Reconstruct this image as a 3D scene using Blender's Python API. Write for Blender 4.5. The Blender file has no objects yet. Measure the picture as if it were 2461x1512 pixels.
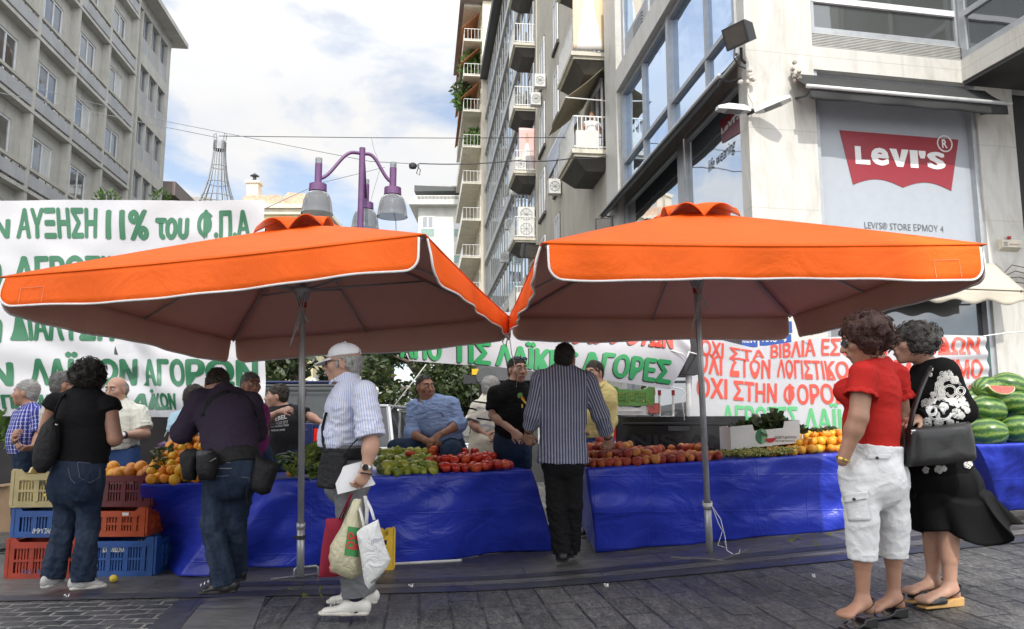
import bpy, bmesh, math, random
import numpy as np
from mathutils import Vector, Matrix, noise as mnoise
SC = bpy.context.scene
COL = SC.collection
R = math.radians
rnd = random.Random(7)
FPX, HOR, CZ, IW = 1914.0, 1020.0, 1.17, 2461.0     # focal length and eye line in pixels of the 2461 px wide picture
PITCH = math.atan((HOR - 756) / FPX)
cam = bpy.data.cameras.new('camera')
cam.sensor_width = 36.0
cam.lens = FPX / IW * 36.0
cam.clip_end = 2000
cam.clip_start = 0.05
cob = bpy.data.objects.new('camera', cam)
cob.location = (0, 0, CZ)
cob.rotation_euler = (R(90) + PITCH, 0, 0)
COL.objects.link(cob)
SC.camera = cob
SUN_EL, SUN_AZ = 47.0, 5.0       # the sun stands behind the camera, a little to its right
sl = bpy.data.lights.new('sun', 'SUN')
sl.energy = 2.3
sl.angle = R(0.7)
sl.color = (1.0, 0.955, 0.88)
so = bpy.data.objects.new('sun', sl)
sd = Vector((math.sin(R(SUN_AZ)) * math.cos(R(SUN_EL)), -math.cos(R(SUN_AZ)) * math.cos(R(SUN_EL)), math.sin(R(SUN_EL))))
so.rotation_euler = sd.to_track_quat('Z', 'Y').to_euler()
so.location = (6, -20, 30)
COL.objects.link(so)
world = bpy.data.worlds.new('World')
SC.world = world
world.use_nodes = True
wn, wl = world.node_tree.nodes, world.node_tree.links
wn.clear()
def wnode(t, **k):
 n = wn.new(t)
 for a, b in k.items():
  setattr(n, a, b)
 return n
w_out = wnode('ShaderNodeOutputWorld')
w_bg = wnode('ShaderNodeBackground')
w_bg.inputs['Strength'].default_value = 0.12
w_sky = wnode('ShaderNodeTexSky', sky_type='NISHITA', sun_disc=False)
w_sky.sun_elevation = R(SUN_EL)
w_sky.sun_rotation = math.atan2(sd.x, sd.y)
w_sky.air_density = 1.0
w_sky.dust_density = 1.0
w_sky.ozone_density = 1.5
w_co = wnode('ShaderNodeTexCoord')
w_sep = wnode('ShaderNodeSeparateXYZ')
wl.new(w_co.outputs['Generated'], w_sep.inputs[0])
w_z = wnode('ShaderNodeMath', operation='ADD'); w_z.inputs[1].default_value = 0.22
wl.new(w_sep.outputs['Z'], w_z.inputs[0])
w_dx = wnode('ShaderNodeMath', operation='DIVIDE'); wl.new(w_sep.outputs['X'], w_dx.inputs[0]); wl.new(w_z.outputs[0], w_dx.inputs[1])
w_dy = wnode('ShaderNodeMath', operation='DIVIDE'); wl.new(w_sep.outputs['Y'], w_dy.inputs[0]); wl.new(w_z.outputs[0], w_dy.inputs[1])
w_cmb = wnode('ShaderNodeCombineXYZ')
wl.new(w_dx.outputs[0], w_cmb.inputs['X']); wl.new(w_dy.outputs[0], w_cmb.inputs['Y'])
w_n = wnode('ShaderNodeTexNoise'); w_n.inputs['Scale'].default_value = 2.1; w_n.inputs['Detail'].default_value = 9; w_n.inputs['Roughness'].default_value = 0.56
w_n.inputs['Distortion'].default_value = 0.35
w_off = wnode('ShaderNodeVectorMath', operation='ADD'); w_off.inputs[1].default_value = (4.3, 2.05, 0.4)
wl.new(w_cmb.outputs[0], w_off.inputs[0]); wl.new(w_off.outputs[0], w_n.inputs['Vector'])
w_r = wnode('ShaderNodeValToRGB')
w_r.color_ramp.elements[0].position = 0.38; w_r.color_ramp.elements[0].color = (0.28, 0.28, 0.28, 1)
w_r.color_ramp.elements[1].position = 0.52; w_r.color_ramp.elements[1].color = (1, 1, 1, 1)
wl.new(w_n.outputs['Fac'], w_r.inputs[0])
w_n2 = wnode('ShaderNodeTexNoise'); w_n2.inputs['Scale'].default_value = 4.5; w_n2.inputs['Detail'].default_value = 6
wl.new(w_off.outputs[0], w_n2.inputs['Vector'])
w_r2 = wnode('ShaderNodeValToRGB')
w_r2.color_ramp.elements[0].position = 0.3; w_r2.color_ramp.elements[0].color = (6.9, 7.1, 7.5, 1)
w_r2.color_ramp.elements[1].position = 0.62; w_r2.color_ramp.elements[1].color = (7.75, 7.65, 7.5, 1)
wl.new(w_n2.outputs['Fac'], w_r2.inputs[0])
w_mx = wnode('ShaderNodeMix', data_type='RGBA')
wl.new(w_r.outputs['Color'], w_mx.inputs['Factor'])
wl.new(w_sky.outputs['Color'], w_mx.inputs['A'])
w_dot = wnode('ShaderNodeVectorMath', operation='DOT_PRODUCT'); w_dot.inputs[1].default_value = tuple(sd)
wl.new(w_co.outputs['Generated'], w_dot.inputs[0])
w_g = wnode('ShaderNodeMapRange'); w_g.inputs['From Min'].default_value = -0.35; w_g.inputs['From Max'].default_value = 0.9; w_g.inputs['To Min'].default_value = 0.63; w_g.inputs['To Max'].default_value = 2.0
wl.new(w_dot.outputs['Value'], w_g.inputs['Value'])
w_sc = wnode('ShaderNodeVectorMath', operation='SCALE'); wl.new(w_r2.outputs['Color'], w_sc.inputs[0]); wl.new(w_g.outputs[0], w_sc.inputs['Scale'])
wl.new(w_sc.outputs[0], w_mx.inputs['B'])
wl.new(w_mx.outputs['Result'], w_bg.inputs['Color'])
wl.new(w_bg.outputs[0], w_out.inputs['Surface'])
SC.view_settings.view_transform = 'Standard'
SC.view_settings.look = 'None'
SC.view_settings.exposure = 0.75
SC.view_settings.gamma = 1.0
SC.render.engine = 'CYCLES'
SC.cycles.max_bounces = 6
SC.cycles.transparent_max_bounces = 10
SC.cycles.use_denoising = True
_cp, _sp = math.cos(PITCH), math.sin(PITCH)
def ray(x, y):
 a, b = (x - 1230.5) / FPX, -(y - 756) / FPX
 return Vector((a, _cp - b * _sp, _sp + b * _cp))
def at(x, y, Y):
 d = ray(x, y)
 return Vector((0, 0, CZ)) + d * (Y / d.y)
def gz(x, y):
 s = 0.5 * (x + math.sqrt(x * x + 0.25)) - 0.02
 s = min(s, 4.5)
 return max(0.0, s) * (0.055 + 0.012 * min(max(y - 4.5, 0), 2.5))
def gp(x, y):
 d = ray(x, y); o = Vector((0, 0, CZ)); t = 3.0
 for _ in range(60):
  p = o + d * t
  t += 0.6 * (p.z - gz(p.x, p.y)) / max(0.05, -d.z)
 return o + d * t
def crop(ox, oy, s):
 """maps a pixel of an enlarged view (origin in the full photo, enlargement s) to the 2461 wide picture"""
 return lambda x, y: ((ox + x / s) * 0.69461, (oy + y / s) * 0.69461)
def onplane(x, y, P0, n):
 d = ray(x, y); o = Vector((0, 0, CZ))
 return o + d * ((P0 - o).dot(n) / d.dot(n))
def tag(o, label=None, cat=None, group=None, kind=None):
 if label: o['label'] = label
 if cat: o['category'] = cat
 if group: o['group'] = group
 if kind: o['kind'] = kind
 return o
def empty(name, loc=(0, 0, 0), label=None, cat=None, group=None, rz=0.0):
 o = bpy.data.objects.new(name, None)
 o.empty_display_size = 0.1
 o.location = loc
 o.rotation_euler = (0, 0, rz)
 COL.objects.link(o)
 return tag(o, label, cat, group)
def link_mesh(name, me, mats, parent=None, smooth=False, loc=None):
 if not isinstance(mats, (list, tuple)): mats = [mats]
 for m in mats: me.materials.append(m)
 if smooth:
  me.polygons.foreach_set('use_smooth', [True] * len(me.polygons))
 o = bpy.data.objects.new(name, me)
 COL.objects.link(o)
 if parent is not None:
  o.parent = parent
  o.matrix_parent_inverse = (Matrix.Translation(parent.location) @ parent.rotation_euler.to_matrix().to_4x4()).inverted()
 return o
def copy_tree(o, parent=None):
 c = o.copy(); COL.objects.link(c)
 if parent is not None: c.parent = parent
 for ch in [q for q in o.children]: copy_tree(ch, c)
 return c
class Fr:
 """local frame: s along, n outward, z up"""
 def __init__(self, P0, sdir, ndir=None):
  self.P = Vector(P0); self.s = Vector(sdir).normalized()
  self.n = Vector(ndir).normalized() if ndir else Vector((self.s.y, -self.s.x, 0))
 def p(self, s, n, z):
  return Vector((self.P.x + self.s.x * s + self.n.x * n, self.P.y + self.s.y * s + self.n.y * n, self.P.z + z))
 def px(self, x, y, n=0.0):
  q = onplane(x, y, self.P + self.n * n, self.n) - self.P
  return q.dot(self.s), q.z
WF = Fr((0, 0, 0), (1, 0, 0), (0, 1, 0))
class MB:
 def __init__(self): self.v, self.f, self.m, self.uv = [], [], [], None
 def add(self, vs, fs, m=0):
  b = len(self.v); self.v += [tuple(p) for p in vs]
  self.f += [tuple(b + i for i in f) for f in fs]; self.m += [m] * len(fs)
  return self
 def box(self, fr, s0, s1, n0, n1, z0, z1, m=0, taper=0):
  P = [fr.p(s, n, z) for z in (z0, z1) for (s, n) in ((s0, n0), (s1, n0), (s1, n1), (s0, n1))]
  return self.add(P, [(0, 1, 2, 3), (4, 7, 6, 5), (0, 4, 5, 1), (1, 5, 6, 2), (2, 6, 7, 3), (3, 7, 4, 0)], m)
 def quad(self, a, b, c, d, m=0): return self.add([a, b, c, d], [(0, 1, 2, 3)], m)
 def prism(self, fr, poly, n0, n1, m=0):
  """poly: list of (s, z); extruded from n0 to n1"""
  k = len(poly)
  V = [fr.p(s, n0, z) for s, z in poly] + [fr.p(s, n1, z) for s, z in poly]
  F = [tuple(range(k)), tuple(range(2 * k - 1, k - 1, -1))] + [(i, k + i, k + (i + 1) % k, (i + 1) % k) for i in range(k)]
  return self.add(V, F, m)
 def prism_s(self, fr, poly, s0, s1, m=0):
  """poly: list of (n, z); extruded along s"""
  k = len(poly)
  V = [fr.p(s0, n, z) for n, z in poly] + [fr.p(s1, n, z) for n, z in poly]
  F = [tuple(range(k)), tuple(range(2 * k - 1, k - 1, -1))] + [(i, k + i, k + (i + 1) % k, (i + 1) % k) for i in range(k)]
  return self.add(V, F, m)
 def tube(self, pts, r, seg=8, m=0, cap=True, r2=None, flat=None):
  pts = [Vector(p) for p in pts]; n = len(pts); V, F = [], []
  up = Vector((0, 0, 1)); prev = None
  for i, p in enumerate(pts):
   t = (pts[min(i + 1, n - 1)] - pts[max(i - 1, 0)]).normalized()
   if prev is None:
    a = up.cross(t) if abs(t.z) < 0.95 else Vector((1, 0, 0)).cross(t)
   else:
    a = prev - t * prev.dot(t)
   a.normalize(); prev = a; b = t.cross(a)
   rr = r[i] if isinstance(r, (list, tuple)) else (r if r2 is None else r + (r2 - r) * i / max(1, n - 1))
   fl = 1.0 if flat is None else flat
   for k in range(seg):
    an = 2 * math.pi * k / seg
    V.append(p + a * rr * math.cos(an) + b * rr * fl * math.sin(an))
  for i in range(n - 1):
   for k in range(seg):
    F.append((i * seg + k, i * seg + (k + 1) % seg, (i + 1) * seg + (k + 1) % seg, (i + 1) * seg + k))
  if cap: F += [tuple(range(seg - 1, -1, -1)), tuple((n - 1) * seg + k for k in range(seg))]
  return self.add(V, F, m)
 def lathe(self, c, prof, seg=16, m=0, axis=None):
  """prof: list of (r, z) along axis from c"""
  c = Vector(c); ax = Vector(axis).normalized() if axis else Vector((0, 0, 1))
  a = ax.orthogonal().normalized(); b = ax.cross(a); V, F = [], []
  for r, z in prof:
   for k in range(seg):
    an = 2 * math.pi * k / seg
    V.append(c + ax * z + a * r * math.cos(an) + b * r * math.sin(an))
  for i in range(len(prof) - 1):
   for k in range(seg):
    F.append((i * seg + k, i * seg + (k + 1) % seg, (i + 1) * seg + (k + 1) % seg, (i + 1) * seg + k))
  return self.add(V, F, m)
 def grid(self, fn, nu, nv, m=0):
  b = len(self.v)
  for j in range(nv + 1):
   for i in range(nu + 1):
    self.v.append(tuple(fn(i / nu, j / nv)))
  for j in range(nv):
   for i in range(nu):
    a = b + j * (nu + 1) + i
    self.f.append((a, a + 1, a + nu + 2, a + nu + 1)); self.m.append(m)
  return self
 def build(self, name, mats, parent=None, smooth=False, thick=0.0):
  me = bpy.data.meshes.new(name)
  me.from_pydata(self.v, [], self.f)
  me.polygons.foreach_set('material_index', self.m)
  o = link_mesh(name, me, mats, parent, smooth)
  if thick:
   md = o.modifiers.new('thickness', 'SOLIDIFY'); md.thickness = thick; md.offset = 0
  return o
def bevel(o, w=0.01, seg=2, ang=40):
 md = o.modifiers.new('bevel', 'BEVEL'); md.width = w; md.segments = seg; md.limit_method = 'ANGLE'; md.angle_limit = R(ang)
 return o
def smooth_angle(o, ang=35):
 me = o.data
 me.polygons.foreach_set('use_smooth', [True] * len(me.polygons))
 try: me.set_sharp_from_angle(angle=R(ang))
 except Exception: pass
 return o
MATS = {}
def srgb(*c):
 if len(c) == 1 and isinstance(c[0], (tuple, list)): c = c[0]
 return tuple(((v / 255) / 12.92 if v / 255 <= 0.04045 else ((v / 255 + 0.055) / 1.055) ** 2.4) for v in c)
class NT:
 def __init__(self, name):
  self.m = bpy.data.materials.new(name); self.m.use_nodes = True
  self.n = self.m.node_tree.nodes; self.l = self.m.node_tree.links
  self.b = self.n['Principled BSDF']
 def new(self, t, ins=None, **k):
  n = self.n.new(t)
  for a, v in k.items(): setattr(n, a, v)
  for a, v in (ins or {}).items():
   if hasattr(v, 'is_linked') or isinstance(v, bpy.types.NodeSocket): self.l.new(v, n.inputs[a])
   else: n.inputs[a].default_value = v
  return n
 def math(self, op, a, b=0.0, c=None, clamp=False):
  n = self.new('ShaderNodeMath', {0: a, 1: b}, operation=op); n.use_clamp = clamp
  if c is not None:
   if isinstance(c, bpy.types.NodeSocket): self.l.new(c, n.inputs[2])
   else: n.inputs[2].default_value = c
  return n.outputs[0]
 def ramp(self, fac, stops, interp='LINEAR'):
  n = self.new('ShaderNodeValToRGB', {0: fac}); cr = n.color_ramp; cr.interpolation = interp
  while len(cr.elements) < len(stops): cr.elements.new(0.5)
  for e, (p, c) in zip(cr.elements, stops):
   e.position = p; e.color = tuple(c) + (1,) if len(c) == 3 else c
  return n.outputs[0]
 def mix(self, f, a, b, mode='MIX'):
  n = self.new('ShaderNodeMix', data_type='RGBA', blend_type=mode)
  for k, v in (('Factor', f), ('A', a), ('B', b)):
   if isinstance(v, bpy.types.NodeSocket): self.l.new(v, n.inputs[k])
   else: n.inputs[k].default_value = v if k == 'Factor' else (tuple(v) + (1,) if len(v) == 3 else v)
  return n.outputs['Result']
 def noise(self, vec, scale, detail=4, rough=0.55, dist=0.0):
  ins = {'Scale': scale, 'Detail': detail, 'Roughness': rough, 'Distortion': dist}
  n = self.new('ShaderNodeTexNoise', ins)
  if vec is not None: self.l.new(vec, n.inputs['Vector'])
  return n.outputs['Fac']
 def obj(self): return self.new('ShaderNodeTexCoord').outputs['Object']
 def pos(self): return self.new('ShaderNodeNewGeometry').outputs['Position']
 def mapping(self, vec, scale=(1, 1, 1), rot=(0, 0, 0), loc=(0, 0, 0)):
  return self.new('ShaderNodeMapping', {'Vector': vec, 'Scale': scale, 'Rotation': rot, 'Location': loc}).outputs[0]
 def bump(self, h, strength=0.3, dist=0.01):
  n = self.new('ShaderNodeBump', {'Height': h, 'Strength': strength, 'Distance': dist})
  self.l.new(n.outputs[0], self.b.inputs['Normal']); return n
 def set(self, k, v):
  if isinstance(v, bpy.types.NodeSocket): self.l.new(v, self.b.inputs[k])
  else: self.b.inputs[k].default_value = (tuple(v) + (1,) if isinstance(v, (tuple, list)) and len(v) == 3 else v)
def plain(name, col, rough=0.6, metal=0.0, var=0.12, scale=6.0, bump=0.0, bscale=60.0, spec=None, dist=0.004, stretch=(1, 1, 1)):
 """a single-colour surface with soft blotches of wear and a fine bump"""
 if name in MATS: return MATS[name]
 t = NT(name); P = t.mapping(t.pos(), stretch)
 f = t.noise(P, scale, 5, 0.6)
 lo = tuple(c * (1 - var) for c in col); hi = tuple(min(1, c * (1 + var)) for c in col)
 t.set('Base Color', t.ramp(f, [(0.3, lo), (0.7, hi)]))
 t.set('Roughness', t.math('MULTIPLY_ADD', f, 0.2, rough - 0.1))
 t.set('Metallic', metal)
 if spec is not None: t.set('Specular IOR Level', spec)
 if bump: t.bump(t.noise(P, bscale, 4), bump, dist)
 MATS[name] = t.m
 return t.m
US, VS = Vector((0.9937, 0.112, 0)), Vector((-0.112, 0.9937, 0))     # across and along the street
def m_paving():
 t = NT('slate_paving'); P = t.pos()
 M = t.mapping(P, rot=(0, 0, R(-96.4)))
 bk = t.new('ShaderNodeTexBrick', {'Vector': M, 'Scale': 1.0, 'Mortar Size': 0.009, 'Mortar Smooth': 0.3, 'Bias': 0.0, 'Brick Width': 0.44, 'Row Height': 0.20,
    'Color1': (0.055, 0.056, 0.057, 1), 'Color2': (0.105, 0.105, 0.103, 1), 'Mortar': (0.02, 0.02, 0.019, 1)})
 bk.offset = 0.5
 f1 = t.noise(t.mapping(M, scale=(2.2, 7, 1)), 2.2, 8, 0.68, 0.6)
 f2 = t.noise(P, 0.55, 3); f3 = t.noise(t.mapping(M, scale=(1, 2.2, 1)), 26, 7, 0.72, 0.8)
 c = t.mix(t.ramp(f1, [(0.44, (0, 0, 0)), (0.62, (1, 1, 1))]), bk.outputs['Color'], (0.17, 0.165, 0.155), 'MIX')
 c = t.mix(0.62, bk.outputs['Color'], c)
 c = t.mix(t.ramp(f2, [(0.35, (1, 1, 1)), (0.6, (0, 0, 0))]), c, (0.6, 0.6, 0.6), 'MULTIPLY')
 c = t.mix(0.9, c, t.mix(1.0, c, t.ramp(f3, [(0.39, (0.5,) * 3), (0.5, (0.95,) * 3), (0.62, (1.8,) * 3)]), 'MULTIPLY'))
 v = t.new('ShaderNodeTexVoronoi', {'Vector': P, 'Scale': 2.3})
 spot = t.ramp(v.outputs['Distance'], [(0.0, (1, 1, 1)), (0.07, (0, 0, 0))])
 c = t.mix(t.math('MULTIPLY', spot, 0.7), c, (0.025, 0.025, 0.026))
 t.set('Base Color', c)
 rg = t.ramp(t.noise(P, 1.4, 5, 0.65), [(0.35, (0.32,) * 3), (0.65, (0.62,) * 3)])
 t.set('Roughness', rg)
 h = t.math('ADD', t.math('ADD', t.math('MULTIPLY', f1, 0.4), t.math('MULTIPLY', f3, 0.7)), t.math('MULTIPLY', bk.outputs['Fac'], -1.2))
 t.bump(h, 0.9, 0.014)
 return t.m
def m_slab(name, col, bw, rh, rot):
 t = NT(name); P = t.pos(); M = t.mapping(P, rot=(0, 0, R(rot)))
 bk = t.new('ShaderNodeTexBrick', {'Vector': M, 'Scale': 1.0, 'Mortar Size': 0.006, 'Brick Width': bw, 'Row Height': rh,
    'Color1': tuple(c * 0.85 for c in col) + (1,), 'Color2': tuple(c * 1.18 for c in col) + (1,), 'Mortar': tuple(c * 0.45 for c in col) + (1,)})
 f = t.noise(t.mapping(M, scale=(1, 9, 1)), 5, 6, 0.65)
 t.set('Base Color', t.mix(0.75, bk.outputs['Color'], t.mix(1.0, bk.outputs['Color'], t.ramp(f, [(0.38, (0.4,) * 3), (0.62, (1.25,) * 3)]), 'MULTIPLY')))
 t.set('Roughness', t.ramp(t.noise(P, 2, 4), [(0.35, (0.3,) * 3), (0.65, (0.6,) * 3)]))
 t.bump(t.math('ADD', f, t.math('MULTIPLY', bk.outputs['Fac'], -1.5)), 0.4, 0.006)
 return t.m
def m_setts():
 t = NT('stone_setts'); P = t.pos(); M = t.mapping(P, rot=(0, 0, R(-6)))
 M = t.new('ShaderNodeVectorMath', {0: M, 1: t.new('ShaderNodeVectorMath', {0: t.new('ShaderNodeTexNoise', {'Vector': P, 'Scale': 5.0}).outputs['Color'], 'Scale': 0.035}, operation='SCALE').outputs[0]}, operation='ADD').outputs[0]
 bk = t.new('ShaderNodeTexBrick', {'Vector': M, 'Scale': 1.0, 'Mortar Size': 0.014, 'Mortar Smooth': 0.4, 'Brick Width': 0.19, 'Row Height': 0.125,
    'Color1': (0.03, 0.034, 0.04, 1), 'Color2': (0.075, 0.08, 0.088, 1), 'Mortar': (0.24, 0.235, 0.22, 1)})
 f = t.noise(P, 14, 6, 0.65); dirt = t.noise(P, 2.2, 3)
 c = t.mix(t.ramp(dirt, [(0.42, (0, 0, 0)), (0.6, (1, 1, 1))]), bk.outputs['Color'], (0.06, 0.062, 0.066))
 c = t.mix(0.45, bk.outputs['Color'], c)
 t.set('Base Color', t.mix(0.8, c, t.mix(1.0, c, t.ramp(f, [(0.4, (0.45,) * 3), (0.62, (1.5,) * 3)]), 'MULTIPLY')))
 t.set('Roughness', 0.42)
 t.bump(t.math('ADD', t.math('MULTIPLY', f, 0.4), t.math('MULTIPLY', bk.outputs['Fac'], -1.0)), 0.9, 0.02)
 return t.m
def strip_grid(xs, ys, fn):
 mb = MB(); nx = len(xs)
 for y in ys:
  for x in xs: mb.v.append(fn(x, y))
 for j in range(len(ys) - 1):
  for i in range(nx - 1):
   a = j * nx + i; mb.f.append((a, a + 1, a + nx + 1, a + nx)); mb.m.append(0)
 return mb
xs = [-400, -120, -40, -20, -12] + [-9 + 0.4 * i for i in range(46)] + [12, 20, 40, 120, 400]
ys = [-80, -40, -20, -8, -2] + [0.5 + 0.4 * i for i in range(26)] + [12, 15, 20, 30, 60, 120, 300, 700]
ground = strip_grid(xs, ys, lambda x, y: (x, y, gz(x, y))).build('ground', m_paving(), smooth=True)
tag(ground, 'dark grey slate paving of the pedestrian street', 'ground', kind='structure')
def sheet(name, poly_px, mat, h, label, n=14):
 """a paved strip lying on the ground: four corners given by where they are seen"""
 A, B, C, D = [gp(*p) for p in poly_px]
 mb = MB()
 def fn(u, v):
  p = (A * (1 - u) + B * u) * (1 - v) + (D * (1 - u) + C * u) * v
  return (p.x, p.y, gz(p.x, p.y) + h)
 mb.grid(fn, n, 4)
 return tag(mb.build(name, mat, smooth=True), label, 'paving', kind='structure')
smooth_slab = m_slab('smooth_slab', (0.135, 0.133, 0.13), 1.1, 0.45, -4)
dark_slab = m_slab('dark_slab', (0.055, 0.058, 0.072), 0.9, 0.5, -12)
sheet('pavement', [(-260, 1438), (2700, 1268), (2900, 1205), (-360, 1330)], smooth_slab, 0.003, 'smooth grey flagstone strip running along the stalls', 30)
sheet('pavement', [(-260, 1452), (2720, 1284), (2720, 1272), (-260, 1438)], dark_slab, 0.007, 'narrow dark stone border line below the stalls', 30)
sheet('pavement', [(560, 1412), (2700, 1258), (2700, 1250), (560, 1402)], dark_slab, 0.007, 'second narrow dark stone line close under the blue cloths', 30)
sheet('pavement', [(-300, 1640), (230, 1640), (428, 1447), (-260, 1453)], m_setts(), 0.005, 'patch of small dark stone setts with pale joints')
sheet('pavement', [(230, 1640), (330, 1640), (492, 1440), (424, 1447)], dark_slab, 0.009, 'slanting dark blue stone border beside the setts')
sheet('pavement', [(330, 1640), (560, 1640), (640, 1430), (492, 1440)], smooth_slab, 0.006, 'slanting smooth flagstones between border and slate paving')
def m_concrete(name, col, streak=0.35, board=True):
 t = NT(name); P = t.pos()
 f = t.noise(P, 0.9, 6, 0.62); s = t.noise(t.mapping(P, scale=(2.5, 2.5, 0.18)), 2.0, 5, 0.6)
 c = t.mix(t.ramp(f, [(0.3, (0, 0, 0)), (0.75, (1, 1, 1))]), tuple(v * 0.82 for v in col), tuple(v * 1.12 for v in col))
 c = t.mix(t.math('MULTIPLY', t.ramp(s, [(0.5, (0, 0, 0)), (0.75, (1, 1, 1))]), streak), c, tuple(v * 0.45 for v in col))
 t.set('Base Color', c); t.set('Roughness', 0.85)
 t.bump(t.noise(P, 25, 5), 0.25, 0.01)
 return t.m
def m_marble():
 t = NT('white_marble'); P = t.pos()
 f = t.noise(t.mapping(P, scale=(1.5, 1.5, 0.5)), 1.6, 7, 0.65, 1.5); s = t.noise(t.mapping(P, scale=(5, 5, 0.15)), 2.4, 5)
 c = t.ramp(f, [(0.3, (0.42, 0.40, 0.36)), (0.5, (0.52, 0.51, 0.475)), (0.75, (0.56, 0.555, 0.53))])
 c = t.mix(t.math('MULTIPLY', t.ramp(s, [(0.55, (0, 0, 0)), (0.8, (1, 1, 1))]), 0.4), c, (0.36, 0.31, 0.22))
 sep = t.new('ShaderNodeSeparateXYZ', {0: P})
 jz = t.math('ABSOLUTE', t.math('SUBTRACT', t.math('FRACT', t.math('MULTIPLY', sep.outputs[2], 1 / 1.28)), 0.5))
 j = t.math('LESS_THAN', jz, 0.0035)
 c = t.mix(t.math('MULTIPLY', j, 0.7), c, (0.3, 0.28, 0.24))
 t.set('Base Color', c); t.set('Roughness', 0.45)
 return t.m
def m_glass(name, tint, rough=0.03, gl=0.75, gc=(0.9, 0.95, 1.0)):
 """window glass seen from outside: a mirror of the sky over a dim room"""
 t = NT(name)
 g = t.new('ShaderNodeBsdfGlossy', {'Color': tuple(gc) + (1,), 'Roughness': rough})
 fr = t.new('ShaderNodeLayerWeight', {'Blend': 0.5})
 t.set('Base Color', tint); t.set('Roughness', 0.35)
 P = t.pos()
 n = t.noise(P, 0.7, 2)
 bp = t.new('ShaderNodeBump', {'Height': n, 'Strength': 0.03, 'Distance': 0.3})
 t.l.new(bp.outputs[0], g.inputs['Normal'])
 fac = t.math('MULTIPLY_ADD', fr.outputs['Fresnel'], 0.6, gl - 0.2, clamp=True)
 mx = t.new('ShaderNodeMixShader', {0: fac, 1: t.b.outputs[0], 2: g.outputs[0]})
 out = [n for n in t.n if n.type == 'OUTPUT_MATERIAL'][0]
 t.l.new(mx.outputs[0], out.inputs['Surface'])
 return t.m
conc = m_concrete('raw_concrete', (0.50, 0.49, 0.45))
conc_dark = m_concrete('weathered_concrete', (0.42, 0.40, 0.36), 0.5)
parapet_m = m_concrete('parapet_concrete', (0.42, 0.43, 0.44), 0.3)
rail_m = m_concrete('handrail_concrete', (0.47, 0.45, 0.39), 0.1)
marble = m_marble()
white_frame = plain('white_window_frame', (0.70, 0.71, 0.72), 0.5)
grey_frame = plain('grey_metal_frame', (0.38, 0.40, 0.42), 0.4, metal=0.3)
dark_metal = plain('dark_metal', (0.035, 0.036, 0.04), 0.5)
glass_d = m_glass('window_glass', (0.015, 0.018, 0.02), 0.02, 0.35)
glass_b = m_glass('sky_tinted_glass', (0.03, 0.045, 0.07), 0.015, 0.8, (0.60, 0.72, 0.90))  # the blue of the reflected sky is put into the gloss tint
glass_k = m_glass('dark_shop_glass', (0.012, 0.012, 0.016), 0.03, 0.26)
curtain_m = plain('pale_curtain', (0.55, 0.56, 0.55), 0.9, var=0.25, scale=8, stretch=(4, 4, 0.2))
grey_stucco = m_concrete('grey_stucco', (0.50, 0.47, 0.40), 0.3)
stucco_dark = m_concrete('dark_stucco', (0.10, 0.094, 0.085), 0.6)  # darker stucco for balcony undersides, sills, reveals and arches
cream = m_concrete('cream_plaster', (0.66, 0.60, 0.48), 0.18)
cream_light = m_concrete('cream_edge', (0.62, 0.585, 0.49), 0.55)
pale_wall = m_concrete('pale_wall', (0.68, 0.69, 0.66), 0.1)
yellow_wall = m_concrete('yellow_wall', (0.72, 0.64, 0.40), 0.1)
brown_stone = m_concrete('brown_stone', (0.23, 0.19, 0.175), 0.3)
rail_white = plain('white_railing', (0.72, 0.72, 0.70), 0.5)
def facade_window(name, fr, s0, s1, z0, z1, n, parent, lights=2, fm=white_frame, gm=glass_d, fw=0.09, depth=0.08, curtain=None):
 """a framed window with panes; n is how far the frame's face stands out"""
 mb = MB()
 mb.box(fr, s0, s1, n - depth, n, z1 - fw, z1).box(fr, s0, s1, n - depth, n, z0, z0 + fw)
 for i in range(lights + 1):
  c = s0 + fw / 2 + (s1 - s0 - fw) * i / lights
  mb.box(fr, c - fw / 2, c + fw / 2, n - depth + 0.003, n - 0.003, z0 + fw, z1 - fw)
 w = mb.build(name, fm, parent)
 g = MB().box(fr, s0 + fw * 0.5, s1 - fw * 0.5, n - depth + 0.01, n - depth * 0.5, z0 + fw * 0.5, z1 - fw * 0.5).build('pane', gm, w)
 if curtain:
  for a, b in curtain:
   MB().box(fr, s0 + (s1 - s0) * a, s0 + (s1 - s0) * b, n - depth * 0.5, n - depth * 0.3, z0 + fw, z1 - fw).build('curtain', curtain_m, w)
 return w
LF = Fr(US * -16.2, VS, US)
off = empty('office_block', LF.p(33, 0, 0), 'grey concrete office block with rows of recessed windows behind balcony parapets', 'building')
slabs = [7.25, 10.58, 13.93, 17.21, 20.53, 23.86, 27.2]
cols = [22.7 + 3.63 * i for i in range(7)]            # the fins between the bays
mb = MB()
mb.box(LF, 10, 45.0, -12, -1.0, 0, 31)
mb.box(LF, 45.0, 50.1, -12, -0.25, 0, 25.3)
mb.build('wall', conc, off)
mb = MB()
for z in slabs: mb.box(LF, 12, 44.6, -1.0, 0.02, z, z + 0.16)
mb.build('floor_slab', conc, off)
for c in cols + [19.07]:
 mb = MB()
 for z in slabs: mb.box(LF, c - 0.12, c + 0.12, -1.0, -0.01, z + 0.16, z + 3.34)
 mb.build('fin', conc, off)
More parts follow.
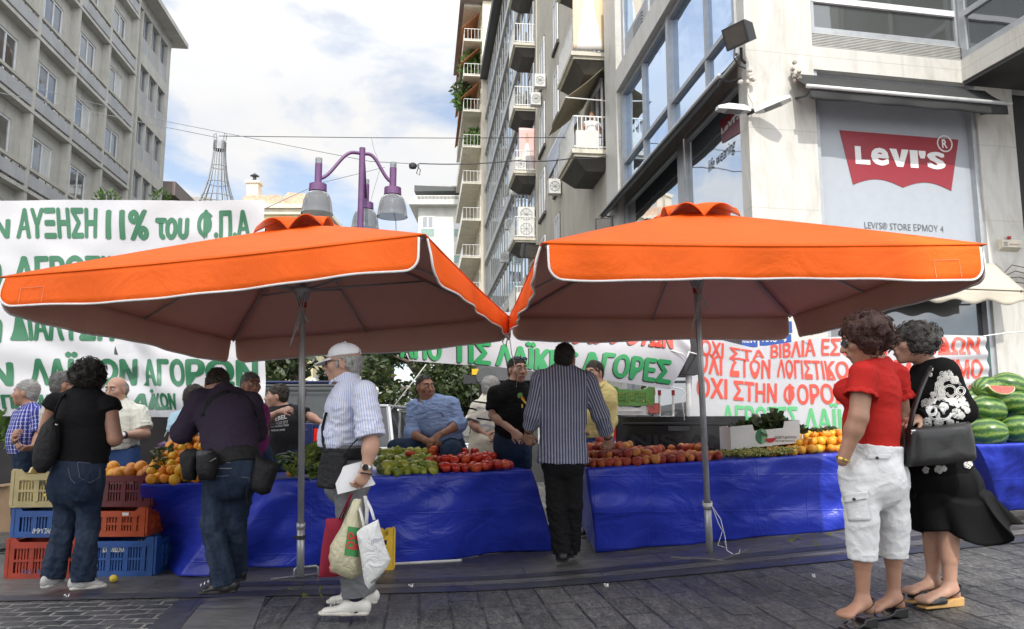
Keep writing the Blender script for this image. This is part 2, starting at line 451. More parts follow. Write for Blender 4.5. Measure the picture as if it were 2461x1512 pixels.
for i, c in enumerate([19.07] + cols[:-1]):
 for k, z in enumerate(slabs[:-1]):
  a, b = c + 0.12, c + 3.51
  MB().box(LF, a, b, -1.0, -0.36, z + 2.72, z + 3.33).box(LF, c + 2.75, b, -1.0, -0.34, z + 0.16, z + 2.72).box(LF, a, c + 2.75, -1.0, -0.34, z + 0.16, z + 0.55).build('bay_wall', conc, off)
  cur = [[(0.05, 0.28)], [(0.03, 0.2), (0.7, 0.97)], [], [(0.1, 0.33)]][(i * 3 + k) % 4]
  facade_window('window', LF, a + 0.1, c + 2.75, z + 0.55, z + 2.72, -0.40, off, 3, curtain=cur)
  p = MB().box(LF, a - 0.02, b + 0.02, -0.10, -0.02, z + 0.3, z + 0.82).build('balcony_parapet', parapet_m, off)
  mbp = MB().box(LF, a - 0.02, b + 0.02, -0.11, -0.0, z + 0.97, z + 1.1)
  for q in range(5):
   sx = a + (b - a) * (q + 0.5) / 5
   mbp.box(LF, sx - 0.03, sx + 0.03, -0.118, -0.103, z + 0.16, z + 0.98, 1)
  mbp.build('railing', [rail_m, dark_metal], p)
for k in range(7):
 zb = 22.3 - 3.13 * k
 MB().box(LF, 45.0, 50.1, -0.25, 0.0, zb - 0.72, zb).build('spandrel', conc, off)
 for sx in (45.0, 46.45, 47.95, 49.45): MB().box(LF, sx, sx + (0.18 if sx < 49 else 0.65), -0.25, 0.0 - 0.01, zb, zb + 2.41).build('mullion', conc, off)
 for sx in (45.18, 46.63, 48.13):
  facade_window('window', LF, sx, sx + 1.3, zb, zb + 2.4, -0.17, off, 2, fm=grey_frame)
  MB().box(LF, sx, sx + 1.3, -0.06, -0.04, zb, zb + 0.95).build('grille', parapet_m, off)
mb = MB().box(LF, 44.5, 50.9, -12.4, 0.8, 25.3, 25.6)
mb.box(LF, 47.3, 50.0, -9, -2.2, 25.6, 29.5).build('roof', conc, off)
MB().box(LF, 44.6, 50.1, -0.24, 0.0, 24.72, 25.3).build('parapet', conc, off)
st = empty('stone_building', LF.p(58, 0, 0), 'brown stone building with heavy cornice behind the concrete office block', 'building')
mb = MB().box(LF, 51.2, 90, -14, -0.6, 0, 15.6)
mb.build('wall', brown_stone, st)
MB().box(LF, 51.2, 91, -14, 0.4, 15.6, 16.5).box(LF, 51.2, 90.5, -1, -0.1, 14.9, 15.25).build('cornice', brown_stone, st)
for q in range(6): facade_window('window', LF, 53 + q * 5, 55 + q * 5, 10.2, 13.6, -0.55, st, 2, fm=dark_metal)
mb = MB().box(LF, 60, 66, -8, 0.2, 16.5, 18.0)
mb.build('attic', conc_dark, st)
FY = 95.0
yh = empty('far_house', at(680, 470, FY), 'far cream yellow house with red tiled roof and chimney beyond the street', 'building')
A, B = at(562, 506, FY), at(765, 506, FY)
YF = Fr((A.x, FY, 0), (1, 0.0, 0), (0, -1, 0))
W = B.x - A.x
zt = at(600, 504, FY).z; zr = at(600, 470, FY).z
MB().box(YF, 0, W, -14, 0, 0, zt).build('wall', yellow_wall, yh)
MB().box(YF, -0.5, W + 0.9, -14, 0.9, zt, zt + 0.5).box(YF, -0.2, W + 0.5, -14, 0.5, zt - 0.7, zt - 0.003).build('cornice', cream, yh)
tile = plain('clay_roof_tiles', (0.52, 0.36, 0.26), 0.85, var=0.3, scale=3)
rb = MB()
rb.prism(YF, [(0.3, zt + 0.5), (W * 0.62, zt + 0.5), (W * 0.55, zr), (1.5, zr)], -9, 0.2)
rb.prism(YF, [(W * 0.45, zt + 0.5), (W + 0.6, zt + 0.5), (W * 0.86, zr + 0.5), (W * 0.6, zr + 0.7)], -12, -1)
rb.build('roof', tile, yh)
ch = MB().box(YF, 0.9, 2.3, -3, -1.6, zt, zr + 2.1).box(YF, 0.7, 2.5, -3.2, -1.4, zr + 2.1, zr + 2.4).build('chimney', cream, yh)
MB().lathe(YF.p(1.6, -2.3, zr + 2.4), [(0.25, 0), (0.22, 0.7), (0.6, 0.8), (0.02, 1.2)], 8).build('chimney_cap', dark_metal, ch)
MB().lathe(at(761, 495, FY), [(0.35, -3), (0.35, 1.6), (0.5, 1.6), (0.5, 2.2), (0.0, 2.3)], 10).build('flue', plain('zinc', (0.3, 0.32, 0.33), 0.5, 0.5), yh)
for q in range(4): facade_window('window', YF, 1.2 + q * 2.6, 2.5 + q * 2.6, zt - 4.2, zt - 1.4, 0.04, yh, 2)
WY = 82.0
wh = empty('far_apartment_block', at(1050, 600, WY), 'far white apartment block with railed roof terrace and green panels under its windows', 'building')
A, B = at(985, 500, WY), at(1180, 500, WY)
AF = Fr((A.x, WY, 0), (1, 0, 0), (0, -1, 0)); W = B.x - A.x
zc = at(1040, 497, WY).z; zrail = at(1040, 477, WY).z
MB().box(AF, 0.9, W, -16, 0, 0, zc).build('wall', pale_wall, wh)
MB().box(AF, 0, W, -16, 1.0, zc, zc + 0.35).build('terrace_slab', pale_wall, wh)
mb = MB().box(AF, 0.6, W, 0.82, 0.88, zrail, zrail + 0.09).box(AF, 0.6, W, 0.82, 0.88, zc + 0.45, zc + 0.53)
for i in range(60): mb.box(AF, 0.6 + i * W / 60, 0.66 + i * W / 60, 0.83, 0.87, zc + 0.35, zrail)
mb.build('railing', rail_white, wh)
MB().box(AF, 1.0, W, -10, -2, zc + 0.35, zc + 2.9).build('penthouse', conc_dark, wh)
zaw = at(1000, 452, WY).z
MB().prism(AF, [(0.5, zaw - 0.5), (W, zaw - 0.4), (W, zaw - 0.2), (0.5, zaw + 0.15)], -6, 0.5).build('canopy', plain('dark_awning', (0.10, 0.11, 0.11), 0.8), wh)
MB().box(AF, W * 0.42, W, -9, -4, zaw - 0.2, zaw + 1.2).build('stair_head', pale_wall, wh)
green_panel = plain('green_panel', (0.28, 0.42, 0.38), 0.6)
for row in range(4):
 y0 = 519 + row * 63
 z1 = at(1020, y0, WY).z; z0 = at(1020, y0 + 32, WY).z
 for px in (1013, 1092):
  s0 = at(px, 520, WY).x - A.x
  w = facade_window('window', AF, s0, s0 + 1.35, z0, z1, 0.05, wh, 2, gm=glass_d, fw=0.16)
  MB().box(AF, s0, s0 + 1.35, 0.0, 0.05, z0 - 0.75, z0 - 0.03).build('panel', green_panel, w)
  MB().box(AF, s0 - 0.18, s0 + 1.53, 0.0, 0.006, z0 - 0.9, z1 + 0.2).build('surround', cream_light if False else pale_wall, w)
RF = Fr(US * 5.0, VS, -US)
def railing(fr, s0, s1, n0, n1, z, h=0.95, step=0.11, mat=None, name='railing', parent=None, near=True, far=True, bar=0.022):
 """balcony railing round three sides: front along s at n1, ends at s0 (near) and s1 (far)"""
 mb = MB(); b = bar / 2
 runs = [((s0, n1), (s1, n1))]
 if near: runs.append(((s0, n0), (s0, n1)))
 if far: runs.append(((s1, n0), (s1, n1)))
 for (a, c) in runs:
  L = math.hypot(c[0] - a[0], c[1] - a[1]); k = max(2, int(L / step))
  for zz in (z + 0.08, z + h):
   mb.box(fr, min(a[0], c[0]) - b * 1.3, max(a[0], c[0]) + b * 1.3, min(a[1], c[1]) - b * 1.3, max(a[1], c[1]) + b * 1.3, zz - b * 1.5, zz + b * 1.5)
  for i in range(k + 1):
   f = i / k; s = a[0] + (c[0] - a[0]) * f; n = a[1] + (c[1] - a[1]) * f
   mb.box(fr, s - b, s + b, n - b, n + b, z, z + h)
 return mb.build(name, mat or rail_white, parent)
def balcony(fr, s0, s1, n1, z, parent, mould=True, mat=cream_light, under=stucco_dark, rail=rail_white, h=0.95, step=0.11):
 mb = MB()
 mb.box(fr, s0, s1, 0, n1, z - 0.12, z, 0)
 if mould:
  mb.box(fr, s0 + 0.06, s1 - 0.06, 0, n1 - 0.06, z - 0.2, z - 0.12, 0)
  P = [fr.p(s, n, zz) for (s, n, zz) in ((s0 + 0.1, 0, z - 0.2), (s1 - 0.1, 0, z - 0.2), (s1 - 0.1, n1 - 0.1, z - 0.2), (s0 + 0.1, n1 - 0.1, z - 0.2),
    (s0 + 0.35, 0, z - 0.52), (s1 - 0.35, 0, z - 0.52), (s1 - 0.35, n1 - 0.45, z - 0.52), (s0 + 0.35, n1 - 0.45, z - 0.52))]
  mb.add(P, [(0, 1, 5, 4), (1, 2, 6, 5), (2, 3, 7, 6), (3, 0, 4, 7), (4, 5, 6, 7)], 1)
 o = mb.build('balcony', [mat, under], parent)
 railing(fr, s0 + 0.05, s1 - 0.05, 0.02, n1 - 0.05, z, h=h, step=step, mat=rail, parent=o)
 return o
ga = empty('grey_apartment_house', RF.p(27, 0, 0), 'dusty grey stucco apartment house with big dark bottomed balconies', 'building')
MB().box(RF, 20.32, 34.4, -12, 0, 0, 26).build('wall', grey_stucco, ga)
for q in ((20.32, 20.6), (34.1, 34.4)): MB().box(RF, q[0], q[1], 0, 0.05, 0, 26).build('pilaster', grey_stucco, ga)
for z in (8.68, 11.52, 14.4):
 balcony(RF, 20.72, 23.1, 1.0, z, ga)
 MB().box(RF, 20.75, 22.7, 0.0, 0.01, z, z + 2.35).build('doorway', dark_metal, ga)
 facade_window('balcony_door', RF, 21.2, 22.6, z, z + 2.3, 0.06, ga, 2)
for z in (7.05, 9.95, 12.85, 15.75):
 for s0, s1 in ((31.75, 33.35), (28.35, 29.5), (24.6, 25.6)):
  if s0 < 25: continue
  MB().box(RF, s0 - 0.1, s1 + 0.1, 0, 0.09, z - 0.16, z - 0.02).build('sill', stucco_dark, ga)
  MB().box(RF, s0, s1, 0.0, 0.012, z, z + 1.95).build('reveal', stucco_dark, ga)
  facade_window('window', RF, s0 + 0.08, s1 - 0.08, z, z + 1.9, 0.055, ga, 2, curtain=[(0.1, 0.45), (0.55, 0.9)])
mb = MB()
for s0, s1, zt_ in ((21.6, 23.4, 6.6), (24.6, 26.0, 5.9)):
 arc = [(s0, 2.0)] + [(s0 + (s1 - s0) * (0.5 - 0.5 * math.cos(math.pi * i / 10)), zt_ - 0.7 + 0.7 * math.sin(math.pi * i / 10)) for i in range(11)] + [(s1, 2.0)]
 mb.prism(RF, arc, 0, 0.015)
mb.build('blind_arch', stucco_dark, ga)
MB().box(RF, 23.8, 31, 0, 0.12, 6.75, 6.95).build('string_course', stucco_dark, ga)
gb = empty('glass_block', RF.p(48, 0, 0), 'dark glass fronted block with panes tinted with reflected sky and a stack of small balconies', 'building')
MB().box(RF, 34.45, 63.5, -12, -0.35, 0, 31).box(RF, 34.45, 37.4, -0.35, 0, 0, 31).build('wall', conc_dark, gb)
for k, z in enumerate((6.3, 9.47, 12.57, 15.64, 18.72, 21.8)):
 balcony(RF, 34.6, 37.0, 1.02, z, gb)
 facade_window('balcony_door', RF, 35.0, 36.9, z, z + 2.3, 0.07, gb, 2, fm=grey_frame)
for k in range(8):
 z = 5.2 + 3.1 * k
 MB().box(RF, 37.4, 63.5, -0.35, 0.12, z - 0.45, z).build('floor_band', grey_frame if k % 2 else parapet_m, gb)
 for q in range(9):
  s0 = 37.6 + q * 2.88
  facade_window('window', RF, s0, s0 + 2.75, z + 0.02, z + 2.62, -0.02, gb, 2, fm=plain('bronze_frame', (0.45, 0.42, 0.36), 0.5, 0.3), gm=glass_b, fw=0.1)
MB().box(RF, 37.4, 63.5, -0.35, 0.55, 29.9, 30.6).build('roof_edge', dark_metal, gb)
MB().box(RF, 37.4, 63.4, 0.12, 0.9, 4.0, 4.6).build('shop_canopy', conc, gb)
CF = Fr(RF.p(63.6, 0.35, 0), VS, -US)
cb = empty('cream_apartment_block', CF.p(6, 0, 0), 'narrow cream apartment block with railed balconies, orange awnings and hanging plants', 'building')
MB().box(CF, 0, 15, -12, 0, 0, 37).build('wall', cream, cb)
orange_cloth = plain('rust_awning', (0.34, 0.13, 0.05), 0.9)
for k in range(11):
 z = 5.4 + 3.15 * k
 b = balcony(CF, 0.6, 14, 1.55, z, cb, mould=False, mat=cream_light, h=1.0, step=0.25)
 for q in range(4): facade_window('window', CF, 1.2 + q * 3.2, 3.4 + q * 3.2, z + 0.1, z + 2.2, 0.05, cb, 2, fm=cream_light)
 if k in (7, 8, 9):
  MB().quad(CF.p(1.0, 0.2, z + 2.7), CF.p(13.5, 0.2, z + 2.7), CF.p(13.5, 1.75, z + 1.2), CF.p(1.0, 1.75, z + 1.2)).build('awning', orange_cloth, cb, thick=0.02)
MB().prism_s(CF, [(-1, 37.0), (1.9, 37.0), (1.9, 37.25), (-1, 39.5)], -0.3, 15).build('roof', brown_stone, cb)
C0 = Vector((3.69, 11.9, 0))
S2 = Fr(C0, (0.9816, 0.1908, 0), (0.1908, -0.9816, 0))       # face towards the square
shop = empty('corner_shop_building', C0, 'white marble corner shop building with tall grey framed windows', 'building')
sc = RF   # the long face lies in the street line, s = 11.4 at the corner
SV = 11.42
mb = MB()
mb.box(S2, 0.0, 1.17, -0.28, 0, 0, 13)                # corner pillar
mb.box(S2, 1.17, 4.13, -0.3, 0, 6.82, 7.21)          # lintel
mb.box(S2, 4.13, 4.84, -0.3, 0.0, 0, 6.83)           # right pillar
mb.box(S2, 1.17, 4.0, -0.3, -0.002, 10.4, 13)
mb.box(sc, SV + 0.28, 20.3, -0.4, -0.02, 0, 0.6)
mb.build('wall', marble, shop)
mb = MB().box(sc, 19.05, 20.3, -0.4, 0.16, 0, 13).box(sc, SV + 0.3, 19.05, -0.3, 0.16, 9.62, 10.2).box(sc, SV + 0.3, 19.05, -0.3, 0.0, 6.7, 7.1)
mb.build('white_frame', marble, shop)
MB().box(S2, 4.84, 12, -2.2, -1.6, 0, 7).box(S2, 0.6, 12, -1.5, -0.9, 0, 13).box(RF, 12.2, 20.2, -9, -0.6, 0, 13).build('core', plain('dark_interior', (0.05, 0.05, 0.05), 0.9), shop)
MB().box(S2, 3.9, 11.5, -0.31, 3.3, 6.84, 7.22).box(S2, 3.9, 11.5, -0.31, 3.3, 10.4, 13).box(S2, 3.9, 4.05, 3.0, 3.3, 7.22, 10.4).build('bay', marble, shop)
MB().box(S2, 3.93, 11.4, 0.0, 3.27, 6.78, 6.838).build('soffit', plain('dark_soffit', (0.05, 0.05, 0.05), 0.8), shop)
def bx(fr, *a, name='frame', m=grey_frame, parent=None): return MB().box(fr, *a).build(name, m, parent)
BY = Fr(S2.p(3.93, 0, 0), S2.n, -S2.s)
w = facade_window('window', BY, 0.0, 3.0, 7.22, 10.4, 0.0, shop, 2, fm=grey_frame, gm=glass_d, fw=0.12)
MB().box(BY, 0.1, 3.0, -0.08, 0.0, 7.95, 8.05).build('transom', grey_frame, w)
w = facade_window('window', S2, 1.17, 4.0, 7.48, 10.4, -0.06, shop, 1, fm=grey_frame, gm=m_glass('room_glass', (0.05, 0.055, 0.05), 0.02, 0.22), fw=0.1)
MB().box(S2, 1.25, 3.9, -0.13, -0.05, 8.02, 8.12).build('transom', white_frame, w)
mb = MB().box(S2, 1.17, 4.0, -0.2, -0.06, 7.22, 7.48)
for i in range(9): mb.box(S2, 1.17, 4.0, -0.06, -0.03, 7.235 + i * 0.027, 7.25 + i * 0.027)
mb.build('ribbed_strip', plain('ribbed_metal', (0.42, 0.42, 0.40), 0.5, 0.2), shop)
MB().box(S2, 2.6, 2.9, -0.6, -0.5, 7.6, 10.3).build('blind', curtain_m, shop)
w = MB().box(S2, 1.17, 1.25, -0.28, -0.04, 0.5, 6.82).box(S2, 4.05, 4.13, -0.28, -0.04, 0.5, 6.82).box(S2, 1.25, 4.05, -0.28, -0.04, 3.62, 3.78).build('shop_window', grey_frame, shop)
MB().box(S2, 1.25, 4.05, -0.2, -0.15, 0.5, 3.62).build('pane', glass_k, w)
grey_film = plain('grey_film', (0.36, 0.39, 0.43), 0.22, var=0.03)
MB().box(S2, 1.25, 4.05, -0.2, -0.15, 3.78, 6.82).build('poster_panel', grey_film, w)
w = MB()
for a, b in ((11.66, 11.76), (15.07, 15.23), (18.9, 19.05)): w.box(sc, a, b, -0.12, 0.06, 7.1, 9.62)
w.box(sc, 13.06, 13.14, -0.12, 0.02, 7.1, 9.62).box(sc, 17.1, 17.18, -0.12, 0.02, 7.1, 9.62)
w.box(sc, 11.76, 15.07, -0.12, 0.03, 7.66, 7.74).box(sc, 15.23, 18.9, -0.12, 0.03, 7.66, 7.74).box(sc, 11.76, 15.07, -0.12, 0.03, 9.5, 9.62).box(sc, 15.23, 18.9, -0.12, 0.03, 9.5, 9.62)
w = w.build('upper_window', grey_frame, shop)
for a, b in ((11.76, 13.06), (13.14, 15.07), (15.23, 17.1), (17.18, 18.9)):
 MB().box(sc, a, b, -0.1, -0.05, 7.1, 7.66).build('pane', glass_b, w)
 MB().box(sc, a, b, -0.1, -0.05, 7.74, 9.5).build('pane', glass_b, w)
w = MB().box(sc, 11.66, 18.95, -0.2, 0.0, 6.6, 6.68).box(sc, 14.43, 14.8, -0.2, 0.03, 0.6, 6.68).box(sc, 11.66, 11.74, -0.2, 0.0, 0.6, 6.68).box(sc, 18.95, 19.05, -0.2, 0.02, 0.6, 6.68).build('window_frame', grey_frame, shop)
MB().box(sc, 11.74, 14.43, -0.12, -0.06, 0.6, 6.68).build('pane', m_glass('display_glass', (0.12, 0.13, 0.14), 0.03, 0.3), w)
MB().box(sc, 14.8, 18.95, -0.12, -0.06, 0.6, 6.68).build('pane', glass_k, w)
w = MB().box(sc, 18.85, 19.05, -0.2, 0.0, 10.2, 13).box(sc, 16.6, 16.75, -0.2, 0.0, 10.2, 13).box(sc, 14.2, 14.35, -0.2, 0, 10.2, 13).box(sc, 14.2, 19.05, -0.2, -0.004, 12.8, 12.99).build('window_frame', grey_frame, shop)
MB().box(sc, SV + 0.3, 18.85, -0.14, -0.08, 11.0, 13).build('pane', glass_b, w)
mb = MB().box(sc, SV + 0.3, 18.85, -0.14, -0.04, 10.2, 11.0)
for i in range(7): mb.box(sc, 17.2, 18.0, -0.04, -0.01, 10.35 + 0.08 * i, 10.39 + 0.08 * i)
mb.build('vent_panel', plain('vent_grey', (0.36, 0.38, 0.40), 0.5), w)
mb = MB()
for i in range(46): mb.box(S2, 4.86, 7.5, -1.55, -1.45, 0.9 + i * 0.125, 0.97 + i * 0.125)
mb.build('louvre', dark_metal, shop)
MB().box(S2, 4.86, 7.5, -1.44, -1.40, 4.6, 5.6).build('louvre_panel', plain('tan_blind', (0.32, 0.28, 0.2), 0.7), shop)
MB().box(S2, 2.9, 4.05, -0.14, -0.11, 2.05, 2.42).build('fascia', plain('sea_green', (0.03, 0.22, 0.16), 0.5), shop)
tower = empty('shade_tower', (-1, -12, 0), 'narrow pale tower added unseen behind the camera to shade the stalls', 'building')  # added out of view to keep the sun off the left-hand stalls
HF = Fr((-5.6, -10, 0), (1, 0, 0), (0, 1, 0))
MB().box(HF, 0, 9.3, -5, 0, 0, 21.5).build('wall', pale_wall, tower)
for i in range(3):
 for k in range(6): facade_window('window', HF, 1.1 + i * 2.8, 2.6 + i * 2.8, 2.5 + k * 3.2, 4.7 + k * 3.2, 0.05, tower, 2)
MB().box(HF, -.3, 9.6, -5.3, .3, 21.5, 21.9).build('cornice', pale_wall, tower)
def text_mesh(s, bold=0.02, res=3):
 cu = bpy.data.curves.new('lettering', 'FONT'); cu.body = s; cu.offset = bold; cu.resolution_u = res
 o = bpy.data.objects.new('lettering', cu); COL.objects.link(o)
 dg = bpy.context.evaluated_depsgraph_get()
 me = bpy.data.meshes.new_from_object(o.evaluated_get(dg))
 bpy.data.objects.remove(o)
 return me
def lettering(s, fn, mat, parent, bold=0.02, cuts=(0, 0), name='lettering', label=None, res=3, italic=0.0, thicken=0.0):
 """writes s through fn(u, v): u and v run 0..1 over the text's own box"""
 me = text_mesh(s, bold, res)
 bm = bmesh.new(); bm.from_mesh(me); bpy.data.meshes.remove(me)
 if thicken:
  src = bm.copy(); base = bpy.data.meshes.new('tmp'); src.to_mesh(base); src.free()
  for i, (dx, dy) in enumerate(((-1, 0), (1, 0), (0, .5), (0, -.5))):
   n0_ = len(bm.verts); bm.from_mesh(base); bm.verts.ensure_lookup_table()
   for v in bm.verts[n0_:]: v.co += Vector((dx * thicken, dy * thicken, (i + 1) * 1.0))
  bpy.data.meshes.remove(base)
 xs_ = [v.co.x for v in bm.verts]; ys_ = [v.co.y for v in bm.verts]
 x0, x1, y0, y1 = min(xs_), max(xs_), min(ys_), max(ys_)
 for v in bm.verts: v.co = Vector(((v.co.x - x0) / (x1 - x0), (v.co.y - y0) / (y1 - y0), v.co.z))
 for i in range(1, cuts[0]):
  bmesh.ops.bisect_plane(bm, geom=bm.verts[:] + bm.edges[:] + bm.faces[:], plane_co=(i / cuts[0], 0, 0), plane_no=(1, 0, 0))
 for i in range(1, cuts[1]):
  bmesh.ops.bisect_plane(bm, geom=bm.verts[:] + bm.edges[:] + bm.faces[:], plane_co=(0, i / cuts[1], 0), plane_no=(0, 1, 0))
 for v in bm.verts:
  lay = v.co.z; q = fn(v.co.x + italic * v.co.y, v.co.y); v.co = q + (Vector((0, 0, CZ)) - q).normalized() * (0.0004 * lay if thicken else 0)
 m2 = bpy.data.meshes.new(name); bm.to_mesh(m2); bm.free()
 for ma in list(m2.materials): pass
 m2.materials.clear()
 m2.polygons.foreach_set('material_index', [0] * len(m2.polygons))
 o = link_mesh(name, m2, mat, parent)
 if label: o['label'] = label
 return o
def flat_lettering(s, fr, s0, s1, z0, z1, n, mat, parent, bold=0.02, **k):
 return lettering(s, lambda u, v: fr.p(s0 + (s1 - s0) * u, n, z0 + (z1 - z0) * v), mat, parent, bold, **k)
def m_cloth(name, col, rough=0.85, var=0.06, wrinkle=0.35, trans=0.0, wscale=3.0, spec=0.3):
 t = NT(name); P = t.pos()
 f = t.noise(P, 2.0, 4); w = t.noise(P, wscale, 6, 0.55, 1.2); fine = t.noise(P, 220, 2)
 t.set('Base Color', t.ramp(f, [(0.3, tuple(c * (1 - var) for c in col)), (0.7, tuple(min(1, c * (1 + var)) for c in col))]))
 t.set('Roughness', rough); t.set('Specular IOR Level', spec)
 t.bump(t.math('ADD', w, t.math('MULTIPLY', fine, 0.02)), wrinkle, 0.05)
 if trans:
  tr = t.new('ShaderNodeBsdfTranslucent', {'Color': tuple(col) + (1,)})
  mx = t.new('ShaderNodeMixShader', {0: trans, 1: t.b.outputs[0], 2: tr.outputs[0]})
  out = [n for n in t.n if n.type == 'OUTPUT_MATERIAL'][0]; t.l.new(mx.outputs[0], out.inputs['Surface'])
 return t.m
orange = m_cloth('orange_canvas', (0.88, 0.130, 0.009), 0.65, 0.09, 0.45, spec=0.22, trans=.09)
lining = m_cloth('bounce_tinted_lining', (0.66, 0.40, 0.31), 0.85, 0.06, 0.2, trans=.09)  # pale lining with the canopy's orange bounce light mixed into its colour
piping_m = plain('white_piping', (0.75, 0.74, 0.72), 0.7)
steel = plain('galvanised_steel', (0.46, 0.47, 0.48), 0.36, metal=0.45, var=0.25, scale=25, stretch=(1, 1, 0.15))
grey_rib = plain('grey_rib', (0.36, 0.36, 0.37), 0.5, metal=0.4)
red_plastic = plain('red_plastic', (0.35, 0.02, 0.02), 0.5)
rope_m = plain('pale_rope', (0.5, 0.49, 0.47), 0.9, var=0.4, scale=90)
def rotm(a, b, c):
 return (Matrix.Rotation(R(a), 3, 'Z') @ Matrix.Rotation(R(b), 3, 'X') @ Matrix.Rotation(R(c), 3, 'Y'))
def umbrella(center, w, d, ang, rise, base_xy, label, seed, patch_side):
 Mx = rotm(*ang); c = Vector(center); rr = random.Random(seed)
 P = lambda x, y, z: c + Mx @ Vector((x, y, z))
 root = empty('market_umbrella', (base_xy[0], base_xy[1], gz(*base_xy)), label, 'parasol', 'orange market parasols')
 hw, hd = w / 2, d / 2
 corners = [(-hw, -hd), (hw, -hd), (hw, hd), (-hw, hd)]
 N = 14; mb = MB()
 for k in range(4):
  a, b = corners[k], corners[(k + 1) % 4]
  def fn(u, v, a=a, b=b):
   q = 1.008 - v * 1.007
   x, y = (a[0] + (b[0] - a[0]) * u) * q, (a[1] + (b[1] - a[1]) * u) * q
   z = rise * (1 - q) + 0.012 * math.sin(math.pi * v) - 0.022 * math.sin(2 * math.pi * abs(u - 0.5)) ** 2 * q * (1 - q) * 2
   z -= 0.016 * math.sin(math.pi * u) * q
   return P(x, y, z)
  mb.grid(fn, N, N)
 can = mb.build('canopy', [orange, lining], root, smooth=True)
 md = can.modifiers.new('t', 'SOLIDIFY'); md.thickness = 0.006; md.offset = -1; md.material_offset = 1
 H = 0.215
 for k in range(4):
  a, b = Vector(corners[k] + (0,)), Vector(corners[(k + 1) % 4] + (0,))
  L = (b - a).length; dr = (b - a) / L; out = Vector((dr.y, -dr.x, 0))
  g0 = 0.03; ph = rr.random() * 6
  def edge_h(s):
   e = min(s - g0, L - g0 - s); r = 0.085
   if e >= r: return H
   return H - r + math.sqrt(max(0, r * r - (r - e) ** 2)) if e > 0 else H - r
  def vp(s, t):
   sag = 0.016 * math.sin(math.pi * s / L)
   wob = 0.018 * math.sin(s * 5.3 + ph) * t + 0.010 * math.sin(s * 13 + ph * 2) * t
   x = a + dr * s + out * (0.004 + 0.025 * t + wob)
   return P(x.x, x.y, -sag - t * edge_h(s) + 0.012 * math.sin(s * 3 + ph) * t)
  mb = MB(); us = [g0 + (L - 2 * g0) * (0.5 - 0.5 * math.cos(math.pi * i / 60)) for i in range(61)]
  mb.grid(lambda u, v: vp(us[min(60, int(round(u * 60)))], v), 60, 5)
  va = mb.build('valance', [orange, lining], root, smooth=True)
  me = va.data
  md = va.modifiers.new('t', 'SOLIDIFY'); md.thickness = 0.005; md.offset = -1; md.material_offset = 1
  nrm = me.polygons[len(me.polygons) // 2].normal
  if nrm.dot(Mx @ out) < 0: me.flip_normals()
  pts = [vp(us[0], t / 6) for t in range(1, 6)] + [vp(s, 1.0) for s in us[1:-1]] + [vp(us[-1], t / 6) for t in range(5, 0, -1)]
  MB().tube(pts, 0.0075, 5).build('piping', piping_m, va, smooth=True)
  if k == 0:
   s0 = 0.16 if patch_side < 0 else L - 0.34
   q = [vp(s0, 0.45), vp(s0 + 0.16, 0.45), vp(s0 + 0.16, 0.92), vp(s0, 0.92)]
   o3 = (Mx @ out) * 0.006
   MB().tube([p + o3 for p in (q[3], q[0], q[1], q[2])], 0.0016, 4).build('stitching', plain('pale_thread', (0.75, 0.35, 0.2), 0.9), va)
 for k in range(4):
  x, y = corners[k]
  p = P(x * 0.998, y * 0.998, 0.0)
 hv = 0.275; mb = MB(); zt_ = rise - 0.115
 for k in range(4):
  cs = [(-hv, -hv), (hv, -hv), (hv, hv), (-hv, hv)]; a, b = cs[k], cs[(k + 1) % 4]
  def fn(u, v, a=a, b=b):
   q = 1 - v * 0.995
   x, y = (a[0] + (b[0] - a[0]) * u) * q, (a[1] + (b[1] - a[1]) * u) * q
   arch = abs(math.sin(2 * math.pi * u)) ** 0.8 * 0.105
   z = zt_ + 0.0 + arch * q ** 1.5 + 0.165 * (1 - q ** 1.6)
   return P(x, y, z + 0.005)
  mb.grid(fn, 24, 8)
 vt = mb.build('vent', [orange, lining], root, smooth=True)
 md = vt.modifiers.new('t', 'SOLIDIFY'); md.thickness = 0.006; md.offset = -1; md.material_offset = 1
 base = Vector((base_xy[0], base_xy[1], gz(*base_xy)))
 apex = P(0, 0, rise - 0.03)
 axis = (apex - base).normalized()
 hubp = base + axis * ((P(0, 0, 0.06) - base).dot(axis))
 MB().tube([base + axis * 0.03, apex], 0.0245, 14).build('pole', steel, root, smooth=True)
 MB().tube([base + axis * 0.02, base + axis * 0.40], 0.029, 14).lathe(base + axis * 0.375, [(0.029, 0), (0.034, 0), (0.034, 0.05), (0.029, 0.05)], 14, axis=axis).build('sleeve', steel, root, smooth=True)
 hub = MB().lathe(hubp, [(0.025, -0.07), (0.04, -0.06), (0.055, -0.01), (0.07, 0.03), (0.07, 0.05), (0.025, 0.06)], 16, axis=axis).build('hub', grey_rib, root, smooth=True)
 MB().lathe(hubp - axis * 0.11, [(0.0255, 0), (0.032, 0), (0.032, 0.045), (0.0255, 0.045)], 4 * 4, axis=axis).build('collar', red_plastic, hub)
 dirs = [(-hw, -hd), (0, -hd), (hw, -hd), (hw, 0), (hw, hd), (0, hd), (-hw, hd), (-hw, 0)]
 for (x, y) in dirs:
  dn = 0.03
  sagm = 0.016 if (x == 0 or y == 0) else 0.0
  top = [P(x * q, y * q, rise * (1 - q) + 0.012 * math.sin(math.pi * (1 - q)) - dn - sagm * q) for q in (0.04, 0.3, 0.55, 0.8, 0.985)]
  MB().tube(top, 0.0085, 6).build('rib', grey_rib, root, smooth=True)
  MB().tube([hubp + Mx @ Vector((x, y, 0)).normalized() * 0.06 + axis * 0.035, top[2]], 0.009, 6).build('strut', grey_rib, root, smooth=True)
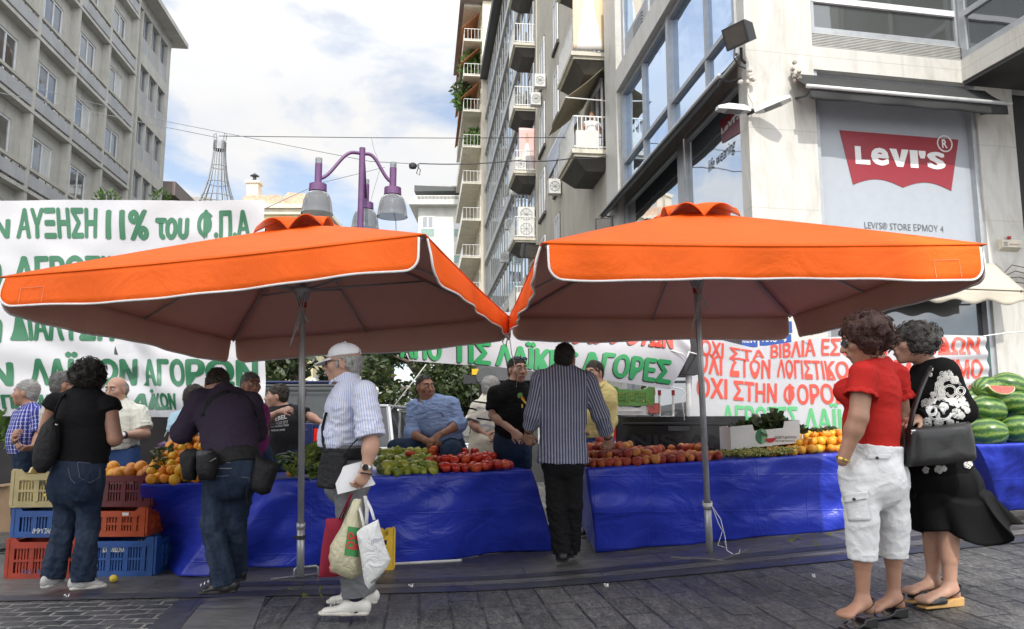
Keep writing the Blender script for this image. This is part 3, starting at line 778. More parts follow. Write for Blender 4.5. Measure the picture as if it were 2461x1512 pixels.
 for q in range(3):
  o = hubp + Mx @ Vector((0.05 * math.cos(q * 2.1 + 1), -0.03, 0)); pts = []
  wd = (-0.10, 0.11, -0.05)[q]; ln = (0.42, 0.24, 0.3)[q]
  for i in range(13):
   f = i / 12
   pts.append(o + Vector((wd * math.sin(math.pi * f) + 0.02 * f, -0.02, -ln * math.sin(math.pi * f) ** 0.8)))
  MB().tube(pts, 0.004, 5).build('cord', rope_m, root, smooth=True)
 return root, base, axis
bL = gp(722, 1391); bR = gp(1706, 1331)
uL, baseL, axL = umbrella((-1.602, 6.05, 2.114), 2.72, 2.83, (-9.63, -2.04, -3.44), 0.60, (bL.x, bL.y), 'orange square parasol over the tomato and orange stall, in shade, with handled foot bar', 3, -1)
uR, baseR, axR = umbrella((1.420, 6.03, 2.209), 2.69, 2.815, (4.05, -1.17, -0.76), 0.60, (bR.x, bR.y), 'brighter orange square parasol over the peach stall, on a lozenge steel foot plate', 5, 1)
A, B = gp(652, 1396), gp(800, 1378)
MB().tube([A + Vector((0, 0, .012)), B + Vector((0, 0, .012))], 0.014, 6, flat=0.5).build('foot_bar', steel, uL)
h0, h1 = gp(712, 1388), gp(768, 1383)
h0.y -= .06; h1.y -= .06
MB().tube([h0 + Vector((0, 0, .01)), h0 + Vector((0, 0, .07)), h0 + Vector((.015, 0, .085)), h1 + Vector((-.015, 0, .085)), h1 + Vector((0, 0, .07)), h1 + Vector((0, 0, .01))], 0.008, 8).build('handle', steel, uL, smooth=True)
MB().lathe(baseL + axL * 0.30, [(0.03, 0), (0.037, 0), (0.037, 0.03), (0.03, 0.03)], 12, axis=axL).tube([baseL + axL * 0.315 + Vector((-.06, 0, 0)), baseL + axL * 0.315 + Vector((.03, 0, 0))], .009, 6).build('clamp', dark_metal, uL)
pl_ = [gp(1612, 1341), gp(1735, 1349), gp(1800, 1322), gp(1690, 1316)]
mb = MB(); V = [p + Vector((0, 0, .002)) for p in pl_] + [p + Vector((0, 0, .014)) for p in pl_]
mb.add(V, [(3, 2, 1, 0), (4, 5, 6, 7), (0, 1, 5, 4), (1, 2, 6, 5), (2, 3, 7, 6), (3, 0, 4, 7)])
mb.build('foot_plate', plain('plate_steel', (0.22, 0.22, 0.22), 0.4, metal=0.6), uR)
o = baseR + axR * 0.40 + Vector((0.03, -0.03, 0))
MB().lathe(baseR + axR * 0.405, [(0.034, 0), (0.04, 0.0), (0.04, 0.028), (0.034, 0.028)], 12, axis=axR).tube([o, o + Vector((.06, -.02, -.1)), o + Vector((.09, -.02, -.24)), o + Vector((.10, -.02, -.34)), o + Vector((.15, -.03, -.37)), o + Vector((.19, -.04, -.36)), o + Vector((.20, -.04, -.33))], .008, 5, flat=.35).tube([o, o + Vector((.04, -.02, -.13)), o + Vector((.07, -.02, -.19)), o + Vector((.03, -.02, -.3)), o + Vector((.10, -.03, -.32)), o + Vector((.08, -.03, -.27))], .007, 5, flat=.35).build('strap', piping_m, uR)
k = at(1224, 806, 6.9); mb = MB()
mb.tube([k, k + Vector((.02, 0, -.16)), k + Vector((.075, 0, -.34)), k + Vector((.06, 0, -.45))], [.016, .016, .011, .004], 6, flat=.25)
mb.tube([k + Vector((-.02, 0, .02)), k + Vector((-.06, 0, -.06)), k + Vector((-.03, 0, -.1)), k + Vector((-.01, 0, 0))], .006, 5)
tag(mb.build('tie_ribbon', piping_m, smooth=True), 'white ribbon dangling where the two orange parasols meet', 'ribbon')
def m_tarp():
 t = NT('blue_plastic_sheet'); P = t.pos()
 f = t.noise(P, 1.5, 3); w = t.noise(t.mapping(P, scale=(1, 1, 1.6)), 2.2, 6, 0.5, 1.0)
 t.set('Base Color', t.ramp(f, [(0.3, (0.018, 0.035, 0.36)), (0.7, (0.026, 0.05, 0.50))]))
 t.set('Roughness', 0.34); t.set('Specular IOR Level', 0.45)
 sep = t.new('ShaderNodeSeparateXYZ', {0: P})
 cz = t.math('ABSOLUTE', t.math('SUBTRACT', t.math('FRACT', t.math('MULTIPLY_ADD', sep.outputs[2], 1 / 0.31, 0.12)), 0.5))
 cx = t.math('ABSOLUTE', t.math('SUBTRACT', t.math('FRACT', t.math('MULTIPLY', sep.outputs[0], 1 / 0.47)), 0.5))
 cr = t.math('MAXIMUM', t.ramp(cz, [(0.0, (1,) * 3), (0.025, (0,) * 3)]), t.ramp(cx, [(0.0, (0.8,) * 3), (0.016, (0,) * 3)]))
 vo = t.new('ShaderNodeTexVoronoi', {'Vector': t.mapping(P, scale=(1, 1, .7)), 'Scale': 3.1}, feature='F1').outputs['Distance']
 t.bump(t.math('ADD', t.math('ADD', w, t.math('MULTIPLY', vo, 0.35)), t.math('MULTIPLY', cr, 0.045)), 0.7, 0.06)
 return t.m
tarp = m_tarp()
TRST = 0
trestle = plain('trestle_steel', (0.25, 0.25, 0.26), 0.5, metal=0.6)
def vnoise(p, s, seed=0.0): return mnoise.noise(Vector((p[0] * s + seed, p[1] * s - seed, p[2] * s + seed * 2)))
class Stall:
 """A, B: front edge of the top (left, right); dp: depth backwards; bottom: ground line of the front drape given by pixels"""
 def __init__(self, label, A, B, depth, bottom, seed, left_drop=0.5, right_drop=0.5, gap=0.01, flare=0.06):
  self.A, self.B = A, B; self.s = (B - A); self.L = self.s.length
  hz = Vector((self.s.x, self.s.y, 0)).normalized(); self.back = Vector((-hz.y, hz.x, 0)); self.D = depth; self.hz = hz
  mid = (A + B) / 2
  self.root = empty('market_stall', (mid.x, mid.y + depth / 2, gz(mid.x, mid.y)), label, 'market stall', 'blue covered market stalls')
  mb = MB()
  NU, NV = 110, 36
  bot = [gp(*b) for b in bottom]
  cum = [0]
  for i in range(1, len(bot)): cum.append(cum[-1] + (bot[i] - bot[i - 1]).length)
  def bpt(u):
   d = u * cum[-1]
   for i in range(1, len(bot)):
    if d <= cum[i] or i == len(bot) - 1:
     f = (d - cum[i - 1]) / max(1e-6, cum[i] - cum[i - 1]); return bot[i - 1].lerp(bot[i], min(1, max(0, f)))
  def fn(u, v):
   top = A + self.s * u; b = bpt(u).copy(); b.z = gz(b.x, b.y) + gap
   p = top.lerp(b, v)
   e = v ** 1.1
   fold = 0.050 * vnoise((u * 5.2, v * 0.5, 0), 1.0, seed) + 0.024 * vnoise((u * 13 + v * 3.0, v * 1.1, 0), 1.0, seed + 3) + 0.02 * vnoise((u * 3 - v * 2.6, v * 3.5, 1), 1.0, seed + 7)
   drop = 0.06 * max(0, (v - 0.78) / 0.22) ** 2 * vnoise((u * 9, 0, 0), 1, seed + 5)
   q = p - self.back * (fold * 1.35 * min(1, v * 5) + 0.07 * max(0, 1 - u / .4) * math.sin(math.pi * v) * e); q.z += drop * 0.2
   q.z = max(q.z, gz(q.x, q.y) + 0.006)
   if v < 0.04: q = q + self.back * 0.012 * (1 - v / 0.04)
   return q
  mb.grid(fn, NU, NV)
  def ft(u, v):
   p = A + self.s * u + self.back * depth * v
   z = 0.006 * vnoise((u * 8, v * 5, 0), 1.0, seed)
   p = p + Vector((0, 0, z if 0.02 < v else 0))
   if v == 0: p = fn(u, 0)
   return p
  mb.grid(ft, NU, 16)
  for side, dr in ((0, left_drop), (1, right_drop)):
   if dr <= 0: continue
   T0 = A if side == 0 else B
   sg = -1 if side == 0 else 1
   def fs(u, v, T0=T0, sg=sg, side=side):
    t = T0 + self.back * depth * u
    f0 = fn(side, v)
    g = Vector((f0.x, f0.y, f0.z)) + self.back * depth * u * (1 - 0.1 * v)
    g.z = t.z + (f0.z - T0.z) * (1 - u) + (-(T0.z - gz(t.x, t.y)) * dr * v) * u
    w = 0.03 * vnoise((u * 4, v, 0), 1, seed + 9) * v
    return g + hz * w * min(1, u * 4)
   mb.grid(fs, 30, NV)
  self.cloth = mb.build('cloth', tarp, self.root, smooth=True)
  bmm = bmesh.new(); bmm.from_mesh(self.cloth.data); bmesh.ops.remove_doubles(bmm, verts=bmm.verts, dist=0.002); bmesh.ops.recalc_face_normals(bmm, faces=bmm.faces); bmm.to_mesh(self.cloth.data); bmm.free()
  md = self.cloth.modifiers.new('t', 'SOLIDIFY'); md.thickness = 0.003
  fr = Fr(A - Vector((0, 0, A.z)), hz, -self.back); sl = (B.z - A.z)
  tb = MB(); P = []
  for dz in (-0.035, -0.008):
   for (u, v) in ((0.03, 0.10), (0.97, 0.10), (0.97, 0.96), (0.03, 0.96)): P.append(A + self.s * u + self.back * depth * v + Vector((0, 0, dz)))
  tb.add(P, [(3, 2, 1, 0), (4, 5, 6, 7), (0, 1, 5, 4), (1, 2, 6, 5), (2, 3, 7, 6), (3, 0, 4, 7)]).build('table_top', plain('plywood', (0.3, 0.22, 0.13), 0.7), self.root)
  for (u, v) in ((0.14, 0.34), (0.88, 0.34), (0.88, 0.9), (0.14, 0.9)):
   p = A + self.s * u + self.back * depth * v
   MB().tube([p + Vector((0, 0, -0.03)), Vector((p.x, p.y, gz(p.x, p.y)))], 0.018, 8).build('leg', trestle, self.root)
 def p(self, a, b, h=0.0):
  """a: metres from the left along the front; b: metres back; h: height over the top"""
  q = self.A + self.s * (a / self.L) + self.back * b
  return q + Vector((0, 0, h))
sL = Stall('long blue covered stall of citrus, greens, peppers and tomatoes', at(336, 1166, 6.22), at(1279, 1130, 7.16), 0.98,
   [(352, 1335), (430, 1388), (505, 1391), (585, 1368), (720, 1368), (840, 1362), (950, 1357), (1090, 1346), (1180, 1331), (1240, 1328), (1332, 1326)], 1.3, 0.9, 0.9)
sR = Stall('blue covered stall of peaches, grapes and oranges below the black tailgate', at(1408, 1126, 6.85), at(2196, 1079, 7.1), 1.15,
   [(1432, 1331), (1700, 1307), (2030, 1276), (2192, 1262)], 5.1, 0.7, 0.6)
sM = Stall('blue covered stall piled with watermelons', at(2346, 1069, 6.2), at(2750, 1058, 6.5), 1.0,
   [(2392, 1232 + 40), (2760, 1232 + 40)], 8.2, 0.35, 0.35, gap=0.14)
mb = MB()
for f in (0.5,): pass
A, B = gp(945, 1357), gp(1110, 1348)
tag(MB().tube([A + Vector((0, -.05, .012)), B + Vector((0, -.05, .012))], 0.012, 4).build('batten', piping_m), 'thin white batten lying at the foot of the blue cloth', 'batten')
fl = gp(2205, 1268)
mb = MB().grid(lambda u, v: fl + Vector((u * .14 - .03, .12 * v, .01 + 0.15 * (1 - u) * v + 0.03 * math.sin(6 * u))), 8, 8)
tag(mb.build('loose_sheet', tarp, smooth=True, thick=0.003), 'loose corner of blue sheet on the ground behind the women', 'plastic sheet')
def m_plastic(name, col, rough=0.45):
 return plain(name, col, rough, var=0.18, scale=7, bump=0.05, bscale=40)
CR = {'cream': m_plastic('cream_plastic', (0.40, 0.33, 0.16)), 'blue': m_plastic('blue_plastic', (0.018, 0.075, 0.26)), 'red': m_plastic('red_crate_plastic', (0.33, 0.035, 0.014)),
  'darkred': m_plastic('dark_red_plastic', (0.10, 0.008, 0.013)), 'orange': m_plastic('orange_plastic', (0.38, 0.055, 0.011)), 'yellow': m_plastic('yellow_plastic', (0.68, 0.43, 0.02)),
  'green': m_plastic('green_plastic', (0.16, 0.36, 0.09)), 'white': m_plastic('white_plastic', (0.62, 0.62, 0.60)), 'pink': m_plastic('faded_red_plastic', (0.5, 0.12, 0.10))}
def crate(fr, w, d, h, col, label, group, rows=2, dip=0.032, step=0.022, closed=False, cols=3):
 """fr: s across the front, n towards the viewer; the front face lies at n = 0"""
 root = empty('crate', fr.p(w / 2, -d / 2, 0), label, 'crate', group)
 m = CR[col]; mb = MB(); t = 0.016
 band = 0.045; top = h * 0.8
 faces = [(Fr(fr.p(0, 0, 0), fr.s, fr.n), w), (Fr(fr.p(w, 0, 0), -fr.n, fr.s), d), (Fr(fr.p(w, -d, 0), -fr.s, -fr.n), w), (Fr(fr.p(0, -d, 0), fr.n, -fr.s), d)]
 for (f, L) in faces:
  e = t
  mb.prism(f, [(e, 0), (e + 0.05, 0), (e + 0.05, h), (e, h)], -t, 0).prism(f, [(L - e - 0.05, 0), (L - e, 0), (L - e, h), (L - e - 0.05, h)], -t, 0)
  mb.box(f, e + 0.05, L - e - 0.05, -t, 0.0, 0.0, band)
  mb.prism(f, [(e + 0.05, h - dip - band), (L - e - 0.05, h - dip - band), (L - e - 0.05, h), (L - e - 0.05 - dip, h - dip), (e + 0.05 + dip, h - dip), (e + 0.05, h)], -t, 0.0)
  mb.box(f, e + 0.05, L - e - 0.05, 0.0, 0.012, h - dip - band, h - dip - band + 0.012)
  z0, z1 = band, h - dip - band
  if closed:
   mb.box(f, e + 0.05, L - e - 0.05, -t, -0.004, z0, z1)
  else:
   for r in range(1, rows):
    zr = z0 + (z1 - z0) * r / rows
    mb.box(f, e + 0.05, L - e - 0.05, -t, 0.004, zr - 0.009, zr + 0.009)
   nb = int((L - 2 * e - 0.1) / step)
   for i in range(1, nb):
    sx = e + 0.05 + (L - 2 * e - 0.1) * i / nb
    wide = 0.014 if i % max(1, nb // cols) == 0 else 0.0065
    mb.box(f, sx - wide, sx + wide, -t * 0.9, 0.008 if wide > 0.01 else -0.003, z0, z1)
  mb.box(f, e * 0.2, e + 0.012, -0.012, 0.004, 0.02, h - 0.01)
 mb.box(fr, t, w - t, -d + t, -t, 0.012, 0.028)
 mb.build('body', m, root)
 return root
white_print = plain('white_print', (0.6, 0.6, 0.58), 0.8)
dark_print = plain('dark_print', (0.05, 0.05, 0.05), 0.8)
gb_ = gp(7, 1393); gb2 = gp(172, 1390)
sx = (Vector((gb2.x, gb2.y, 0)) - Vector((gb_.x, gb_.y, 0))).normalized()
CF1 = Fr((gb_.x, gb_.y, 0.0), sx)
GR = 'plastic crates stacked beside the orange stall'
def lift(fr, dz, ds=0.0, dn=0.0): return Fr(fr.p(ds, dn, dz), fr.s, fr.n)
c1 = crate(CF1, 0.55, 0.36, 0.305, 'red', 'red slatted crate at the bottom of the stack under the cream crate', GR)
flat_lettering('ΤΖΟΥ 1 Τ-43', lift(CF1, 0), 0.34, 0.14, 0.075, 0.04, 0.013, plain('faded_blue_print', (.1, .12, .25), .8), c1)
f2 = lift(CF1, 0.307, 0.015, -0.01)
c2 = crate(f2, 0.52, 0.36, 0.22, 'blue', 'blue slatted crate in the middle, between cream and red ones', GR, rows=1, dip=0.02)
flat_lettering('ΑΝΤΩΝΙΟΥ-ΜΑΚΡΗΣ Α-45-47', f2, 0.50, 0.17, 0.07, 0.03, 0.013, white_print, c2)
f3 = lift(CF1, 0.535, -0.005, 0.0)
c3 = crate(f3, 0.56, 0.37, 0.29, 'cream', 'cream plastic crate of yellow fruit on top of the stack', GR, rows=2, dip=0.04)
flat_lettering('ΔΗΜ. ΑΠΟΣΤΟΛΟΥ', f3, 0.20, 0.43, 0.165, 0.205, 0.006, dark_print, c3, bold=0.03)
gb_ = gp(228, 1389); gb2 = gp(350, 1386)
CF2 = Fr((gb_.x - .12, gb_.y + 0.03, 0.0), (1, 0.05, 0))
c4 = crate(CF2, 0.55, 0.42, 0.30, 'blue', 'light blue slatted crate on the ground at the end of the orange stall', GR)
flat_lettering('ΚΑΡΑΝΙΚΟΛΑΣ', CF2, 0.15, 0.33, 0.185, 0.225, 0.004, white_print, c4)
f5 = lift(CF2, 0.302, -0.03, 0.0)
c5 = crate(f5, 0.50, 0.40, 0.225, 'orange', 'orange slatted crate between blue and dark red crates', GR, rows=2, dip=0.03)
MB().box(f5, .31, .36, 0.006, 0.008, 0.155, 0.185).build('sticker', white_print, c5)
f6 = lift(CF2, 0.53, -0.05, 0.0)
c6 = crate(f6, 0.55, 0.40, 0.27, 'darkred', 'dark red crate heaped with big oranges, on top of its stack', GR, rows=2, dip=0.03)
flat_lettering('Ο.Α.Κ. ΑΕ', f6, 0.22, 0.40, 0.175, 0.205, 0.004, plain('pink_print', (.4, .2, .2), .8), c6)
yb = gp(926, 1374)
YF2 = Fr((yb.x - 0.10, yb.y + 0.02, gz(yb.x, yb.y)), (0.96, 0.28, 0))
crate(YF2, 0.17, 0.42, 0.335, 'yellow', 'yellow slatted crate standing by the blue cloth behind the hanging carrier bags', None, rows=4, dip=0.05, step=0.04)
def displaced_sphere(name, mats, rx, ry, rz, seg=18, rings=11, fn=None):
 mb = MB(); V = []
 for j in range(rings + 1):
  th = math.pi * j / rings
  for i in range(seg):
   a = 2 * math.pi * i / seg
   d = Vector((math.sin(th) * math.cos(a), math.sin(th) * math.sin(a), math.cos(th)))
   k = fn(d, a, th) if fn else 1.0
   V.append((d.x * rx * k, d.y * ry * k, d.z * rz * k))
 F = []
 for j in range(rings):
  for i in range(seg): F.append((j * seg + i, (j + 1) * seg + i, (j + 1) * seg + (i + 1) % seg, j * seg + (i + 1) % seg))
 mb.add(V, F)
 me = bpy.data.meshes.new(name); me.from_pydata(mb.v, [], mb.f)
 bm = bmesh.new(); bm.from_mesh(me); bmesh.ops.remove_doubles(bm, verts=bm.verts, dist=1e-5); bm.to_mesh(me); bm.free()
 me.polygons.foreach_set('use_smooth', [True] * len(me.polygons))
 for m in mats: me.materials.append(m)
 return me
def m_fruit(name, stops, rough=0.35, scale=2.0, bump=0.0, bscale=90, spec=0.5, oscale=14):
 """colour differs from fruit to fruit and over each fruit's skin"""
 t = NT(name); O = t.obj()
 rn = t.new('ShaderNodeObjectInfo').outputs['Random']
 off = t.new('ShaderNodeVectorMath', {0: O, 1: t.new('ShaderNodeCombineXYZ', {0: t.math('MULTIPLY', rn, 37.0), 1: t.math('MULTIPLY', rn, 91.0), 2: rn}).outputs[0]}, operation='ADD').outputs[0]
 f = t.noise(off, oscale, 4, 0.6)
 v = t.math('ADD', t.math('MULTIPLY', f, 0.75), t.math('MULTIPLY_ADD', rn, 0.5, -0.15))
 t.set('Base Color', t.ramp(v, stops)); t.set('Roughness', rough); t.set('Specular IOR Level', spec)
 if bump: t.bump(t.noise(off, bscale, 3), bump, 0.003)
 return t.m
orange_skin = m_fruit('citrus_skin', [(0.15, (0.66, 0.17, 0.01)), (0.45, (0.74, 0.29, 0.015)), (0.75, (0.66, 0.42, 0.03)), (0.95, (0.45, 0.40, 0.05))], 0.42, bump=0.25)
orange_me = displaced_sphere('orange_fruit', [orange_skin], 0.042, 0.042, 0.039, fn=lambda d, a, th: 1 - 0.06 * max(0, d.z) ** 8 + 0.01 * math.sin(3 * a))
tomato_skin = m_fruit('tomato_skin', [(0.2, (0.42, 0.018, 0.012)), (0.55, (0.52, 0.04, 0.015)), (0.85, (0.55, 0.13, 0.03)), (1.0, (0.5, 0.28, 0.08))], 0.16, oscale=9)
tomato_me = displaced_sphere('tomato_fruit', [tomato_skin], 0.047, 0.047, 0.038, fn=lambda d, a, th: (1 + 0.035 * math.cos(5 * a + 1) * abs(d.z) ** 1.2) * (1 - 0.16 * max(0, d.z) ** 10))
peach_skin = m_fruit('peach_skin', [(0.3, (0.20, 0.018, 0.016)), (0.5, (0.34, 0.05, 0.025)), (0.68, (0.48, 0.17, 0.045)), (0.9, (0.55, 0.36, 0.09))], 0.55, spec=0.35, oscale=11)
peach_me = displaced_sphere('peach_fruit', [peach_skin], 0.041, 0.041, 0.038, fn=lambda d, a, th: 1 - 0.05 * max(0, math.cos(a)) ** 24 * math.sin(th) - 0.14 * max(0, d.z) ** 9)
pepper_skin = m_fruit('pepper_skin', [(0.25, (0.13, 0.19, 0.015)), (0.55, (0.28, 0.31, 0.035)), (0.9, (0.46, 0.41, 0.07))], 0.22, oscale=10)
redpepper_skin = m_fruit('red_pepper_skin', [(0.3, (0.42, 0.03, 0.012)), (0.9, (0.5, 0.08, 0.02))], 0.22)
def pepper_fn(d, a, th):
 tz = (1 - d.z) / 2
 return (1.0 + 0.10 * math.cos(3 * a) * math.sin(th)) * (0.62 + 0.5 * math.sin(math.pi * min(1, tz * 0.75 + 0.22)))
pepper_me = displaced_sphere('pepper_fruit', [pepper_skin], 0.033, 0.030, 0.062, fn=pepper_fn)
lemon_skin = m_fruit('lemon_skin', [(0.3, (0.66, 0.46, 0.03)), (0.9, (0.7, 0.55, 0.08))], 0.45, bump=0.2)
lemon_me = displaced_sphere('lemon_fruit', [lemon_skin], 0.034, 0.034, 0.046, fn=lambda d, a, th: 1 + 0.1 * abs(d.z) ** 12)
big_orange_me = displaced_sphere('big_orange_fruit', [m_fruit('papaya_skin', [(0.2, (0.42, 0.13, 0.015)), (0.6, (0.6, 0.24, 0.02)), (0.95, (0.62, 0.36, 0.03))], 0.4, bump=0.15)], 0.056, 0.056, 0.053)
def place(me, name, p, label, cat, group, sc=1.0, rr=rnd, tilt=1.0):
 o = bpy.data.objects.new(name, me); COL.objects.link(o)
 o.location = p; s = sc * rr.uniform(0.84, 1.12); o.scale = (s * rr.uniform(.96, 1.04), s * rr.uniform(.96, 1.04), s * rr.uniform(.94, 1.03))
 o.rotation_euler = (rr.uniform(-1, 1) * tilt, rr.uniform(-1, 1) * tilt, rr.uniform(0, 6.28))
 return tag(o, label, cat, group)
def pile(P, a0, a1, b0, b1, r, hfn, me, name, label, cat, group, seed, flat=0.9, tilt=1.0, keep=1.0, sc=1.0, mes=None):
 """fruit in hexagonal layers over a patch; P(a, b, h) maps table coordinates to space, hfn(a, b) is the height of the heap"""
 rr = random.Random(seed); n = 0
 k = 0
 while True:
  any_ = False; h = r * flat + k * r * 1.55 * flat
  rows = int((b1 - b0) / (r * 1.75)) + 1
  for j in range(rows):
   b = b0 + r + j * r * 1.75 + (k % 2) * r * 0.9
   a = a0 + r + ((j + k) % 2) * r
   while a < a1 - r * 0.5:
    H = hfn(a, b)
    if h <= H + r * 0.4 and b < b1:
     any_ = True
     if (rr.random() < keep):
      place(mes[rr.randrange(len(mes))] if mes else me, name, P(a + rr.uniform(-.42, .42) * r, b + rr.uniform(-.4, .4) * r, h + rr.uniform(-.22, .25) * r), label, cat, group, sc, rr, tilt); n += 1
    a += 2.02 * r
  k += 1
  if not any_ or k > 7: break
 return n
cnt = {}
cnt['or'] = pile(sL.p, 0.03, 0.60, 0.0, 0.62, 0.041, lambda a, b: 0.05 + 0.52 * b * (0.35 + 1.05 * min(1, a / 0.5)) , orange_me, 'orange', 'orange in the leafy heap next to the dark red crate', 'orange', 'oranges heaped beside the crates', 3)
place(big_orange_me, 'orange', sL.p(1.12, 0.10, 0.05), 'single orange beside the greens by the black lens pouch', 'orange', None, 0.8)
a_of = lambda px: (px - 336) / (1279 - 336) * sL.L
cnt['pe'] = pile(sL.p, a_of(893), a_of(1040), 0.0, 0.66, 0.037, lambda a, b: 0.04 + 0.20 * b, pepper_me, 'green_pepper', 'yellowish green pepper in the heap beside the tomatoes', 'pepper', 'green peppers heaped on the stall', 4, tilt=3, flat=0.8)
for (px, b, h) in ((975, 0.42, 0.16), (1018, 0.2, 0.09)):
 o = place(pepper_me, 'red_pepper', sL.p(a_of(px), b, h), 'red pepper lying among the green peppers' if px < 1000 else 'smaller reddish pepper lying near the tomatoes', 'pepper', None, 1.0, tilt=2)
 o.data = pepper_me.copy() if px < 1000 else bpy.data.meshes[pepper_me.name + '.001']
 o.data.materials[0] = redpepper_skin
cnt['to'] = pile(sL.p, a_of(1035), a_of(1236), 0.0, 0.60, 0.046, lambda a, b: (0.05 + 0.22 * b * min(1, (a_of(1250) - a) / 0.25)), tomato_me, 'tomato', 'ripe ribbed tomato in the heap at the end of the blue stall', 'tomato', 'tomatoes heaped on the stall', 5, tilt=0.9)
b_of = lambda px: (px - 1408) / (2196 - 1408) * sR.L
cnt['ph'] = pile(sR.p, b_of(1412), b_of(1742), 0.0, 0.85, 0.039, lambda a, b: 0.045 + 0.17 * b * (0.6 + 0.4 * math.sin(a * 5)), peach_me, 'peach', 'blushed peach in the heap on the second stall', 'peach', 'peaches heaped on the second stall', 6)
cnt['or2'] = pile(sR.p, b_of(1862), b_of(2100), 0.10, 0.60, 0.041, lambda a, b: 0.05 + 0.30 * max(0, b - 0.1) * min(1, max(0, (a - b_of(1880)) / 0.5)), orange_me, 'orange', 'orange in the heap beside the carton of vine leaves', 'orange', 'oranges heaped on the second stall', 7)
def m_melon():
 t = NT('watermelon_rind'); O = t.obj()
 sep = t.new('ShaderNodeSeparateXYZ', {0: O})
 ang = t.math('ARCTAN2', sep.outputs[1], sep.outputs[0])
 w = t.noise(O, 16, 5, 0.7)
 s = t.math('SINE', t.math('ADD', t.math('MULTIPLY', ang, 11.0), t.math('MULTIPLY', w, 7.0)))
 f2 = t.noise(O, 45, 4, 0.7)
 v = t.math('ADD', t.math('MULTIPLY', s, 0.32), t.math('MULTIPLY_ADD', f2, 0.7, 0.15))
 t.set('Base Color', t.ramp(v, [(0.2, (0.022, 0.075, 0.016)), (0.5, (0.05, 0.13, 0.024)), (0.75, (0.13, 0.22, 0.04)), (0.98, (0.25, 0.31, 0.08))]))
 t.set('Roughness', 0.3)
 return t.m
rind = m_melon()
melon_me = displaced_sphere('watermelon_fruit', [rind], 0.128, 0.128, 0.165, 28, 18, fn=lambda d, a, th: 1 + 0.012 * math.cos(9 * a) * math.sin(th) - 0.03 * abs(d.z) ** 14)
def melon_px(px, py, Y, axis, label, sc=1.0):
 o = bpy.data.objects.new('watermelon', melon_me); COL.objects.link(o)
 o.location = at(px, py, Y); o.scale = (sc * .94,) * 3
 o.rotation_euler = Vector(axis).to_track_quat('Z', 'Y').to_euler()
 return tag(o, label, 'watermelon', 'watermelons piled on the right stall')
melon_px(2372, 1041, 6.42, (0.9, -.5, 0.1), 'round striped watermelon, front left of the bottom row')
melon_px(2449, 1034, 6.5, (0.8, -.6, 0.1), 'striped watermelon beside the front one, at the picture edge')
melon_px(2372, 985, 6.62, (1, -.1, -0.1), 'long watermelon lying sideways in the middle row')
melon_px(2447, 975, 6.72, (0.5, -.9, 0.1), 'watermelon right below the cut slice')
melon_px(2372, 938, 6.95, (0.9, .5, 0.1), 'watermelon left of and behind the cut slice')
melon_px(2425, 928, 7.08, (1, -.2, -0.25), 'topmost watermelon of the pile')
melon_px(2334, 1021, 6.8, (0.9, .5, 0), 'watermelon half hidden by the black handbag, lower one', 0.95)
melon_px(2338, 965, 7.0, (0.9, .5, 0), 'watermelon peeping out over the cardigan sleeve', 0.95)
for i, (x, y, Y) in enumerate(((2520, 1030, 6.7), (2500, 960, 7.0), (2440, 1000, 7.15))): melon_px(x, y, Y, (1, .3, 0), ('watermelon at the far right of the bottom row', 'watermelon at the far right edge above the others', 'watermelon deep in the pile behind the slice')[i])
flesh = m_fruit('melon_flesh', [(0.2, (0.62, 0.06, 0.05)), (0.8, (0.7, 0.14, 0.10))], 0.3, oscale=40)
sp = at(2407, 938, 6.55)
sroot = empty('watermelon_slice', sp, 'cut wedge of red watermelon shown on the pile', 'melon slice')
def half_disc(r, n0, n1, name, m, par, r0=0.0):
 fr = Fr(sp + Vector((0, 0, 0.03)), (0.99, 0.1, -0.03), (0.1, -0.93, 0.36))
 pts = [(r * math.cos(math.pi + math.pi * i / 20) * 1.0, r * 0.62 * math.sin(math.pi + math.pi * i / 20)) for i in range(21)]
 up = fr.s.cross(fr.n); up = up if up.z > 0 else -up
 V = []
 for n in (n0, n1):
  for (a, b) in pts: V.append(fr.P + fr.s * a + up * b + fr.n * n)
 k = len(pts)
 return MB().add(V, [tuple(range(k)), tuple(range(2 * k - 1, k - 1, -1))] + [(i, k + i, k + (i + 1) % k, (i + 1) % k) for i in range(k)]).build(name, m, par)
half_disc(0.105, -0.03, 0.012, 'flesh', flesh, sroot)
half_disc(0.112, -0.035, 0.008, 'white_rind', plain('pale_rind', (0.62, 0.66, 0.42), 0.4), sroot)
half_disc(0.119, -0.05, 0.004, 'rind', rind, sroot)
mb = MB()
fr = Fr(sp + Vector((0, 0, 0.03)), (0.99, 0.1, -0.03), (0.1, -0.93, 0.36)); up = fr.s.cross(fr.n); up = up if up.z > 0 else -up
for i in range(16):
 a = rnd.uniform(-.07, .07); b = -rnd.uniform(.008, .042); mb.lathe(fr.P + fr.s * a + up * b + fr.n * 0.0125, [(0.003, 0), (0.002, 0.0015), (0, 0.002)], 6, axis=fr.n)
mb.build('seeds', plain('black_seed', (0.01, 0.008, 0.006), 0.3), sroot)
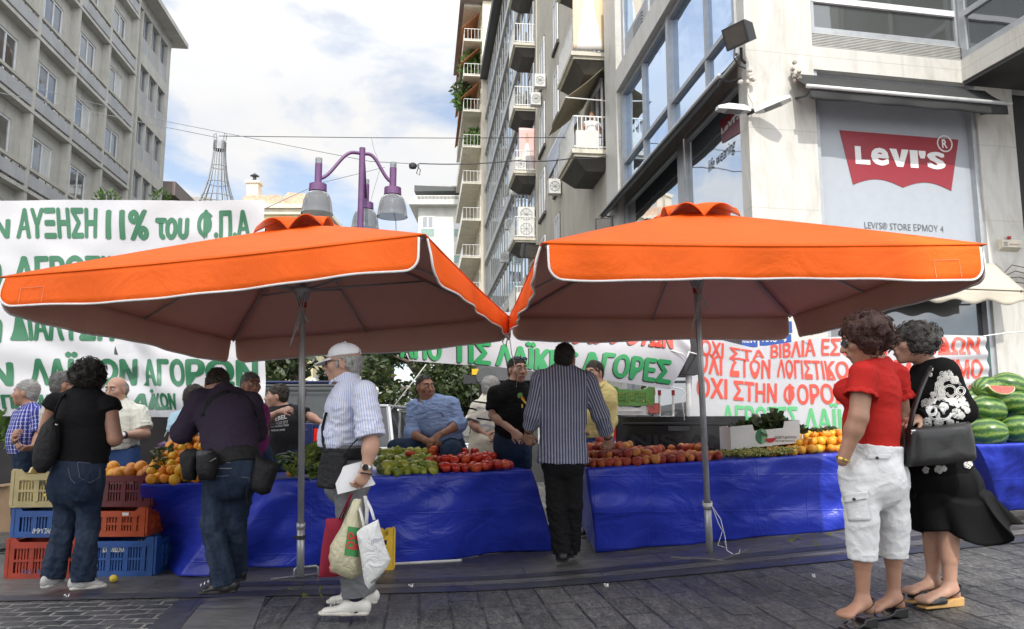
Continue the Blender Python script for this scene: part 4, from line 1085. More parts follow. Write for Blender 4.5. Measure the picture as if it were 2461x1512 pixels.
def m_banner(name):
 t = NT(name); P = t.pos()
 f = t.noise(P, 1.2, 3)
 t.set('Base Color', t.ramp(f, [(0.3, (0.50, 0.51, 0.54)), (0.7, (0.56, 0.56, 0.58))]))
 t.set('Roughness', 0.5); t.set('Specular IOR Level', 0.35)
 t.bump(t.noise(P, 4, 4, 0.5, 0.6), 0.2, 0.03)
 tr = t.new('ShaderNodeBsdfTranslucent', {'Color': (0.8, 0.8, 0.82, 1)})
 mx = t.new('ShaderNodeMixShader', {0: 0.22, 1: t.b.outputs[0], 2: tr.outputs[0]})
 out = [n for n in t.n if n.type == 'OUTPUT_MATERIAL'][0]; t.l.new(mx.outputs[0], out.inputs['Surface'])
 return t.m
vinyl = m_banner('white_vinyl')
ink_g = plain('dark_green_ink', (0.022, 0.125, 0.06), 0.35, var=0.08)
ink_g2 = plain('bright_green_ink', (0.03, 0.30, 0.10), 0.4, var=0.08)
ink_g3 = plain('pale_green_ink', (0.10, 0.42, 0.17), 0.4, var=0.08)
ink_r = plain('red_ink', (0.62, 0.07, 0.045), 0.4, var=0.08)
ink_k = plain('shadow_ink', (0.02, 0.022, 0.02), 0.5)
eyelet = plain('brass_eyelet', (0.3, 0.28, 0.22), 0.4, 0.8)
class Banner:
 def __init__(self, label, Y, edges, waves, nu=120, nv=60):
  """edges: (left, right, top, bottom) polylines of pixels; Y: distance; waves(u, v): how far the cloth stands out, metres"""
  self.Y, self.w = Y, waves
  self.L, self.R, self.T, self.B = edges
  self.o = MB().grid(lambda u, v: self.pt(u, v), nu, nv).build('protest_banner', vinyl, smooth=True)
  tag(self.o, label, 'banner', 'banners of the farmers\' protest')
 @staticmethod
 def lerp(pl, f):
  n = len(pl) - 1; i = min(n - 1, int(f * n)); g = f * n - i
  return (pl[i][0] + (pl[i + 1][0] - pl[i][0]) * g, pl[i][1] + (pl[i + 1][1] - pl[i][1]) * g)
 def pxy(self, u, v):
  l, r, t, b = self.lerp(self.L, v), self.lerp(self.R, v), self.lerp(self.T, u), self.lerp(self.B, u)
  tl, tr, bl, br = self.T[0], self.T[-1], self.B[0], self.B[-1]
  return tuple((1 - u) * l[k] + u * r[k] + (1 - v) * t[k] + v * b[k] - ((1 - u) * (1 - v) * tl[k] + u * (1 - v) * tr[k] + (1 - u) * v * bl[k] + u * v * br[k]) for k in (0, 1))
 def pt(self, u, v, off=0.0):
  x, y = self.pxy(u, v)
  return at(x, y, self.Y) + Vector((0, -self.w(u, v) - off, 0))
 def uv(self, x, y):
  u, v = 0.5, 0.5
  for _ in range(12):
   p = self.pxy(u, v); e = 1e-3
   a, b = self.pxy(u + e, v), self.pxy(u, v + e)
   j = ((a[0] - p[0]) / e, (b[0] - p[0]) / e, (a[1] - p[1]) / e, (b[1] - p[1]) / e); d = j[0] * j[3] - j[1] * j[2]
   dx, dy = x - p[0], y - p[1]
   u += (dx * j[3] - dy * j[1]) / d; v += (dy * j[0] - dx * j[2]) / d
  return u, v
 def word(self, s, x0, x1, y0, y1, y2, y3, m, bold=0.04, off=0.006, shadow=None, italic=0.0):
  """a word between x0 and x1; top y0 and bottom y1 at its left end, top y2 and bottom y3 at its right end"""
  c = [self.uv(*q) for q in ((x0, y1), (x1, y3), (x1, y2), (x0, y0))]
  def fn(u, v, o=off, dx=0, dy=0):
   q = [(1 - u) * (1 - v) * c[0][k] + u * (1 - v) * c[1][k] + u * v * c[2][k] + (1 - u) * v * c[3][k] for k in (0, 1)]
   return self.pt(q[0] + dx, q[1] + dy, o)
  n = max(6, int((x1 - x0) / 7))
  uvq = lambda u, v: tuple((1 - u) * (1 - v) * c[0][k] + u * (1 - v) * c[1][k] + u * v * c[2][k] + (1 - u) * v * c[3][k] for k in (0, 1))
  if shadow:
   lettering(s, lambda u, v: self.pt(*self.uv(*(lambda q: (q[0] - 2.6, q[1] + 2.2))(self.pxy(*uvq(u, v)))), 0.0035), ink_k, self.o, .012, (n, 6), name='lettering_shadow', italic=italic, thicken=bold * .85)
  lettering(s, fn, m, self.o, .012, (n, 6), italic=italic, thicken=bold * .85)
def waves_left(u, v):
 d = 1.9 * u + v
 a = 0.035 * math.sin(d * 15 + 2.2 * math.sin(v * 5)) * (0.15 + v) + 0.05 * math.sin(d * 6.3 + 1) * (0.2 + v) + 0.018 * math.sin(31 * (v - 0.55 * u) + 3 * math.sin(7 * u)) * v
 e = max(0.0, u - 0.72) / 0.28
 a += 0.03 * e * math.sin(26 * (v * 0.8 + (1 - u) * 0.9)) * (1 - v)
 return a
bl = Banner('huge white banner with dark green Greek lettering behind the orange stall', 9.3,
   ([(-300, 484), (-300, 740), (-300, 1000)], [(637, 482), (633, 740), (640, 1002)], [(-300, 484), (150, 481), (637, 482)], [(-300, 1001), (100, 1001), (390, 1003), (470, 1004), (640, 1002)]), waves_left)
for s, x0, x1, y0, y1, b in (('ΣΤΗΝ', -150, 24, 526, 573, .05), ('ΑΥΞΗΣΗ', 41, 236, 500, 574, .05), ('11%', 256, 357, 504, 577, .05), ('του', 372, 455, 522, 576, .06), ('Φ.Π.Α', 474, 602, 503, 575, .05),
        ('ΑΓΡΟΤΙΚΗ', 34, 330, 615, 688, .05), ('η', -25, 7, 630, 700, .05), ('ΔΙΑΛΥΣΗ', 27, 268, 746, 819, .05), ('του', 290, 385, 760, 820, .05), ('η', -26, 9, 764, 826, .05),
        ('ΛΑΪΚΩΝ', 66, 322, 838, 926, .05), ('ΑΓΟΡΩΝ', 340, 618, 862, 928, .05), ('ΤΩΝ', -140, 32, 870, 928, .05),
        ('ΠΑΡΑΓΩΓΟΙ', 0, 205, 948, 983, .06), ('ΛΑΪΚΩΝ', 262, 425, 935, 985, .06), ('ΑΓΟΡΩΝ', 446, 600, 946, 983, .06)):
 if s == 'ΛΑΪΚΩΝ' and x0 == 66: y0 = 845
 bl.word(s, x0, x1, y0, y1, y0, y1, ink_g, b)
p = bl.uv(297, 838)
q = [at(x, y, 9.12) for x, y in ((276, 828), (320, 826), (319, 848), (284, 853))]
MB().quad(*q).build('torn_flap', vinyl, bl.o, thick=0.003)
MB().quad(at(277, 828, 9.16), at(284, 854, 9.16), at(274, 852, 9.16), at(275, 840, 9.16)).build('tear', dark_metal, bl.o)
bc = Banner('white banner with bright green lettering strung between lamp post and loudspeaker', 8.9,
   ([(940, 742), (950, 800), (985, 868)], [(1658, 800), (1657, 850), (1612, 936)], [(940, 742), (1250, 752), (1560, 762), (1658, 800)], [(985, 868), (1180, 880), (1400, 907), (1612, 936)]),
   lambda u, v: 0.03 * math.sin(7 * u + 3 * v) + 0.02 * math.sin(17 * u - 5 * v) * v + (0.035 * math.sin(38 * (u - 0.35 * v)) * max(0, u - .75) / .25 * (1 - v)))
for s, x0, x1, y0, y1, y2, y3 in (('ΑΠΟ', 963, 1062, 806, 861, 812, 868), ('ΤΙΣ', 1084, 1180, 814, 869, 822, 878), ('ΛΑΪΚΕΣ', 1191, 1388, 812, 878, 834, 900), ('ΑΓΟΡΕΣ', 1396, 1613, 844, 898, 866, 924)):
 bc.word(s, x0, x1, y0, y1, y2, y3, ink_g2, .05, shadow=1)
bc.word('ΤΩΝ', 1268, 1362, 772, 813, 779, 822, ink_r, .05, shadow=1); bc.word('ΑΓΡΟΤΩΝ', 1376, 1618, 783, 826, 795, 840, ink_r, .05, shadow=1)
br_ = Banner('sunlit white banner with three red lines and one green line of Greek lettering', 9.6,
    ([(1682, 800), (1664, 850), (1655, 1045)], [(2364, 808), (2375, 930), (2384, 1060)], [(1682, 800), (1740, 820), (1810, 836), (1880, 826), (1960, 812), (2100, 803), (2230, 803), (2364, 808)], [(1655, 1045), (2000, 1052), (2384, 1060)]),
    lambda u, v: 0.03 * math.sin(8 * u + 2 * v) + 0.02 * math.sin(19 * u + 4 * v) + 0.025 * math.sin(45 * (v - 0.5 * (1 - u))) * max(0, u - 0.8) / 0.2 * (1 - v))
for s, x0, x1, y0, y1, y2, y3, m in (('ΟΧΙ', 1682, 1738, 814, 855, 826, 862, ink_r), ('ΣΤΑ', 1752, 1836, 834, 864, 838, 860, ink_r), ('ΒΙΒΛΙΑ', 1850, 1964, 830, 861, 812, 855, ink_r), ('ΕΣΟΔΩΝ', 1978, 2130, 813, 855, 812, 856, ink_r), ('ΕΞΟΔΩΝ', 2168, 2350, 812, 856, 810, 852, ink_r),
          ('ΟΧΙ', 1674, 1736, 846, 896, 857, 904, ink_r), ('ΣΤΟΝ', 1754, 1851, 857, 906, 863, 911, ink_r), ('ΛΟΓΙΣΤΙΚΟ', 1868, 2040, 863, 908, 869, 916, ink_r), ('ΠΡΟΣΔΙΟΡΙΣΜΟ', 2066, 2356, 868, 915, 864, 912, ink_r),
          ('ΟΧΙ', 1673, 1748, 904, 956, 911, 960, ink_r), ('ΣΤΗΝ', 1762, 1868, 914, 962, 921, 968, ink_r), ('ΦΟΡΟΕΠΙΔΡΟΜΗ', 1885, 2270, 922, 974, 926, 976, ink_r), ('ΜΑΣ', 2288, 2358, 926, 975, 926, 975, ink_r),
          ('ΑΓΡΟΤΕΣ', 1735, 1920, 972, 1026, 976, 1034, ink_g3), ('ΛΑΪΚΩΝ', 1936, 2120, 966, 1036, 972, 1040, ink_g3), ('ΑΓΟΡΩΝ', 2140, 2330, 982, 1040, 984, 1042, ink_g3)):
 br_.word(s, x0, x1, y0, y1, y2, y3, m, .03)
def rope(name, pts, r, label, m=None, cat='rope', smooth=True):
 return tag(MB().tube(pts, r, 5).build(name, m or piping_m, smooth=smooth), label, cat)
rope('guy_rope', [at(1024, 876, 8.85), at(940, 985, 8.6)], .006, 'pale guy rope slanting down from the green lettered banner')
rope('guy_rope', [at(2364, 808, 9.55), at(2420, 800, 9.9), at(2470, 797, 10.2)], .008, 'white cord tying the red lettered banner to the right')
rope('guy_rope', [at(1612, 842, 8.86), at(1640, 850, 8.84), at(1650, 862, 8.84), at(1656, 846, 8.84), at(1680, 853, 9.2)], .008, 'knotted white cord between the two banners')
rope('guy_rope', [at(1612, 930, 8.88), at(1640, 935, 8.86), at(1648, 945, 8.86), at(1640, 958, 8.86), at(1645, 1010, 8.86)], .007, 'loose white cord hanging from the banner\'s lower corner')
rope('guy_rope', [at(1952, 806, 9.55), at(1925, 783, 9.5)], .008, 'short white cord above the red lettered banner')
rope('guy_rope', [at(1940 - 1500, 1004, 9.25), at(430, 1016, 9.2), at(405, 1030, 9.2), at(395, 1050, 9.2)], .007, 'white cord hanging under the huge banner')
violet = plain('violet_paint', (0.115, 0.045, 0.135), 0.45, var=0.15)
LY = 11.5
lp = at(866, 545, LY); lx = lp.x
lamp = empty('street_lamp', (lx, LY, gz(lx, LY)), 'violet street lamp with three bell shaped frosted globes rising behind the two parasols', 'street lamp')
ztop = at(866, 356, LY).z
MB().lathe((lx, LY, gz(lx, LY)), [(0.14, 0), (0.14, 0.1), (0.075, 0.16), (0.075, 1.2), (0.05, 1.3), (0.043, ztop - 1.25), (0.046, ztop - 1.25), (0.046, ztop), (0.0, ztop)], 16).build('pole', violet, lamp, smooth=False)
globe_m = NT('frosted_globe'); globe_m.set('Base Color', (0.42, 0.44, 0.46)); globe_m.set('Roughness', 0.2); globe_m.set('Transmission Weight', 0.75); globe_m.set('IOR', 1.1)
globe_m = globe_m.m
def bell(px, py_top, side, Y):
 """py_top: top of the violet stem"""
 c = at(px, py_top, Y); s = Y / FPX      # metres per pixel at that distance
 z0 = c.z
 arm = []
 for i in range(15):
  f = i / 14; e = 0.5 - 0.5 * math.cos(math.pi * f)
  arm.append(Vector((lx + (c.x - lx) * f, LY + (Y - LY) * f, ztop - 0.085 * 1 + (z0 - 0.42 * 0.55 - ztop + 0.085) * e * 0.0 + (0.0 if f < 0.25 else 0) - (ztop - 0.085 - (z0 - 0.22)) * max(0, (f - 0.22) / 0.78) ** 0.0 * (0.5 - 0.5 * math.cos(math.pi * min(1, max(0, (f - 0.2) / 0.8)))))))
 h = MB().lathe((c.x, c.y, z0), [(0.0, 0.0), (0.052, 0.0), (0.052, -0.30), (0.125, -0.31), (0.13, -0.42), (0.10, -0.43), (0.0, -0.43)], 18).build('lamp_head', violet, lamp)
 smooth_angle(h)
 MB().lathe((c.x, c.y, z0), [(0.0, 0.085), (0.05, 0.085), (0.05, 0.0)], 14).build('clear_cap', globe_m, h)
 MB().tube(arm, 0.026, 10).build('arm', violet, lamp, smooth=True)
 KB = .86
 prof = [(0.12, -0.425), (0.16, -0.44), (0.20, -0.49), (0.232, -0.58), (0.25, -0.70), (0.262, -0.80), (0.27, -0.81), (0.258, -0.80), (0.243, -0.70), (0.224, -0.58), (0.193, -0.50), (0.15, -0.455), (0.0, -0.445)]
 prof = [(r_ * KB, -.425 + (z_ + .425) * KB) for r_, z_ in prof]
 g = MB().lathe((c.x, c.y, z0), prof, 28).build('globe', globe_m, lamp, smooth=True)
bell(766, 394, -1, LY - 0.25); bell(945, 404, 1, LY + 0.1); bell(880, 444, 0, LY + 1.2)
for px, Y, lab in ((893, 24, 'violet lamp post far down the street by the leafy tree'), (939, 22, 'slim violet post beside the silver pickup')):
 c = at(px, 1010, Y)
 MBx = MB().lathe((c.x, Y, -0.3), [(0.12, 0), (0.12, 2.2), (0.07, 2.3), (0.07, 4.2), (0, 4.2)], 12)
 tag(MBx.build('street_post', violet), lab, 'post')
c = at(927, 990, 21);
wire_m = plain('black_wire', (0.03, 0.03, 0.035), 0.6)
thin_m = plain('thin_grey_wire', (0.22, 0.23, 0.25), 0.6)
def wire(label, pts, r, sag=0.0, m=wire_m):
 P = [at(*p) for p in pts]; out = []
 for a, b in zip(P[:-1], P[1:]):
  for i in range(10):
   f = i / 10; q = a.lerp(b, f); q.z -= sag * 4 * f * (1 - f); out.append(q)
 out.append(P[-1])
 return tag(MB().tube(out, r, 5).build('overhead_wire', m), label, 'wire', 'wires strung across the street')
wire('thin wire from the concrete block down to the wire ornament', [(-40, 215, 24), (400, 306, 26), (524, 331, 26)], .012, m=thin_m)
wire('thin wire running from the concrete block past the ornament to the lamp', [(-40, 180, 24), (400, 292, 27), (720, 355, 24), (890, 388, 20), (1000, 394, 22)], .010, m=thin_m)
wire('black wire from the ornament across to the grey balconies', [(526, 327, 26), (890, 331, 25), (1110, 332, 26), (1452, 330, 21.2)], .013)
wire('black wire with a junction drum across to the shop building', [(985, 397, 20), (1008, 393, 20), (1240, 386, 20), (1378, 380, 20.6), (1470, 372, 20.6)], .015, 0.05)
wire('thin wire hanging beside the lamp globes', [(893, 333, 25), (899, 360, 25), (915, 400, 25), (880, 520, 25), (872, 545, 25)], .008, m=thin_m)
wire('thin wire rising from the banner to the junction', [(640, 500, 12), (770, 440, 16), (925, 402, 20)], .008, m=thin_m)
wire('thin cord hanging under the right globe', [(942, 492, 12), (951, 530, 12), (952, 556, 12)], .006, m=thin_m)
c = at(992, 399, 20)
mb = MB().lathe(c + Vector((0, 0, -.06)), [(0, 0), (.09, .0), (.1, .04), (.1, .1), (.05, .14), (0, .14)], 12).tube([c + Vector((.1, 0, 0)), c + Vector((.2, 0, -.1)), c + Vector((.18, 0, -.25)), c + Vector((.1, 0, -.2)), c + Vector((.16, 0, 0.02))], .012, 5)
tag(mb.build('junction_drum', wire_m), 'small black junction drum with a loop of cable on the wire', 'junction box')
OY = 26.0
ot = at(529, 338, OY)
orn = empty('wire_ornament', (ot.x, ot.y, at(529, 500, OY).z), 'flaring wire lattice ornament with grey cap hung above the street', 'street decoration')
galv = plain('galvanised_wire', (0.27, 0.29, 0.30), 0.5, 0.5)
MB().lathe(ot + Vector((0, 0, -.34)), [(0.21, 0), (0.21, .27), (0.17, .34), (0, .36)], 18).build('cap', plain('zinc_cap', (.3, .31, .32), .45, .6), orn, smooth=False)
def orad(f): return 0.19 + 0.14 * f + 0.40 * f ** 2.6 + 1.0 * max(0, f - 0.85) ** 1.2
HT = ot.z - at(529, 505, OY).z
for k in range(16):
 a = 2 * math.pi * k / 16
 MB().tube([(ot.x + orad(f) * math.cos(a), ot.y + orad(f) * math.sin(a), ot.z - 0.33 - f * (HT - .3)) for f in [i / 14 for i in range(15)]], 0.017, 5).build('rib', galv, orn)
for f in (0.28, 0.55, 0.78, 0.9, 0.98):
 MB().tube([(ot.x + orad(f) * math.cos(a), ot.y + orad(f) * math.sin(a), ot.z - 0.33 - f * (HT - .3)) for a in [2 * math.pi * i / 24 for i in range(25)]], 0.013, 4, cap=False).build('ring', galv, orn)
MB().tube([ot + Vector((0, 0, -.4)), ot + Vector((0, 0, -HT))], .02, 5).build('core_rod', galv, orn)
mb = MB()
for sg in (-1, 1): mb.tube([ot + Vector((sg * .2, 0, 0)), ot + Vector((sg * .22, 0, .2)), ot + Vector((sg * .14, 0, .26)), ot + Vector((sg * .12, 0, .05))], .014, 5)
mb.build('hook', galv, orn)
charcoal = m_cloth('charcoal_awning', (0.035, 0.036, 0.037), 0.75, 0.15, 0.25)
alu = plain('white_aluminium', (0.62, 0.63, 0.63), 0.4, 0.1)
def awning(fr, s0, s1, ztop_, n0, zbar, nbar, zlow, label, cloth=charcoal, bar=alu, scallop=False):
 root = empty('awning', fr.p((s0 + s1) / 2, 0, ztop_), label, 'awning')
 mb = MB().grid(lambda u, v: fr.p(s0 + (s1 - s0) * u, n0 + (nbar - n0) * v, ztop_ + (zbar - ztop_) * v - 0.03 * math.sin(math.pi * v)), 30, 6)
 mb.build('cover', cloth, root, smooth=True, thick=0.006)
 def vf(u, v):
  zz = zlow - (0.035 * math.sin(u * 30) if scallop else 0.01 * math.sin(u * 23))
  return fr.p(s0 + 0.03 + (s1 - s0 - .06) * u, nbar + 0.012 * math.sin(u * 19 + 2 * v) * v - 0.02, zbar + (zz - zbar) * v)
 MB().grid(vf, 90 if scallop else 40, 4).build('flap', cloth, root, smooth=True, thick=0.005)
 if bar: MB().tube([fr.p(s0 - 0.03, nbar, zbar), fr.p(s1 + 0.03, nbar, zbar)], 0.032, 10).build('front_bar', bar, root, smooth=True)
 for s in (s0 + 0.08, s1 - 0.08):
  MB().tube([fr.p(s, 0.0, zbar + 0.02), fr.p(s + 0.02, nbar * .5, zbar - 0.05), fr.p(s, nbar, zbar)], 0.018, 6).build('arm', dark_metal, root)
 return root
awning(S2, 0.75, 4.3, 6.70, 0.02, 6.28, 0.5, 6.09, 'charcoal awning with white front bar over the shop poster')
awning(RF, 11.5, 20.0, 7.05, 0.03, 6.62, 0.42, 6.45, 'long charcoal awning along the street side of the shop', bar=plain('grey_bar', (.4, .42, .44), .4, .3))
awning(S2, 1.3, 4.25, 3.75, 0.02, 3.22, 0.55, 3.02, 'small beige scalloped awning low on the shop front', cloth=m_cloth('beige_canvas', (0.50, 0.46, 0.38), 0.85), bar=None, scallop=True)
red_e = plain('emblem_red', (0.26, 0.016, 0.028), 0.35, var=0.05)
white_e = plain('emblem_white', (0.72, 0.72, 0.72), 0.4, var=0.03)
n0 = -0.146
def shop_pt(x, y): return S2.px(x, y, n0)
em = [shop_pt(2017, 313), shop_pt(2303, 336)]
def arcpts(a, b, sag, k=10):
 out = []
 for i in range(1, k):
  f = i / k; out.append((a[0] + (b[0] - a[0]) * f, a[1] + (b[1] - a[1]) * f + sag * math.sin(math.pi * f)))
 return out
p0, p1, p2, p3, p4 = shop_pt(2017, 313), shop_pt(2303, 336), shop_pt(2286, 459), shop_pt(2170, 451), shop_pt(2050, 444)
poly = [p0, p1, p2] + arcpts(p2, p3, 0.115) + [p3] + arcpts(p3, p4, 0.115) + [p4]
sign = MB().prism(S2, poly[::-1], n0, n0 + 0.004).build('shop_emblem', red_e)
tag(sign, 'dark red two arched shop emblem with white lettering on the grey poster window', 'sign')
L0 = shop_pt(2056, 394); L1 = shop_pt(2273, 408); Lt = shop_pt(2056, 350)
cs_ = "LeVI'S"; wv = (.155, .19, .205, .085, .075, .2); tot = sum(wv) + .012 * 5; sx0 = L0[0]; kx = (L1[0] - L0[0]) / tot
for ch_, w_ in zip(cs_, wv):
 z0_ = L0[1]; h_ = .30
 if ch_ in 'LVI':
  pl_ = {'L': ((0, 0), (1, 0), (1, .27), (.4, .27), (.4, 1), (0, 1)), 'V': ((.34, 0), (.66, 0), (1, 1), (.64, 1), (.5, .42), (.36, 1), (0, 1)), 'I': ((0, 0), (1, 0), (1, 1), (0, 1))}[ch_]
  MB().prism(S2, [(sx0 + w_ * kx * a_, z0_ + h_ * b_) for a_, b_ in pl_], n0 + .0045, n0 + .0075).build('lettering', white_e, sign)
 else: flat_lettering(ch_, S2, sx0, sx0 + w_ * kx, z0_ + (.17 if ch_ == "'" else 0), z0_ + h_, n0 + 0.007, white_e, sign, bold=0.02, thicken={'e': .022, 'I': 0, "'": 0}.get(ch_, .05))
 sx0 += (w_ + .012) * kx
cc = shop_pt(2269, 346); r_ = 0.135
mb = MB(); ring = [(S2.p(cc[0] + r_ * math.cos(a), n0 + 0.012, cc[1] + r_ * math.sin(a))) for a in [2 * math.pi * i / 32 for i in range(33)]]
mb.tube(ring, 0.0125, 6, cap=False).build('registered_ring', white_e, sign, smooth=True)
flat_lettering('R', S2, cc[0] - 0.05, cc[0] + 0.055, cc[1] - 0.075, cc[1] + 0.075, n0 + 0.009, white_e, sign, bold=0.03)
q0, q1 = shop_pt(2078, 549), shop_pt(2268, 560)
tag(flat_lettering("LEVI'S® STORE ΕΡΜΟΥ 4", S2, q0[0], q1[0], q0[1], q0[1] + 0.115, n0 + 0.003, plain('grey_letters', (0.10, 0.11, 0.12), 0.5), None, bold=0.0, name='shop_name'), 'thin grey shop name and street number under the red emblem', 'sign')
mb = MB()
for x in (2120 - 50, 2255):
 pass
tg = [RF.px(x, y, -0.045) for x, y in ((1730, 290), (1781, 256), (1781, 317), (1735, 345))]
tsgn = MB().prism(RF, tg, -0.05, -0.044).build('shop_tag', plain('dim_tag_red', (.11, .010, .016), .3))
tag(tsgn, 'dark red shop tag in the street side window under the long awning', 'sign')
flat_lettering("LeVI'S", RF, tg[0][0] - 0.05, tg[1][0] + 0.03, tg[3][1] + 0.15, tg[0][1] - 0.16, -0.040, plain('dim_white', (.35, .35, .36), .4), tsgn, bold=0.02, thicken=.04)
hs = [RF.px(x, y, -0.045) for x, y in ((1700, 425), (1762, 350))]
tag(flat_lettering('life wearing', RF, hs[0][0], hs[1][0], min(hs[0][1], hs[1][1]) + 0.0, min(hs[0][1], hs[1][1]) + 0.28, -0.052, plain('grey_script', (.06, .06, .07), .5), None, bold=0.0, name='lettering', italic=0.06), 'thin grey handwriting on the street side shop pane', 'writing')
def floodlight(p, aim, sz, label, cable=True):
 root = empty('floodlight', p, label, 'floodlight')
 aim = Vector(aim).normalized(); s = Vector((0, 0, 1)).cross(aim).normalized(); up = aim.cross(s)
 V = []
 for d, k in ((-sz * .5, 0.45), (-sz * .35, 0.75), (sz * .25, 1.0), (sz * .35, 1.0)):
  for a, b in ((-1, -.8), (1, -.8), (1, .8), (-1, .8)): V.append(p + aim * d + s * a * sz * .5 * k + up * b * sz * .5 * k)
 F = [(3, 2, 1, 0)] + [(4 * i + j, 4 * i + (j + 1) % 4, 4 * i + 4 + (j + 1) % 4, 4 * i + 4 + j) for i in range(3) for j in range(4)] + [(12, 13, 14, 15)]
 MB().add(V, F).build('housing', dark_metal, root)
 g = [p + aim * sz * .352 + s * a * sz * .42 + up * b * sz * .33 for a, b in ((-1, -1), (1, -1), (1, 1), (-1, 1))]
 MB().quad(*g).build('lens', plain('smoked_lens', (0.09, 0.08, 0.07), 0.1), root)
 return root
fl1 = floodlight(S2.p(-0.22, 0.28, 7.12), (-0.75, -0.55, -0.35), 0.42, 'black floodlight high on the corner pillar of the shop')
MB().tube([S2.p(-0.18, .2, 6.95), S2.p(-.1, .05, 6.85), S2.p(-0.02, 0.02, 6.8)], .025, 6).tube([S2.p(-0.3, .25, 6.95), S2.p(-.33, .25, 6.75), S2.p(-.2, .15, 6.68), S2.p(-.04, .05, 6.7)], .012, 5).build('bracket', dark_metal, fl1)
fl2 = floodlight(at(1455, 543, 19.4), (-.3, -.9, -.1), 0.45, 'small floodlight under the far end of the long awning')
fl3 = floodlight(at(1272, 603, 30), (.4, -.8, -.3), 0.7, 'floodlight below the lowest small balcony')
def luminaire(p, d, label):
 root = empty('street_luminaire', p, label, 'wall lamp', 'lamps on the shop corner'); d = Vector(d).normalized(); side = Vector((0, 0, 1)).cross(d).normalized(); up = d.cross(side)
 def ringp(t, w, h0, h1): return [p + d * t + side * a * w + up * (h1 if c else h0) for a, c in ((-1, 0), (1, 0), (.7, 1), (-.7, 1))]
 V = []; st = [(0.0, .04, -.03, .03), (0.12, .09, -.045, .055), (0.38, .10, -.04, .06), (0.55, .07, -.03, .02)]
 for a in st: V += ringp(*a)
 F = [(3, 2, 1, 0)] + [(4 * i + j, 4 * i + (j + 1) % 4, 4 * i + 4 + (j + 1) % 4, 4 * i + 4 + j) for i in range(3) for j in range(4)] + [(12, 13, 14, 15)]
 h = MB().add(V, F).build('housing', alu, root); smooth_angle(h, 30)
 MB().add([p + d * t + side * a * .075 - up * .048 for t, a in ((.14, -1), (.14, 1), (.4, 1), (.4, -1))], [(0, 1, 2, 3)]).build('lens', globe_m, root)
 MB().tube([p, p - d * .12], .022, 6).build('bracket', dark_metal, root)
luminaire(S2.p(-0.02, 0.1, 6.0), (-0.97, -0.2, -0.02), 'white lamp pointing down the street from the shop corner')
luminaire(S2.p(0.06, 0.1, 5.98), (0.85, -0.45, 0.22), 'white lamp pointing away from the street at the shop corner')
mb = MB(); c = S2.p(-0.03, 0.05, 6.55)
for i in range(7):
 q = c + Vector((rnd.uniform(-.1, .1), rnd.uniform(-.06, .0), rnd.uniform(-.12, .12))); mb.lathe(q, [(0, 0), (.035, .0), (.04, .05), (0, .07)], 7, axis=(rnd.uniform(-1, 1), -1, rnd.uniform(-1, 1)))
mb.tube([c, c + Vector((.02, -.02, -.3)), c + Vector((.08, -.03, -.45)), S2.p(0.05, .08, 5.98)], .012, 5)
tag(mb.build('cable_tangle', plain('dirty_white', (.55, .52, .46), .8)), 'tangle of dirty white wire connectors above the corner lamps', 'wiring')
c = S2.p(0.8, 0.05, 6.72); mb = MB()
for i in range(9):
 q = c + S2.s * rnd.uniform(-.08, .08) + Vector((0, rnd.uniform(-.07, .0), rnd.uniform(-.18, .14))); mb.lathe(q, [(0, 0), (.03, .0), (.035, .05), (0, .06)], 7, axis=(rnd.uniform(-1, 1), -1, rnd.uniform(-1, 1)))
tag(mb.build('cable_tangle', plain('grimy_plastic', (.35, .31, .26), .8)), 'grimy wire knot at the upper end of the charcoal awning', 'wiring')
c = S2.p(4.83, 0.1, 3.45); mb = MB()
for i in range(16):
 q = c + Vector((rnd.uniform(-.1, .1), rnd.uniform(-.1, .0), rnd.uniform(-.28, .2))); mb.lathe(q, [(0, 0), (.03, .0), (.035, .05), (0, .06)], 7, axis=(rnd.uniform(-1, 1), -1, rnd.uniform(-1, 1)))
for i in range(5): mb.tube([c + Vector((0, -.05, .1 * i - .2)), c + Vector((-.15 - .05 * i, -.05, .1 * i - .12)), c + Vector((-.5, -.03, .03 * i + .0))], .008, 4)
tag(mb.build('cable_tangle', plain('rusty_fittings', (.16, .12, .09), .8)), 'rusty mess of cables on the right hand pillar', 'wiring')
al = S2.p(4.32, 0.0, 3.97)
ab = empty('alarm_box', al, 'beige alarm box with small red beacon on the right hand pillar', 'alarm')
h = MB().prism_s(Fr(al, S2.s, S2.n), [(0, 0), (.10, .05), (.10, .17), (0, .2)], 0, .36).build('housing', plain('beige_plastic', (.58, .54, .44), .5), ab);
MB().lathe(S2.p(4.5, .05, 4.165), [(0, .05), (.03, .045), (.03, 0)], 10).build('beacon', red_plastic, ab)
flat_lettering('SECURITY', S2, 4.45, 4.64, 4.055, 4.075, 0.105, red_plastic, ab)
mb = MB()
for i in range(3): mb.box(S2, 4.34, 4.41, .1, .104, 4.04 + .025 * i, 4.05 + .025 * i)
mb.build('grille', dark_metal, ab)
ac_m = plain('aircon_casing', (0.60, 0.60, 0.57), 0.55, var=0.1)
